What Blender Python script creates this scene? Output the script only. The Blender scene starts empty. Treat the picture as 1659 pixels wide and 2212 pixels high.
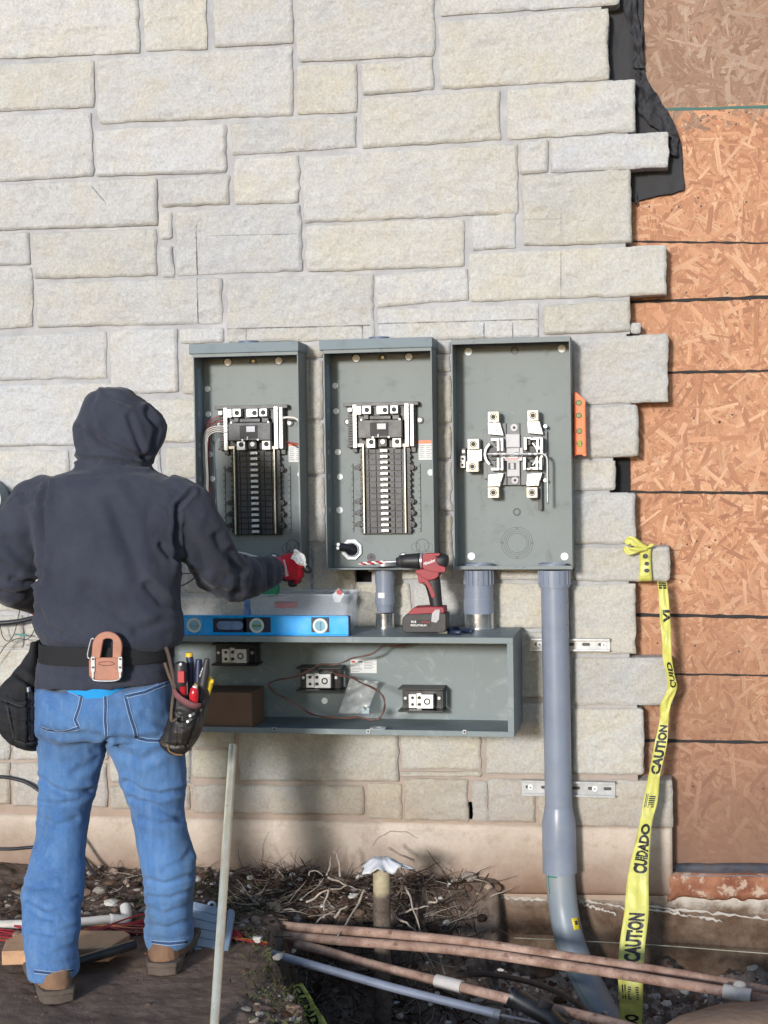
import bpy, bmesh, math, random
import numpy as np
from mathutils import Vector, Matrix, Quaternion
from math import sin, cos, pi, radians, sqrt, hypot

# ---------------------------------------------------------------- camera, sky, sun, exposure
D_CAM, H_CAM, F_PX, W_PX, H_PX = 5.2, 1.43, 3323.0, 1659.0, 2212.0
YAW, PITCH, ROLL = radians(-10.33), radians(-2.04), radians(-0.87)
_f = Vector((sin(YAW)*cos(PITCH), cos(YAW)*cos(PITCH), sin(PITCH)))
_r0 = Vector((cos(YAW), -sin(YAW), 0)); _u0 = _r0.cross(_f)
CR = _r0*cos(ROLL) + _u0*sin(ROLL); CU = _u0*cos(ROLL) - _r0*sin(ROLL); CF = _f
CAM = Vector((0, -D_CAM, H_CAM))
scene = bpy.context.scene
C = scene.collection
cd = bpy.data.cameras.new('camera'); cam = bpy.data.objects.new('camera', cd); C.objects.link(cam)
cam.matrix_world = Matrix(((CR.x, CU.x, -CF.x, CAM.x), (CR.y, CU.y, -CF.y, CAM.y), (CR.z, CU.z, -CF.z, CAM.z), (0, 0, 0, 1)))
cd.sensor_fit = 'VERTICAL'; cd.sensor_height = 36.0; cd.sensor_width = 27.0; cd.lens = F_PX/H_PX*36.0
cd.clip_end = 500; cd.clip_start = 0.05
scene.camera = cam
SUN_EL, SUN_AZ = radians(11), radians(12)          # azimuth: to the left of straight behind the camera
w = bpy.data.worlds.new('World'); scene.world = w; w.use_nodes = True
nt = w.node_tree; bg = nt.nodes['Background']
sky = nt.nodes.new('ShaderNodeTexSky'); sky.sky_type = 'NISHITA'; sky.sun_disc = False
sky.sun_elevation = SUN_EL; sky.sun_rotation = pi + SUN_AZ
sky.ozone_density = 2.0; sky.dust_density = 0.5; sky.air_density = 1.0
nt.links.new(sky.outputs[0], bg.inputs[0]); bg.inputs[1].default_value = 0.15
sd = bpy.data.lights.new('sun', 'SUN'); sun = bpy.data.objects.new('sun', sd); C.objects.link(sun)
sd.energy = 2.5; sd.angle = radians(7); sd.color = (1.0, 0.99, 0.975)
ldir = Vector((sin(SUN_AZ)*cos(SUN_EL), cos(SUN_AZ)*cos(SUN_EL), -sin(SUN_EL)))
sun.rotation_euler = ldir.to_track_quat('-Z', 'Y').to_euler()
sun.location = (-3, -6, 4)
scene.view_settings.view_transform = 'Standard'; scene.view_settings.look = 'None'
scene.view_settings.exposure = 0.46; scene.view_settings.gamma = 1.0
scene.cycles.max_bounces = 6

# ---------------------------------------------------------------- helpers
def P(u, v, d=0.0):
    """world point seen at photo position (u, v), standing d metres in front of the wall face"""
    r = CF + CR*((u - W_PX/2)/F_PX) - CU*((v - H_PX/2)/F_PX)
    t = (D_CAM - d)/r.y
    return CAM + r*t
def G(u, v, z=0.0):
    r = CF + CR*((u - W_PX/2)/F_PX) - CU*((v - H_PX/2)/F_PX)
    return CAM + r*((z - H_CAM)/r.z)
def M(units, d=0.0): return units*(D_CAM - d)/F_PX*1.015
def X(u, v=1106, d=0.0): return P(u, v, d).x
def Z(u, v, d=0.0): return P(u, v, d).z

def _hash(i, j, k, seed):
    h = (i*374761393 + j*668265263 + k*2147483647 + seed*1274126177) & 0xffffffff
    h = ((h ^ (h >> 13))*1274126177) & 0xffffffff
    h = ((h ^ (h >> 16))*2246822519) & 0xffffffff
    return ((h ^ (h >> 15)) & 0xffffff)/float(0xffffff)*2 - 1
def vnoise(x, y, z, seed=0):
    x, y, z = np.broadcast_arrays(np.asarray(x, float), np.asarray(y, float), np.asarray(z, float))
    i, j, k = np.floor(x).astype(np.int64), np.floor(y).astype(np.int64), np.floor(z).astype(np.int64)
    fx, fy, fz = x - i, y - j, z - k
    fx, fy, fz = [t*t*t*(t*(t*6 - 15) + 10) for t in (fx, fy, fz)]
    r = 0
    for a in (0, 1):
        for b in (0, 1):
            for c in (0, 1):
                r = r + _hash(i + a, j + b, k + c, seed)*(fx if a else 1 - fx)*(fy if b else 1 - fy)*(fz if c else 1 - fz)
    return r
def fbm(x, y, z, octv=4, seed=0, gain=.5, lac=2.03):
    s, a, f = 0, 1.0, 1.0
    for o in range(octv):
        s = s + a*vnoise(x*f, y*f, z*f, seed + o*17); a *= gain; f *= lac
    return s

WP = {}
def thing(name, label, cat, loc=(0, 0, 0), group=None, kind=None):
    o = bpy.data.objects.new(name, None); o.empty_display_size = .05
    C.objects.link(o); o.location = loc; WP[o.name] = Vector(loc)
    tag(o, label, cat, group, kind); return o
def tag(o, label=None, cat=None, group=None, kind=None):
    if label: o['label'] = label
    if cat: o['category'] = cat
    if group: o['group'] = group
    if kind: o['kind'] = kind
    return o

class MB:
    def __init__(s): s.v = []; s.f = []; s.c = []; s.T = None; s.col = None
    def add(s, vs, fs):
        n = len(s.v)
        if s.T is not None: vs = [s.T @ Vector(p) for p in vs]
        s.v += [tuple(p) for p in vs]; s.f += [tuple(i + n for i in f) for f in fs]
        s.c += [s.col]*len(fs)
        return s
    def box(s, c, size, rot=None):
        c = Vector(c); hx, hy, hz = [a/2 for a in size]
        q = [Vector((a*hx, b*hy, g*hz)) for a in (-1, 1) for b in (-1, 1) for g in (-1, 1)]
        if rot is not None: q = [rot @ p for p in q]
        return s.add([c + p for p in q], [(0, 1, 3, 2), (4, 6, 7, 5), (0, 4, 5, 1), (2, 3, 7, 6), (0, 2, 6, 4), (1, 5, 7, 3)])
    def box2(s, a, b):
        return s.box([(a[i] + b[i])/2 for i in range(3)], [abs(b[i] - a[i]) for i in range(3)])
    def cyl(s, a, b, r0, r1=None, seg=16, caps=True):
        return s.tube([a, b], [r0, r0 if r1 is None else r1], seg, caps)
    def tube(s, pts, rad, seg=10, caps=True, flat=None, closed=False):
        pts = [Vector(p) for p in pts]; n = len(pts)
        if not hasattr(rad, '__len__'): rad = [rad]*n
        tan = []
        for i in range(n):
            a = pts[(i - 1) % n] if closed else pts[max(i - 1, 0)]; b = pts[(i + 1) % n] if closed else pts[min(i + 1, n - 1)]
            t = b - a; tan.append(t.normalized() if t.length > 1e-9 else Vector((0, 0, 1)))
        x = tan[0].orthogonal().normalized() if flat is None else (Vector(flat) - tan[0]*Vector(flat).dot(tan[0])).normalized()
        vs, fs = [], []
        for i in range(n):
            if i: x = (x - tan[i]*x.dot(tan[i])).normalized()
            y = tan[i].cross(x)
            rr = rad[i]; rx, ry = rr if hasattr(rr, '__len__') else (rr, rr)
            for k in range(seg):
                a = 2*pi*k/seg; vs.append(pts[i] + x*(cos(a)*rx) + y*(sin(a)*ry))
        for i in range(n if closed else n - 1):
            for k in range(seg):
                j = (i + 1) % n
                fs.append((i*seg + k, i*seg + (k + 1) % seg, j*seg + (k + 1) % seg, j*seg + k))
        if caps and not closed:
            fs.append(tuple(reversed(range(seg)))); fs.append(tuple(range((n - 1)*seg, n*seg)))
        return s.add(vs, fs)
    def ring(s, c, ax, ro, ri, h, seg=24):
        """flat annulus extruded along ax by h"""
        c = Vector(c); ax = Vector(ax).normalized(); x = ax.orthogonal().normalized(); y = ax.cross(x)
        vs, fs = [], []
        for k in range(seg):
            a = 2*pi*k/seg; d = x*cos(a) + y*sin(a)
            vs += [c + d*ro, c + d*ro + ax*h, c + d*ri + ax*h, c + d*ri]
        for k in range(seg):
            a, b = k*4, ((k + 1) % seg)*4
            for m in range(4): fs.append((a + m, b + m, b + (m + 1) % 4, a + (m + 1) % 4))
        return s.add(vs, fs)
    def prism(s, poly, y0, y1):
        """(x, z) polygon extruded between y0 and y1"""
        n = len(poly)
        return s.add([(p[0], y0, p[1]) for p in poly] + [(p[0], y1, p[1]) for p in poly],
                     [tuple(range(n)), tuple(reversed(range(n, 2*n)))] + [(i, n + i, n + (i + 1) % n, (i + 1) % n) for i in range(n)])
    def sph(s, c, r, seg=12, rings=8, sc=(1, 1, 1), rot=None):
        vs, fs = [], []
        for i in range(rings + 1):
            t = pi*i/rings
            for k in range(seg):
                a = 2*pi*k/seg
                q = Vector((r*sc[0]*sin(t)*cos(a), r*sc[1]*sin(t)*sin(a), r*sc[2]*cos(t)))
                if rot is not None: q = rot @ q
                vs.append(Vector(c) + q)
        for i in range(rings):
            for k in range(seg): fs.append((i*seg + k, (i + 1)*seg + k, (i + 1)*seg + (k + 1) % seg, i*seg + (k + 1) % seg))
        return s.add(vs, fs)
    def grid(s, pts):
        n, m = len(pts), len(pts[0])
        return s.add([p for row in pts for p in row], [(i*m + j, i*m + j + 1, (i + 1)*m + j + 1, (i + 1)*m + j) for i in range(n - 1) for j in range(m - 1)])
    def build(s, name, mat, parent=None, smooth=False, bevel=0, thick=0, sub=0, disp=None):
        me = bpy.data.meshes.new(name)
        off = WP.get(parent.name, Vector((0, 0, 0))) if parent else Vector((0, 0, 0))
        if parent and parent.parent: off = WP[parent.name]
        me.from_pydata([(p[0] - off.x, p[1] - off.y, p[2] - off.z) for p in s.v], [], s.f)
        me.validate()
        if any(c is not None for c in s.c) and len(s.c) == len(me.polygons):
            at = me.attributes.new('tint', 'FLOAT_COLOR', 'FACE')
            arr = np.ones((len(s.c), 4), np.float32)
            for i, c in enumerate(s.c):
                if c is not None: arr[i, :3] = c
            at.data.foreach_set('color', arr.ravel())
        bm = bmesh.new(); bm.from_mesh(me); bmesh.ops.recalc_face_normals(bm, faces=bm.faces); bm.to_mesh(me); bm.free()
        o = bpy.data.objects.new(name, me); C.objects.link(o)
        me.materials.append(mat)
        if smooth:
            me.polygons.foreach_set('use_smooth', [True]*len(me.polygons))
            if smooth != 'all': me.set_sharp_from_angle(angle=radians(38 if smooth is True else smooth))
        if parent: o.parent = parent
        WP[o.name] = off.copy()
        if thick: md = o.modifiers.new('solid', 'SOLIDIFY'); md.thickness = thick; md.offset = 0
        if sub: md = o.modifiers.new('sub', 'SUBSURF'); md.levels = md.render_levels = sub
        if bevel:
            md = o.modifiers.new('bevel', 'BEVEL'); md.width = bevel; md.segments = 2; md.limit_method = 'ANGLE'; md.angle_limit = radians(40)
        return o
def np_mesh(name, V, F, mat, parent=None, smooth=True, attr=None, attr_dom='POINT'):
    me = bpy.data.meshes.new(name)
    off = WP.get(parent.name, Vector((0, 0, 0))) if parent else Vector((0, 0, 0))
    V = np.asarray(V, np.float32) - np.array(off, np.float32); F = np.asarray(F, np.int32)
    me.vertices.add(len(V)); me.vertices.foreach_set('co', V.ravel())
    me.loops.add(F.size); me.loops.foreach_set('vertex_index', F.ravel())
    me.polygons.add(len(F)); me.polygons.foreach_set('loop_start', np.arange(0, F.size, F.shape[1], dtype=np.int32))
    me.polygons.foreach_set('use_smooth', np.full(len(F), bool(smooth)))
    me.update(calc_edges=True); me.validate()
    if attr is not None:
        at = me.attributes.new('tint', 'FLOAT_COLOR', attr_dom)
        a = np.ones((len(attr), 4), np.float32); a[:, :3] = attr; at.data.foreach_set('color', a.ravel())
    o = bpy.data.objects.new(name, me); C.objects.link(o); me.materials.append(mat)
    if parent: o.parent = parent
    WP[o.name] = off.copy()
    return o

# ---------------------------------------------------------------- materials
class NT:
    def __init__(s, name):
        s.m = bpy.data.materials.new(name); s.m.use_nodes = True; s.t = s.m.node_tree
        s.b = s.t.nodes['Principled BSDF']; s.out = s.t.nodes['Material Output']
        s.co = s.t.nodes.new('ShaderNodeTexCoord').outputs['Object']
    def n(s, typ, **kw):
        nd = s.t.nodes.new(typ)
        for k, v in kw.items():
            if k in nd.inputs.keys(): nd.inputs[k].default_value = v
            else: setattr(nd, k, v)
        return nd
    def l(s, a, b): s.t.links.new(a, b)
    def noise(s, scale, det=4, rough=.55, vec=None, dist=0):
        nd = s.n('ShaderNodeTexNoise', Scale=scale, Detail=det, Roughness=rough, Distortion=dist)
        s.l(vec if vec is not None else s.co, nd.inputs['Vector']); return nd.outputs['Fac']
    def scaled(s, sc):
        nd = s.n('ShaderNodeMapping'); nd.inputs['Scale'].default_value = sc; s.l(s.co, nd.inputs['Vector']); return nd.outputs[0]
    def ramp(s, fac, stops):
        nd = s.n('ShaderNodeValToRGB'); e = nd.color_ramp.elements
        while len(e) < len(stops): e.new(.5)
        for i, (p, c) in enumerate(stops):
            e[i].position = p; e[i].color = (c, c, c, 1) if not hasattr(c, '__len__') else (*c[:3], 1)
        s.l(fac, nd.inputs[0]); return nd.outputs[0]
    def mix(s, fac, a, b, typ='MIX'):
        nd = s.n('ShaderNodeMix', data_type='RGBA', blend_type=typ)
        for i, q in ((0, fac), (6, a), (7, b)):
            if isinstance(q, bpy.types.NodeSocket): s.l(q, nd.inputs[i])
            elif i == 0: nd.inputs[0].default_value = q
            else: nd.inputs[i].default_value = (*q[:3], 1)
        return nd.outputs[2]
    def math(s, op, a, b=None, c=None, clamp=False):
        nd = s.n('ShaderNodeMath', operation=op, use_clamp=clamp)
        for i, q in enumerate((a, b, c)):
            if q is None: continue
            if isinstance(q, bpy.types.NodeSocket): s.l(q, nd.inputs[i])
            else: nd.inputs[i].default_value = q
        return nd.outputs[0]
    def attr(s, name='tint'): return s.n('ShaderNodeAttribute', attribute_name=name).outputs['Color']
    def bump(s, h, strength=.3, dist=.005, nrm=None):
        nd = s.n('ShaderNodeBump', Strength=strength, Distance=dist); s.l(h, nd.inputs['Height'])
        if nrm is not None: s.l(nrm, nd.inputs['Normal'])
        s.l(nd.outputs[0], s.b.inputs['Normal']); return nd.outputs[0]
    def base(s, c):
        if isinstance(c, bpy.types.NodeSocket): s.l(c, s.b.inputs['Base Color'])
        else: s.b.inputs['Base Color'].default_value = (*c[:3], 1)
    def set(s, rough=.6, metal=0, spec=.5, **kw):
        if isinstance(rough, bpy.types.NodeSocket): s.l(rough, s.b.inputs['Roughness'])
        else: s.b.inputs['Roughness'].default_value = rough
        s.b.inputs['Metallic'].default_value = metal; s.b.inputs['Specular IOR Level'].default_value = spec
        for k, v in kw.items(): s.b.inputs[k.replace('_', ' ')].default_value = v
        return s.m
def sr(r, g, b):
    """sRGB 0-255 to linear"""
    return tuple(((c/255)/12.92 if c/255 <= .04045 else ((c/255 + .055)/1.055)**2.4) for c in (r, g, b))
def simple(name, col, rough=.5, metal=0, var=.25, scale=30, bump=.15, bscale=200, bdist=.001, dirt=None, dirtamt=.4, dscale=12, **kw):
    t = NT(name)
    nz = t.noise(scale, 5, .6)
    c = t.mix(t.ramp(nz, [(.3, 0.0), (.7, 1.0)]), tuple(x*(1 - var) for x in col), tuple(min(x*(1 + var), 1) for x in col))
    if dirt:
        dn = t.ramp(t.noise(dscale, 6, .65), [(.5, 0.0), (.72, dirtamt)])
        c = t.mix(dn, c, dirt)
    t.base(c)
    rg = t.math('MULTIPLY_ADD', nz, .25, rough - .12)
    if bump: t.bump(t.noise(bscale, 3), bump, bdist)
    return t.set(rg, metal, **kw)
# ---------------------------------------------------------------- stone material
def stone_mat(name, lines=True, base=False):
    t = NT(name)
    tint = t.attr()
    pale, warm, grey = sr(209, 208, 206), sr(214, 199, 166), sr(182, 183, 189)
    n1 = t.ramp(t.noise(5.5, 6, .62, dist=.6), [(.42, 0.0), (.68, 1.0)])
    n2 = t.ramp(t.noise(9, 5, .6, vec=t.scaled((1, 1, 1.9))), [(.5, 0.0), (.74, 1.0)])
    n3 = t.ramp(t.noise(60, 4, .7), [(.3, 0.0), (.75, 1.0)])
    c = t.mix(t.math('MULTIPLY', n1, .48), pale, warm)
    c = t.mix(t.math('MULTIPLY', n2, .5), c, grey)
    c = t.mix(t.math('MULTIPLY', n3, .38), c, sr(244, 243, 241))
    c = t.mix(t.math('MULTIPLY', t.ramp(t.noise(120, 5, .75), [(.38, 1.0), (.56, 0.0)]), .30), c, sr(168, 158, 148))
    c = t.mix(1.0, c, tint, 'MULTIPLY')
    sp = t.ramp(t.noise(34, 3, .5), [(.70, 0.0), (.76, 1.0)])
    c = t.mix(t.math('MULTIPLY', sp, .25), c, sr(120, 108, 96))
    sep = t.n('ShaderNodeSeparateXYZ'); t.l(t.co, sep.inputs[0]); x, z = sep.outputs[0], sep.outputs[2]
    # soil stains low on the wall
    zz = t.math('ADD', z, t.math('MULTIPLY', t.math('SUBTRACT', t.noise(4, 6, .65), .5), .34))
    st = t.n('ShaderNodeMapRange'); t.l(zz, st.inputs[0]); st.inputs[1].default_value = .42; st.inputs[2].default_value = -.08
    c = t.mix(t.math('MULTIPLY', st.outputs[0], .7), c, sr(158, 122, 92))
    if lines:                                     # pencil lines and a smudge left by the fitters
        nz = t.math('SUBTRACT', t.noise(120, 2), .5)
        rag = t.noise(16, 3)
        for (u0, v0, u1, v1, wd, am) in ((425, 486, 429, 702, .0016, .9), (447, 510, 642, 506, .0012, .5), (492, 711, 800, 703, .0015, .8), (812, 700, 1162, 690, .0015, .7),
                                         (1212, 545, 1212, 655, .0012, .55), (1046, 697, 1046, 730, .0015, .8), (533, 710, 533, 735, .0015, .8), (783, 704, 783, 735, .0015, .9), (1108, 697, 1108, 730, .0015, .7),
                                         (200, 403, 232, 441, .0016, .8), (1212, 460, 1212, 500, .001, .4), (1130, 476, 1215, 473, .0012, .35), (670, 775, 672, 900, .002, .5)):
            a, b = P(u0, v0), P(u1, v1)
            dx, dz = b.x - a.x, b.z - a.z; L = hypot(dx, dz)
            # signed distance across, and parameter along
            ac = t.math('ADD', t.math('MULTIPLY_ADD', x, dz/L, -(a.x*dz - a.z*dx)/L), t.math('MULTIPLY_ADD', z, -dx/L, 0.0))
            al = t.math('ADD', t.math('MULTIPLY_ADD', x, dx/L/L, -(a.x*dx + a.z*dz)/L/L), t.math('MULTIPLY_ADD', z, dz/L/L, 0.0))
            m = t.math('COMPARE', t.math('MULTIPLY_ADD', nz, .004, ac), 0.0, wd*1.45)
            k = t.math('MULTIPLY', m, t.math('COMPARE', al, .5, .5))
            k = t.math('MULTIPLY', k, t.math('MULTIPLY', t.ramp(rag, [(.35, .35), (.6, 1.0)]), am))
            c = t.mix(k, c, sr(84, 80, 78))
        s = P(427, 492)
        dist = t.n('ShaderNodeVectorMath', operation='DISTANCE'); t.l(t.co, dist.inputs[0]); dist.inputs[1].default_value = s
        mr = t.n('ShaderNodeMapRange'); t.l(dist.outputs['Value'], mr.inputs[0]); mr.inputs[1].default_value = .07; mr.inputs[2].default_value = 0
        k = t.math('MULTIPLY', mr.outputs[0], t.ramp(t.noise(90, 3), [(.44, 0.0), (.52, 1.0)]))
        c = t.mix(k, c, sr(96, 92, 90))
    t.base(c)
    b1 = t.bump(t.noise(26, 10, .82), 1.0, .014)
    b2 = t.bump(t.noise(150, 5, .7), .35, .002, b1)
    return t.set(.92, 0, .2)
M_STONE = stone_mat('limestone')
def mortar_mat():
    t = NT('mortar'); n = t.noise(14, 6, .6)
    c = t.mix(t.ramp(n, [(.35, 0.0), (.7, 1.0)]), sr(158, 157, 160), sr(180, 179, 180))
    sep = t.n('ShaderNodeSeparateXYZ'); t.l(t.co, sep.inputs[0])
    zz = t.math('ADD', sep.outputs[2], t.math('MULTIPLY', t.math('SUBTRACT', t.noise(5, 5, .6), .5), .3))
    st = t.n('ShaderNodeMapRange'); t.l(zz, st.inputs[0]); st.inputs[1].default_value = .8; st.inputs[2].default_value = .1
    c = t.mix(t.math('MULTIPLY', st.outputs[0], .75), c, sr(160, 132, 106))
    t.base(c); t.bump(t.noise(150, 6, .7), .5, .003); return t.set(.95, 0, .15)
M_MORTAR = mortar_mat()
M_BLACK = simple('black void', (.012, .012, .014), .9, var=.3)

# ---------------------------------------------------------------- the stones (photo positions of their corners)
# x0, x1, top-left v, top-right v, bottom-left v, bottom-right v, thick edge flag (r: right end is exposed)
ST = [
 (-70, 298, -60, -64, 130, 112), (312, 444, -60, -64, 109, 105), (463, 630, -60, -64, 102, 92), (643, 937, -60, -64, 133, 119), (950, 1336, -60, -64, 33, 9, 'r'),
 (-70, 201, 146, 130, 242, 230), (213, 630, 130, 102, 266, 248), (641, 768, 144, 137, 247, 241), (783, 934, 138, 126, 204, 192), (950, 1314, 49, 19, 192, 170, 'r'),
 (-70, 198, 252, 243, 393, 380), (208, 488, 283, 268, 380, 371), (502, 768, 268, 251, 333, 317), (783, 1079, 213, 196, 318, 301), (1097, 1372, 195, 171, 301, 283, 'r'),
 (-70, 338, 402, 386, 498, 486), (352, 493, 386, 378, 446, 440), (507, 644, 343, 335, 441, 435), (656, 1116, 340, 311, 480, 460), (1125, 1182, 306, 302, 376, 371), (1191, 1443, 302, 286, 372, 359, 'r'),
 (1130, 1364, 383, 367, 530, 523, 'r'), (345, 369, 458, 457, 515, 514), (349, 373, 533, 532, 597, 597), (380, 649, 457, 443, 594, 583),
 (-70, 62, 507, 504, 573, 571), (73, 337, 505, 495, 601, 594), (663, 1001, 489, 473, 586, 574), (1022, 1112, 471, 464, 541, 534),
 (-70, 68, 583, 577, 716, 703), (81, 478, 613, 601, 706, 697), (492, 806, 604, 592, 737, 733), (813, 1008, 596, 582, 661, 648), (1016, 1441, 551, 530, 650, 635, 'r'),
 (818, 1162, 671, 657, 735, 727), (1175, 1362, 661, 648, 722, 714, 'r'), (1364, 1384, 698, 698, 719, 718, 'r'),
 (-70, 228, 731, 717, 822, 815), (240, 382, 715, 710, 850, 845), (391, 480, 713, 709, 742, 738), (396, 640, 752, 750, 850, 850),
 (-70, 263, 836, 829, 962, 960), (277, 430, 866, 862, 955, 954), (440, 690, 862, 860, 955, 954),
 (-70, 147, 975, 973, 1064, 1061), (158, 346, 970, 968, 1052, 1050), (360, 640, 968, 967, 1031, 1030), (345, 640, 1043, 1042, 1110, 1109), (-70, 335, 1074, 1064, 1170, 1170),
 (-70, 120, 1182, 1180, 1318, 1318), (130, 380, 1182, 1180, 1318, 1318), (655, 696, 749, 749, 772, 772), (655, 696, 779, 778, 905, 905), (655, 697, 916, 916, 1022, 1022), (655, 700, 1032, 1031, 1170, 1170),
 (350, 560, 1122, 1121, 1172, 1172), (400, 670, 1181, 1180, 1278, 1277), (380, 760, 1290, 1289, 1350, 1350), (677, 765, 1182, 1182, 1278, 1277), (810, 855, 1185, 1185, 1250, 1250),
 (944, 972, 740, 740, 762, 762), (944, 971, 767, 767, 802, 802), (945, 972, 812, 812, 912, 912), (946, 973, 922, 922, 989, 989), (947, 973, 998, 998, 1101, 1101), (948, 975, 1112, 1112, 1250, 1250),
 (1075, 1235, 1186, 1186, 1252, 1250), (868, 940, 1185, 1185, 1250, 1250), (950, 1066, 1258, 1258, 1254, 1254),
 (775, 885, 1262, 1262, 1352, 1352), (895, 1010, 1262, 1262, 1355, 1355), (1020, 1226, 1262, 1262, 1355, 1356), (1100, 1229, 1366, 1366, 1506, 1507), (700, 1090, 1362, 1362, 1500, 1500),
 (1238, 1443, 733, 722, 872, 867, 'r'), (1238, 1379, 881, 875, 989, 984, 'r'), (1238, 1329, 1000, 996, 1058, 1057, 'r'), (1238, 1373, 1070, 1067, 1174, 1172, 'r'),
 (1240, 1447, 1185, 1181, 1254, 1254, 'r'), (1234, 1373, 1265, 1263, 1410, 1411, 'r'), (1238, 1451, 1422, 1421, 1521, 1522, 'r'), (1237, 1390, 1532, 1532, 1671, 1672, 'r'), (1165, 1453, 1686, 1687, 1782, 1786, 'r'),
 (418, 505, 1560, 1560, 1613, 1613), (416, 492, 1621, 1622, 1680, 1681), (519, 858, 1570, 1570, 1685, 1687), (868, 1036, 1575, 1575, 1660, 1661), (1050, 1228, 1520, 1520, 1671, 1672), (868, 1040, 1668, 1668, 1676, 1677),
 (418, 784, 1697, 1699, 1754, 1760), (794, 866, 1694, 1696, 1766, 1770), (875, 1010, 1684, 1685, 1771, 1773), (1022, 1052, 1688, 1688, 1773, 1774), (1057, 1155, 1684, 1685, 1774, 1775),
 (-70, 47, 1330, 1330, 1396, 1396), (58, 345, 1340, 1340, 1394, 1394), (-70, 152, 1405, 1405, 1480, 1480), (162, 370, 1405, 1405, 1480, 1480), (-70, 95, 1490, 1490, 1560, 1560), (105, 408, 1490, 1490, 1555, 1558),
 (-70, 20, 1570, 1570, 1640, 1640), (30, 230, 1570, 1570, 1640, 1640), (240, 408, 1566, 1566, 1690, 1690), (-70, 20, 1650, 1650, 1736, 1736), (30, 230, 1650, 1650, 1740, 1742), (240, 408, 1699, 1699, 1745, 1748),
 (380, 520, 1515, 1515, 1552, 1552), (530, 700, 1515, 1515, 1562, 1562), (710, 860, 1515, 1515, 1562, 1562),
]
rng = np.random.RandomState(7)
def stone(x0, x1, tl, tr, bl, br, edge=None, cell=.006, k=0):
    """one rock-faced block: world corners -> arrays of vertices and faces"""
    if cell < .01: x0 -= 1.6; tl -= 1.4; tr -= 1.4; bl += 1.4; br += 1.4; x1 += 0 if edge else 1.6
    a, b, c, d = P(x0, tl), P(x1, tr), P(x0, bl), P(x1, br)
    # the block's own sides are upright in the wall; heights follow its corners
    xl, xr = (a.x + c.x)/2, (b.x + d.x)/2
    w, h = xr - xl, ((a.z - c.z) + (b.z - d.z))/2
    if h < .012: return None
    nx, nz = max(4, int(w/cell)), max(4, int(h/cell))
    s, t = np.meshgrid(np.linspace(0, 1, nx + 1), np.linspace(0, 1, nz + 1))
    x = (s - .5)*w; z = (t - .5)*h
    r = min(.003 + .009*rng.rand()**2, min(w, h)*.3)
    ax, az = np.abs(x) - (w/2 - r), np.abs(z) - (h/2 - r)
    m = (ax > 0) & (az > 0)
    L = np.hypot(ax, az) + 1e-9; f = np.where(m, np.maximum(ax, az)/L, 1)
    x = np.where(m, np.sign(x)*((w/2 - r) + ax*f), x); z = np.where(m, np.sign(z)*((h/2 - r) + az*f), z)
    e = np.minimum(np.minimum(s, 1 - s)*w, np.minimum(t, 1 - t)*h)
    px = (xl + xr)/2 + x
    zb = c.z + (d.z - c.z)*s; zt = a.z + (b.z - a.z)*s
    pz = zb + (zt - zb)*(z/h + .5)
    fade = np.exp(-e/.02)
    px = px + fade*.0034*fbm(pz*24, k*3.7, px*4, 4, 3, .62); pz = pz + fade*.0022*fbm(px*18, k*5.1, pz*4, 5, 9, .62)
    prot = .006 + .005*rng.rand()
    tx, tz = rng.uniform(-.02, .02, 2)
    rid = 1 - np.abs(fbm(px*7, k*2.3, pz*13, 5, 21))*1.5
    rel = .0032*rid + .0034*fbm(px*5, pz*7, k*1.9, 4, 31) + .0024*fbm(px*38, pz*46, k, 4, 41)
    y = -(prot*(1 - np.exp(-e/.0016)*.8)) - rel*(1 - np.exp(-e/.003)) + tx*x*.3 + tz*z*.3 + .001
    V = np.stack([px, y, pz], -1).reshape(-1, 3)
    i = np.arange(nz)[:, None]*(nx + 1) + np.arange(nx)[None, :]; i = i.ravel()
    F = np.stack([i, i + 1, i + nx + 2, i + nx + 1], -1)
    # skirt back into the wall
    border = np.concatenate([np.arange(nx + 1), np.arange(1, nz + 1)*(nx + 1) + nx, (nz*(nx + 1) + np.arange(nx - 1, -1, -1)), np.arange(nz - 1, 0, -1)*(nx + 1)])
    back = V[border].copy(); dep = .078 if edge else .03
    back[:, 1] = dep
    n0 = len(V); nb = len(border)
    front = V[border].copy(); mid = V[border].copy(); mid[:, 1] = dep*.5
    mid[:, 0] += .0025*fbm(mid[:, 0]*30, mid[:, 2]*30, 1, 2, 5)
    V = np.concatenate([V, front, mid, back])
    q = np.arange(nb); q1 = (q + 1) % nb
    F = np.concatenate([F] + [np.stack([n0 + j*nb + q1, n0 + j*nb + q, n0 + (j + 1)*nb + q, n0 + (j + 1)*nb + q1], -1) for j in (0, 1)])
    v = rng.uniform(.91, 1.03); hue = rng.uniform(-1, 1)
    if bl > 1180: hue += .9; v *= .97
    col = np.array([v*(1 + .014*hue), v, v*(1 - .045*hue)])
    return V, F, np.repeat(col[None, :], len(V), 0)
def join(parts):
    Vs, Fs, Cs, n = [], [], [], 0
    for V, F, Cc in parts: Vs.append(V); Fs.append(F + n); Cs.append(Cc); n += len(V)
    return np.concatenate(Vs), np.concatenate(Fs), np.concatenate(Cs)

wall = thing('stone_wall', 'cream limestone block wall with grey mortar joints and a toothed unfinished right edge', 'wall', (0, .05, 0))
parts = [stone(*q, k=i) for i, q in enumerate(ST)]
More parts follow.
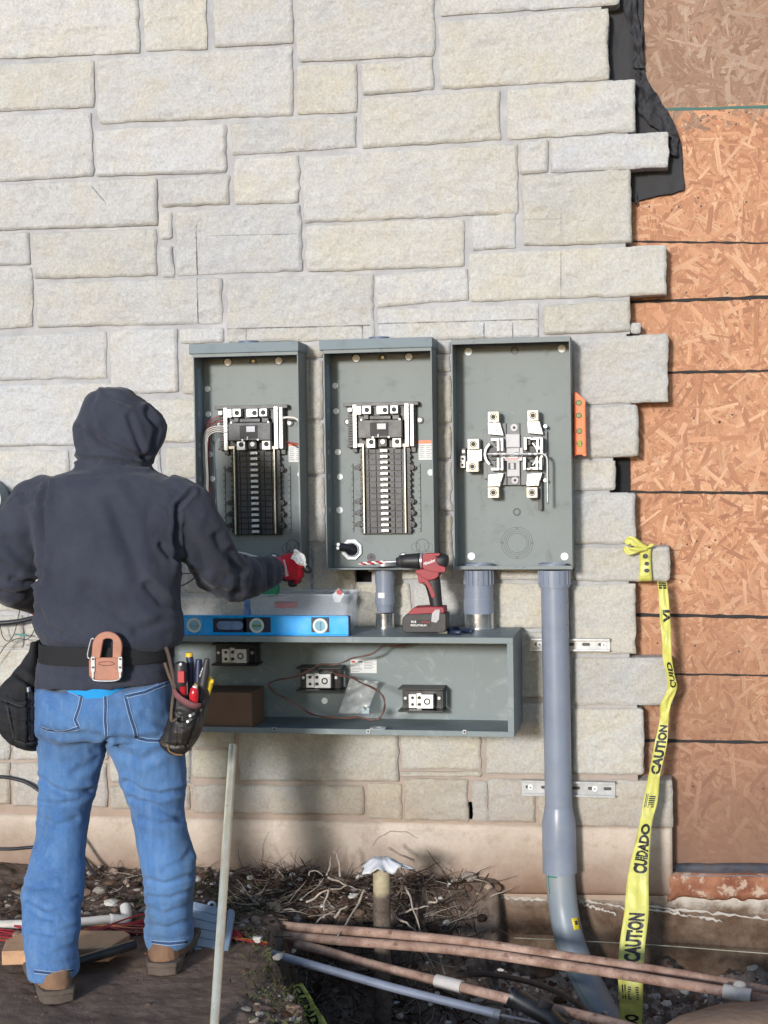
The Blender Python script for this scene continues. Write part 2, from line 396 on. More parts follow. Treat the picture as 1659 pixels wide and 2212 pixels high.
# plain continuation of the same masonry beyond the frame
rr = random.Random(3)
z0 = -40
v = 1736
while v > -700:
    h = rr.choice((62, 80, 95, 120, 135)); u = -80
    while u > -900:
        wd = rr.uniform(90, 330)
        parts.append(stone(u - wd, u, v - h, v - h, v, v, cell=.02, k=500 + len(parts))); u -= wd + 13
    if v < -60:
        u = -70
        while u < 1250:
            wd = rr.uniform(90, 330)
            parts.append(stone(u, u + wd, v - h, v - h, v, v, 'r', cell=.02, k=500 + len(parts))); u += wd + 13
    v -= h + 13
    if -66 > v > -190 and z0: v = -76; z0 = 0
V, F, Cc = join([p for p in parts if p])
np_mesh('stone_facing', V, F, M_STONE, wall, attr=Cc)

# mortar: one sheet behind the faces, stopping short of the toothed edge, with the two broken-out holes
edge_u = [(-700, 1300), (12, 1325), (12, 1306), (172, 1306), (172, 1364), (285, 1364), (285, 1360), (368, 1358), (525, 1358), (640, 1362), (720, 1362), (870, 1370), (992, 1370), (994, 1322), (1060, 1322), (1062, 1366), (1178, 1366), (1260, 1366), (1415, 1366), (1525, 1382), (1680, 1383), (1790, 1443)]
def edge_at(v):
    for (a, ua), (b, ub) in zip(edge_u, edge_u[1:]):
        if a <= v <= b: return ua + (ub - ua)*((v - a)/(b - a) if b > a else 0)
    return edge_u[-1][1]
holes = [(700, 1186, 722, 1222), (716, 1233, 806, 1252), (1008, 1738, 1020, 1768)]
cell = .012
xs = np.arange(P(-900, 1000).x, P(1460, 1000).x, cell); zs = np.arange(-.08, P(0, -700).z, cell)
def uv_of(x, z, y=0.0):
    q = Vector((x, y, z)) - CAM; d = q.dot(CF)
    return W_PX/2 + F_PX*q.dot(CR)/d, H_PX/2 - F_PX*q.dot(CU)/d
gx, gz = np.meshgrid(xs, zs)
q = np.stack([gx - CAM.x, -CAM.y + gx*0, gz - CAM.z], -1)
dd = q @ np.array(CF); gu = W_PX/2 + F_PX*(q @ np.array(CR))/dd; gv = H_PX/2 - F_PX*(q @ np.array(CU))/dd
keep = gu < np.vectorize(edge_at)(gv) + 5*fbm(gx*20, gz*20, 0, 3, 77)
for (a, b, c, d) in holes:
    cu, cv, ru, rv = (a + c)/2, (b + d)/2, (c - a)/2, (d - b)/2
    keep &= ((np.abs((gu - cu)/ru)**3 + np.abs((gv - cv)/rv)**3) > 1 + .5*fbm(gx*40, gz*40, 3, 3, 78))
yy = .0055 + .0018*fbm(gx*22, gz*22, 0, 4, 81)
V = np.stack([gx, yy, gz], -1).reshape(-1, 3); m, n = gx.shape
i = (np.arange(m - 1)[:, None]*n + np.arange(n - 1)[None, :]); kk = keep[:-1, :-1] & keep[1:, :-1] & keep[:-1, 1:] & keep[1:, 1:]
i = i[kk]
np_mesh('mortar', V, np.stack([i, i + 1, i + n + 1, i + n], -1), M_MORTAR, wall)
b = MB()
b.box2((P(-900, 1000).x, .08, -.9), (P(1300, 1000).x, .16, P(0, -700).z))
b.build('wall_core', M_BLACK, wall)

# smooth base course, red-stained sill block and foundation
def slab(name, u0, u1, vt0, vt1, vb0, vb1, y0, mat, rel=.0015, cell=.012, dep=.1, tint=(1, 1, 1), drip=0):
    a, b_, c, d = P(u0, vt0), P(u1, vt1), P(u0, vb0), P(u1, vb1)
    nx, nz = int((b_.x - a.x)/cell), max(3, int((a.z - c.z)/cell))
    s, t = np.meshgrid(np.linspace(0, 1, nx + 1), np.linspace(0, 1, nz + 1))
    px = a.x + (b_.x - a.x)*s
    zt = a.z + (b_.z - a.z)*s; zb = c.z + (d.z - c.z)*s
    if drip: zb = zb + drip*fbm(px*9, 0, 0, 4, 13)
    pz = zb + (zt - zb)*t
    e = np.minimum(np.minimum(s, 1 - s)*(b_.x - a.x), np.minimum(t, 1 - t)*(a.z - c.z))
    y = y0 + .008*np.exp(-e/.006) - rel*fbm(px*6, pz*9, y0*9, 5, 51) - rel*.5*fbm(px*40, pz*40, 0, 3, 52)
    V = np.stack([px, y, pz], -1).reshape(-1, 3)
    i = (np.arange(nz)[:, None]*(nx + 1) + np.arange(nx)[None, :]).ravel()
    F = np.stack([i, i + 1, i + nx + 2, i + nx + 1], -1)
    border = np.concatenate([np.arange(nx + 1), np.arange(1, nz + 1)*(nx + 1) + nx, (nz*(nx + 1) + np.arange(nx - 1, -1, -1)), np.arange(nz - 1, 0, -1)*(nx + 1)])
    back = V[border].copy(); back[:, 1] = y0 + dep; n0 = len(V); nb = len(border); V = np.concatenate([V, back])
    q = np.arange(nb); q1 = (q + 1) % nb
    F = np.concatenate([F, np.stack([border[q1], border[q], n0 + q, n0 + q1], -1)])
    return np_mesh(name, V, F, mat, wall, attr=np.repeat(np.array([tint], float), len(V), 0))
def base_mat():
    t = NT('base course stone')
    n1 = t.ramp(t.noise(5, 6, .6), [(.35, 0.0), (.7, 1.0)])
    c = t.mix(n1, sr(202, 188, 174), sr(182, 166, 152))
    c = t.mix(t.math('MULTIPLY', t.ramp(t.noise(90, 4, .7), [(.55, 0.0), (.75, 1.0)]), .25), c, sr(120, 98, 84))
    sep = t.n('ShaderNodeSeparateXYZ'); t.l(t.co, sep.inputs[0])
    zz = t.math('ADD', sep.outputs[2], t.math('MULTIPLY', t.math('SUBTRACT', t.noise(3.5, 6, .65), .5), .22))
    st = t.n('ShaderNodeMapRange'); t.l(zz, st.inputs[0]); st.inputs[1].default_value = .13; st.inputs[2].default_value = -.07
    c = t.mix(t.math('MULTIPLY', st.outputs[0], .9), c, sr(116, 86, 68))
    c = t.mix(t.math('MULTIPLY', t.ramp(t.noise(18, 8, .75), [(.5, 0.0), (.66, 1.0)]), .35), c, sr(140, 112, 94))
    t.base(c); t.bump(t.noise(60, 8, .78), .6, .005); return t.set(.9, 0, .2)
M_BASE = base_mat()
slab('base_course', -900, 1452, 1740, 1790, 1905, 1936, -.004, M_BASE)
def found_mat():
    t = NT('foundation concrete')
    c = t.mix(t.ramp(t.noise(7, 7, .65), [(.38, 0.0), (.66, 1.0)]), sr(92, 72, 58), sr(140, 118, 100))
    c = t.mix(t.math('MULTIPLY', t.ramp(t.noise(26, 5, .7), [(.56, 0.0), (.7, 1.0)]), .5), c, sr(62, 46, 36))
    sep = t.n('ShaderNodeSeparateXYZ'); t.l(t.co, sep.inputs[0])
    # lime drips just under the base course
    zz = t.math('ADD', sep.outputs[2], t.math('MULTIPLY', t.math('SUBTRACT', t.noise(11, 6, .7), .5), .14))
    st = t.n('ShaderNodeMapRange'); t.l(zz, st.inputs[0]); st.inputs[1].default_value = -.115; st.inputs[2].default_value = -.075
    xr_ = t.n('ShaderNodeMapRange'); t.l(sep.outputs[0], xr_.inputs[0]); xr_.inputs[1].default_value = P(1330, 1900).x; xr_.inputs[2].default_value = P(1420, 1900).x
    c = t.mix(t.math('MULTIPLY', st.outputs[0], t.math('MULTIPLY_ADD', xr_.outputs[0], .55, .3)), c, sr(205, 196, 184))
    t.base(c); t.bump(t.noise(50, 8, .75), .8, .008); return t.set(.93, 0, .15)
M_FOUND = found_mat()
slab('foundation', 560, 2400, 1925, 1930, 2330, 2400, .018, M_FOUND, rel=.006)
# rough white mortar squeezed out under the base course
M_LIME = simple('lime mortar', sr(184, 174, 164), .95, var=.12, bump=.6, bscale=90, bdist=.004)
b = MB(); rr = random.Random(5)
for (u0, v0, u1, v1) in ((985, 1931, 1200, 1945), (1052, 1938, 1180, 1944), (1230, 1938, 1350, 1962), (1360, 1955, 1659, 1985), (1400, 1962, 1560, 1990), (1250, 1950, 1330, 1975)):
    pts = []; rad = []
    for k in range(26):
        t_ = k/25; pts.append(P(u0 + (u1 - u0)*t_, v0 + (v1 - v0)*t_ + rr.uniform(-3, 3), -.016)); rad.append((rr.uniform(.002, .006), rr.uniform(.001, .008)))
    b.tube(pts, rad, 7, flat=(0, 1, 0))
b.build('mortar_squeeze', M_LIME, wall, smooth='all')
def red_mat():
    t = NT('rust-red stained concrete')
    c = t.mix(t.ramp(t.noise(9, 6, .65), [(.4, 0.0), (.65, 1.0)]), sr(118, 72, 54), sr(158, 110, 86))
    c = t.mix(t.ramp(t.noise(22, 6, .7), [(.54, 0.0), (.62, .8)]), c, sr(190, 170, 152))
    t.base(c); t.bump(t.noise(60, 6, .7), .6, .005); return t.set(.9, 0, .2)
slab('sill_block', 1441, 2400, 1890, 1897, 1944, 1968, -.004, red_mat(), rel=.004, dep=.12, drip=.018)
M_FLASH = simple('galvanised flashing', sr(120, 128, 140), .4, .7, var=.3, scale=20, dirt=sr(170, 160, 150))
b = MB()
pts = [[P(u, 1866, -.068), P(u, 1874, -.06), P(u, 1886, -.03), P(u, 1893, .0)] for u in np.linspace(1458, 2400, 40)]
b.grid([[p + Vector((0, .0015*vnoise(p.x*30, j, 0), .002*vnoise(p.x*22, j*3, 0))) for j, p in enumerate(r)] for r in pts])
b.build('flashing', M_FLASH, wall, smooth='all', thick=.002)

# ---------------------------------------------------------------- strand board sheathing
def osb_mat(name, a, b_, gl):
    t = NT(name)
    g = t.noise(300, 3, .6, vec=t.scaled((1, 1, 1)))
    c = t.mix(1.0, t.attr(), t.mix(t.ramp(g, [(.3, 0.0), (.7, 1.0)]), (.78, .78, .78), (1.08, 1.08, 1.08)), 'MULTIPLY')
    big = t.ramp(t.noise(2.2, 5, .6), [(.35, 0.0), (.7, 1.0)])
    c = t.mix(t.math('MULTIPLY_ADD', big, .45, .15), c, a)
    sep = t.n('ShaderNodeSeparateXYZ'); t.l(t.co, sep.inputs[0])
    zz = t.math('ADD', sep.outputs[2], t.math('MULTIPLY', t.math('SUBTRACT', t.noise(3, 6, .65), .5), .5))
    st = t.n('ShaderNodeMapRange'); t.l(zz, st.inputs[0]); st.inputs[1].default_value = 1.0; st.inputs[2].default_value = -.05
    c = t.mix(t.math('MULTIPLY', st.outputs[0], gl), c, b_)
    t.base(c); t.bump(t.noise(420, 4, .6), .3, .001); return t.set(.72, 0, .3)
def osb(name, label, u0, u1, vt, vb, cols, mat, seed, n):
    root = thing(name, label, 'sheathing board', P((u0 + u1)/2, vb, -.085))
    a, d = P(u0, vt, -.085), P(u1, vb, -.085)
    mb = MB(); mb.col = cols[0]; mb.box2((a.x, .086, d.z), (d.x, .098, a.z)); 
    R_ = random.Random(seed)
    for k in range(n):
        cx, cz = R_.uniform(a.x, d.x), R_.uniform(d.z, a.z)
        L = R_.choice((.05, .07, .10, .12))*R_.uniform(.6, 1.2); wd = R_.uniform(.005, .018)
        an = R_.gauss(0, .75) + (pi/2 if R_.random() < .62 else 0)
        dx, dz = cos(an), sin(an); nx, nz = -dz, dx
        y = .0858 - .0014*R_.random() - .0003
        tl = R_.gauss(0, .010)
        c = R_.choice(cols); f = R_.uniform(.88, 1.10); ns = 4 if wd > .012 else 3
        for q in range(ns):
            f2 = f*R_.choice((.85, .95, 1, 1, 1.04, 1.07)); mb.col = (c[0]*f2, c[1]*f2*R_.uniform(.97, 1.02), c[2]*f2)
            w0, w1 = -1 + 2*q/ns, -1 + 2*(q + 1)/ns; pts = []
            e0, e1 = R_.uniform(.82, 1.1), R_.uniform(.82, 1.1)
            for (s_, w_) in ((-e0, w0), (e1, w0), (e1*R_.uniform(.9, 1.06), w1), (-e0*R_.uniform(.9, 1.06), w1)):
                px, pz = cx + dx*s_*L/2 + nx*w_*wd/2, cz + dz*s_*L/2 + nz*w_*wd/2
                pts.append((min(max(px, a.x), d.x), y + tl*w_*wd*.5, min(max(pz, d.z), a.z)))
            mb.add(pts, [(0, 1, 2, 3)])
    mb.build('strand_panel', mat, root)
    return root
c_lo = [sr(206, 158, 122), sr(190, 140, 104), sr(216, 174, 140), sr(174, 122, 90), sr(200, 150, 116), sr(184, 132, 100), sr(158, 108, 82)]
c_up = [sr(172, 144, 122), sr(156, 124, 102), sr(184, 160, 140), sr(142, 110, 90), sr(166, 132, 110)]
up = osb('sheathing_panel', 'weathered grey-brown strand board above the green-edged seam at top right', 1260, 2400, -700, 237, c_up, osb_mat('osb upper', sr(150, 122, 102), sr(120, 90, 76), .3), 5, 10000)
lo = osb('sheathing_panel', 'orange-tan strand board with black ruled lines beside the toothed stone edge', 1260, 2400, 242, 1900, c_lo, osb_mat('osb lower', sr(176, 130, 102), sr(116, 88, 74), 1.0), 6, 26000)
M_INK = simple('black marker', (.02, .018, .018), .8, var=.4)
for (vl, vr, th) in ((522, 525, 5), (652, 642, 8), (806, 801, 7), (1063, 1065, 7), (1328, 1333, 9), (1455, 1459, 5), (1599, 1604, 8)):
    rows = []
    for k in range(60):
        t_ = k/59; u = 1300 + 1000*t_; vv = vl + (vr - vl)*(u - 1370)/290 + rr.uniform(-.8, .8)
        h_ = th/2*rr.uniform(.6, 1.15); rows.append([P(u, vv - h_, -.083), P(u, vv + h_, -.083)])
    b = MB(); b.grid(rows); o = b.build('ink_line', M_INK, lo, thick=.0006)
b = MB()
b.grid([[P(1400 + 1000*k/40, 236 - 7*k/40*4 - 1.5 + rr.uniform(-1, 1), -.0835), P(1400 + 1000*k/40, 241 - 7*k/40*4 + rr.uniform(-1, 1), -.0835)] for k in range(41)])
b.build('edge_paint', simple('green edge paint', sr(42, 92, 84), .6), up, thick=.0006)
M_NAIL = simple('nail steel', sr(70, 60, 58), .5, .6)
for k in range(34):
    b = MB(); q = P(rr.uniform(1400, 1650), rr.choice((255, 440, 640, 900, 1180, 1395, 1700)) + rr.uniform(-14, 14), -.083); b.cyl(q, q - Vector((0, .001, 0)), .0035, seg=8); b.build('nail_head', M_NAIL, lo)

# torn black building paper in the gap
def sheet(name, mb_pts, mat, parent=None, thick=.002, sub=1):
    b = MB(); b.grid(mb_pts); return b.build(name, mat, parent, smooth='all', thick=thick, sub=sub)
M_FELT = simple('building paper', sr(44, 44, 48), .75, var=.35, scale=9, bump=.4, bscale=40, bdist=.004)
felt = thing('building_paper', 'torn black building paper hanging beside the top of the stone edge', 'building paper', P(1400, 400, -.06))
def outline_sheet(name, left, right, d0, mat, par, n=60, m=14, amp=.008, seed=1, thick=.0015):
    """sheet between two poly-lines given in photo positions, rippled in depth"""
    def at(pl, t_):
        L = [0]
        for p0, p1 in zip(pl, pl[1:]): L.append(L[-1] + hypot(p1[0] - p0[0], p1[1] - p0[1]))
        s = t_*L[-1]
        for i in range(len(pl) - 1):
            if s <= L[i + 1] + 1e-6:
                f = (s - L[i])/(L[i + 1] - L[i] + 1e-9); return [pl[i][j] + (pl[i + 1][j] - pl[i][j])*f for j in range(len(pl[i]))]
        return list(pl[-1])
    rows = []
    for i in range(n + 1):
        a, c = at(left, i/n), at(right, i/n); row = []
        for j in range(m + 1):
            f = j/m; u = a[0] + (c[0] - a[0])*f; v_ = a[1] + (c[1] - a[1])*f
            da = a[2] if len(a) > 2 else d0; dc = c[2] if len(c) > 2 else d0
            d_ = da + (dc - da)*f + amp*float(fbm(u*.05, v_*.035, seed, 4, seed, .6)); u += 3*float(fbm(v_*.08, seed, 3, 3, 6)); v_ += 2*float(fbm(u*.1, seed, 7, 3, 6))
            row.append(P(u, v_, d_))
        rows.append(row)
    return sheet(name, rows, mat, par, thick)
outline_sheet('felt_backing', [(1300, -400), (1300, 160), (1350, 300), (1352, 440)], [(1385, -400), (1390, 30), (1392, 150), (1400, 175), (1470, 300), (1482, 412)], -.07, M_FELT, felt, amp=.004)
outline_sheet('felt_flap', [(1346, -300), (1348, 20), (1370, 90), (1366, 148)], [(1375, -300), (1374, 0), (1384, 60), (1393, 146)], -.045, M_FELT, felt, amp=.012, seed=4)
outline_sheet('felt_fold', [(1372, 150), (1376, 240), (1400, 268), (1450, 300), (1440, 330)], [(1378, 150), (1410, 190), (1440, 235), (1463, 285), (1466, 340)], -.05, M_FELT, felt, amp=.012, seed=6)
outline_sheet('felt_scrap', [(1322, 370), (1366, 425), (1368, 440)], [(1340, 370), (1380, 420), (1374, 445)], -.055, M_FELT, felt, amp=.01, seed=8)
b = MB(); b.box2(tuple(P(1322, 990, -.078)), tuple(P(1362, 1064, -.0825))); b.build('gap_patch', M_BLACK, felt)  # plain black plate filling the gap beside the short stone
# ---------------------------------------------------------------- ground with the trench
def trench_params():
    x940 = G(930, 1990).x
    return x940
def sstep(a, b, x):
    t_ = np.clip((x - a)/(b - a), 0, 1); return t_*t_*(3 - 2*t_)
XL = [(0.0, P(900, 1950).x), (.30, P(600, 2000, .35).x - .02), (.55, P(585, 2000, .55).x), (.9, P(600, 2060, .9).x), (1.3, P(642, 2150, 1.3).x), (1.6, P(660, 2200, 1.6).x)]
XB = P(935, 1960, .1).x            # right end of the root bank
def ground_h(x, d):
    """height of the soil; d = distance in front of the wall"""
    x = np.asarray(x, float); d = np.asarray(d, float)
    n = fbm(x*2.2, d*2.2, 0, 4, 61)
    rough = .012*n + .006*fbm(x*11, d*11, 0, 4, 62) + .0045*fbm(x*38, d*38, 0, 3, 63)
    slabm = sstep(.62, .78, d)*sstep(P(620, 2100, .9).x, P(560, 2100, .9).x, x)
    base = rough*(1 - .62*slabm) + .010*slabm
    base = base + .018*np.exp(-(d/.16)**2)*(x < XB + .3) - .045
    wob = .05*fbm(x*5, d*5, 4, 3, 65)
    xl = np.interp(d, [q[0] for q in XL], [q[1] for q in XL]) + wob
    inx = sstep(0, .09, x - xl)
    bank = np.where(x < XB, .24 + .05*fbm(x*7, 2, 0, 3, 66), 0)
    bk = np.clip(1 - (x - XB + .20 + .06*fbm(x*0+3, d*9, 1, 3, 69))/.42, 0, 1)*(.24 + .05*fbm(x*7, 2, 0, 3, 66))
    ind = sstep(-.04, .30, d - bk + wob*.8 + .03*fbm(x*17, d*17, 9, 3, 70))
    ind = np.where(bk <= 0.001, 1, ind)
    lip = 1.22 + .16*sstep(P(1500, 2150, 1.2).x, P(1330, 2150, 1.2).x, x) + wob
    out = 1 - sstep(-.10, .05, d - lip)
    m = inx*ind*out
    farx = 1 - sstep(3.5, 4.5, x)
    deep = -.40 - .06*sstep(.1, .9, d) + .05*fbm(x*3.1, d*3.1, 7, 4, 64) + .045*fbm(x*9, d*9, 7, 4, 67) + .018*fbm(x*30, d*30, 7, 3, 68)
    deep = deep + .10*np.exp(-(d/.14)**2)
    return base*(1 - m*farx) + deep*m*farx
def ground_z(x, y): return float(ground_h(x, -y))
def axis(lo, hi, fine_lo, fine_hi, cell, far):
    mid = np.arange(fine_lo, fine_hi, cell); out1 = fine_lo - np.geomspace(cell*2, far, 26)[::-1]; out2 = fine_hi + np.geomspace(cell*2, far, 26)
    return np.concatenate([out1, mid, out2])
gxs = axis(0, 0, P(-40, 2000, .5).x - .3, P(1700, 2000, .5).x + .3, .009, 60)
ds = np.concatenate([[0.0], np.arange(.008, 1.75, .009), 1.75 + np.geomspace(.02, 70, 34)])
gx, gd = np.meshgrid(gxs, ds)
gz = ground_h(gx, gd)
fade = np.clip(1 - (gd - 3)/6, 0, 1); gz = gz*fade
V = np.stack([gx, -gd + .016*(gd < .001), gz], -1).reshape(-1, 3); m, n = gx.shape
i = (np.arange(m - 1)[:, None]*n + np.arange(n - 1)[None, :]).ravel()
def soil_mat():
    t = NT('soil')
    c = t.mix(t.ramp(t.noise(6, 7, .65), [(.35, 0.0), (.68, 1.0)]), sr(92, 78, 68), sr(138, 120, 108))
    c = t.mix(t.ramp(t.noise(32, 6, .7), [(.5, 0.0), (.7, .7)]), c, sr(62, 48, 42))
    sep = t.n('ShaderNodeSeparateXYZ'); t.l(t.co, sep.inputs[0])
    # trodden, smoother brown dirt on the near mound
    near = t.n('ShaderNodeMapRange'); t.l(t.math('ADD', sep.outputs[1], t.math('MULTIPLY', t.math('SUBTRACT', t.noise(4, 5), .5), .2)), near.inputs[0]); near.inputs[1].default_value = -.66; near.inputs[2].default_value = -.80
    up_ = t.n('ShaderNodeMapRange'); t.l(sep.outputs[2], up_.inputs[0]); up_.inputs[1].default_value = -.12; up_.inputs[2].default_value = -.05
    c = t.mix(t.math('MULTIPLY', t.math('MULTIPLY', near.outputs[0], up_.outputs[0]), .8), c, t.mix(t.ramp(t.noise(9, 6, .7), [(.4, 0.0), (.7, 1.0)]), sr(112, 94, 84), sr(146, 126, 114)))
    # chalky rubble on the trench floor
    lowm = t.n('ShaderNodeMapRange'); t.l(sep.outputs[2], lowm.inputs[0]); lowm.inputs[1].default_value = -.28; lowm.inputs[2].default_value = -.36
    xr_ = t.n('ShaderNodeMapRange'); t.l(sep.outputs[0], xr_.inputs[0]); xr_.inputs[1].default_value = P(900, 2100, .5).x; xr_.inputs[2].default_value = P(1080, 2100, .5).x
    ch = t.math('MULTIPLY', t.math('MULTIPLY', lowm.outputs[0], t.math('MULTIPLY_ADD', xr_.outputs[0], .8, .2)), t.ramp(t.noise(19, 9, .78), [(.46, 0.0), (.58, 1.0)]))
    c = t.mix(t.math('MULTIPLY', ch, .85), c, sr(176, 168, 160))
    t.base(c); b1 = t.bump(t.noise(26, 8, .75), .8, .012); t.bump(t.noise(120, 6, .75), .6, .004, b1)
    return t.set(.95, 0, .15)
M_SOIL = soil_mat()
g = np_mesh('ground', V, np.stack([i, i + 1, i + n + 1, i + n], -1), M_SOIL); tag(g, 'brown soil with a trench dug along the foundation', kind='structure')

# loose stones, twigs and grass: nobody could count them
def rock(mb, c, r, R_, sc=None):
    sc = sc or (R_.uniform(.7, 1.4), R_.uniform(.7, 1.3), R_.uniform(.4, .8)); seed = R_.random()*99
    bm = bmesh.new(); bmesh.ops.create_icosphere(bm, subdivisions=2 if r > .012 else 1, radius=1)
    rot = Matrix.Rotation(R_.uniform(0, 6.3), 3, 'Z') @ Matrix.Rotation(R_.uniform(-.4, .4), 3, 'X')
    vs = []
    for v_ in bm.verts:
        q = v_.co; f = 1 + .35*float(vnoise(q.x*1.3 + seed, q.y*1.3, q.z*1.3)) + .12*float(vnoise(q.x*3 + seed, q.y*3, q.z*3))
        vs.append(Vector(c) + rot @ Vector((q.x*f*r*sc[0], q.y*f*r*sc[1], q.z*f*r*sc[2])))
    fs = [tuple(x.index for x in f_.verts) for f_ in bm.faces]; bm.free(); mb.add(vs, fs)
def scatter(n, R_, reg, accept=None):
    out = []
    while len(out) < n:
        u, v_, z = reg(R_); q = G(u, v_, 0)
        d = -q.y
        if d < .01 or d > 2: continue
        out.append((q.x, q.y))
    return out
R_ = random.Random(11)
M_PEB = NT('gravel'); M_PEB.base(M_PEB.mix(1.0, M_PEB.attr(), (1, 1, 1), 'MULTIPLY')); M_PEB.bump(M_PEB.noise(90, 5, .7), .5, .003); M_PEB = M_PEB.set(.9, 0, .2)
mb = MB()
xa, xb = P(-40, 2000, .5).x, P(1700, 2000, .5).x
pal = [sr(96, 74, 62), sr(120, 98, 84), sr(80, 60, 48), sr(150, 132, 118), sr(166, 154, 144), sr(66, 48, 40), sr(110, 86, 72)]
k = 0
for q_ in range(90):
    x = R_.uniform(P(430, 1900).x, XB + .1); d = R_.betavariate(1.3, 2)*.5 + .02
    mb.col = R_.choice([sr(214, 210, 202), sr(190, 180, 168), sr(226, 222, 216)]); rock(mb, (x, -d, ground_z(x, -d) + .004), R_.uniform(.004, .015), R_)
while k < 4200:
    x = R_.uniform(xa, xb); d = R_.uniform(.01, 1.5)
    onmound = x < P(600, 2100, .9).x and d > .72
    if onmound and R_.random() > .06: continue
    r = min(R_.expovariate(1/.005) + .0025, .022)
    if onmound: r *= .5
    z = ground_z(x, -d)
    c = R_.choice(pal); 
    if z < -.25 and x > P(1000, 2100, .5).x and R_.random() < .5: c = sr(186, 178, 170)
    f = R_.uniform(.7, 1.1); mb.col = (c[0]*f, c[1]*f, c[2]*f)
    rock(mb, (x, -d, z + r*.15), r, R_); k += 1
tag(mb.build('gravel', M_PEB), 'small stones and crumbs of soil strewn over the ground', 'gravel', kind='stuff')
_t = NT('dry twig'); _t.base(_t.mix(1.0, _t.attr(), (1, 1, 1), 'MULTIPLY')); _t.bump(_t.noise(90, 5, .7), .5, .002); M_TWIG = _t.set(.88, 0, .15)
twpal = [sr(84, 66, 56), sr(60, 46, 40), sr(120, 104, 92), sr(158, 146, 134), sr(100, 82, 70), sr(48, 38, 34), sr(74, 60, 52)]
mb = MB()
def twig(mb, x, d, L, r, R_, up=.2, z=None):
    mb.col = R_.choice(twpal); an = R_.uniform(0, 2*pi); p = Vector((x, -d, (ground_z(x, -d) if z is None else z) + r*.7)); dr = Vector((cos(an), sin(an)*.6, R_.uniform(-.1, up))).normalized(); pts = [p.copy()]
    for _ in range(6):
        dr = (dr + Vector((R_.gauss(0, .22), R_.gauss(0, .22), R_.gauss(-.02, .14)))).normalized(); p = p + dr*L/6
        if z is None: p.z = max(p.z, ground_z(p.x, p.y) + r*.3)
        pts.append(p.copy())
    mb.tube(pts, [r*(1 - .12*i_) for i_ in range(7)], 5)
for k in range(1000):
    x = R_.uniform(xa, XB + .06); d = R_.betavariate(1.2, 3)*.75 + .01
    twig(mb, x, d, R_.uniform(.03, .12), R_.uniform(.0008, .0022), R_)
for k in range(900):
    x = R_.uniform(P(560, 1900).x, XB + .16); d = R_.uniform(.02, .42)
    twig(mb, x, d, R_.uniform(.04, .16), R_.uniform(.0008, .0025), R_, up=.7)
for k in range(160):
    x = R_.uniform(P(560, 1900).x, XB + .2); d = R_.uniform(.03, .42)
    twig(mb, x, d, R_.uniform(.05, .15), R_.uniform(.002, .0042), R_, up=.5)
tag(mb.build('twig_litter', M_TWIG, smooth='all'), 'thin dry twigs, rootlets and leaf litter lying along the foot of the wall', 'twigs', kind='stuff')
# tufts of grass on the trench edge
def grass_mat():
    t = NT('grass'); c = t.mix(t.ramp(t.noise(20, 3), [(.35, 0.0), (.65, 1.0)]), sr(44, 54, 34), sr(86, 84, 58)); t.base(c); return t.set(.8, 0, .2)
mb = MB()
for (u, v_, n_, sp) in ((600, 2080, 60, .05), (630, 2130, 80, .05), (590, 2040, 50, .06), (450, 1900, 110, .09), (520, 1940, 90, .08), (610, 2110, 60, .05), (640, 2180, 50, .05), (560, 2000, 70, .06), (350, 1925, 50, .06)):
    q = G(u, v_, 0)
    for k in range(n_):
        x, y = q.x + R_.gauss(0, sp), q.y + R_.gauss(0, sp*.7)
        if y > -.01: continue
        z = ground_z(x, y); h_ = R_.uniform(.010, .035); an = R_.uniform(0, 6.3); ln = R_.uniform(.3, 1.3)*h_; w_ = .0007
        dx, dy = cos(an), sin(an)
        mb.add([(x - dy*w_, y + dx*w_, z), (x + dy*w_, y - dx*w_, z), (x + dx*ln*.5 + dy*w_*.8, y + dy*ln*.5 - dx*w_*.8, z + h_*.7), (x + dx*ln, y + dy*ln, z + h_*.8), (x + dx*ln*.5 - dy*w_*.8, y + dy*ln*.5 + dx*w_*.8, z + h_*.7)], [(0, 1, 2, 3, 4)])
tag(mb.build('grass', grass_mat()), 'thin dull grass along the trench edge and wall foot', 'grass', kind='stuff')
# ---------------------------------------------------------------- electrical materials
GREY = sr(128, 134, 133)
def paint_mat(name, col, dirt=sr(84, 88, 86), amt=.5):
    t = NT(name)
    n = t.noise(5, 5, .6)
    c = t.mix(t.ramp(n, [(.35, 0.0), (.7, 1.0)]), tuple(x*.93 for x in col), tuple(x*1.05 for x in col))
    sm = t.math('MULTIPLY', t.ramp(t.noise(14, 6, .7, dist=.8), [(.54, 0.0), (.72, 1.0)]), amt)
    c = t.mix(sm, c, dirt)
    c = t.mix(t.math('MULTIPLY', t.ramp(t.noise(70, 3, .6), [(.68, 0.0), (.74, 1.0)]), .3), c, sr(170, 172, 170))
    t.base(c); t.bump(t.noise(500, 2), .08, .0004)
    return t.set(t.math('MULTIPLY_ADD', n, .2, .48), 0, .3)
M_GREY = paint_mat('grey enamel', GREY)
M_GREY2 = paint_mat('blue-grey enamel', sr(116, 128, 134))
M_GRIME = paint_mat('scuffed grey enamel', sr(126, 135, 136), sr(172, 176, 176), .45)
M_ZINC = simple('zinc plated steel', sr(172, 174, 176), .35, .5, var=.1, scale=60)
M_WHITE = simple('bright washer steel', sr(240, 240, 238), .5, 0, var=.06)
M_TIN = simple('tinned aluminium', sr(216, 216, 214), .4, .35, var=.12, scale=80)
M_BRASS = simple('gold tinned lug', sr(222, 212, 190), .4, .3, var=.1)
M_PLAST = simple('black plastic', sr(24, 24, 27), .4, var=.25, dirt=sr(58, 58, 58), dirtamt=.3)
M_PLAST2 = simple('dark grey plastic', sr(56, 54, 58), .45, var=.15)
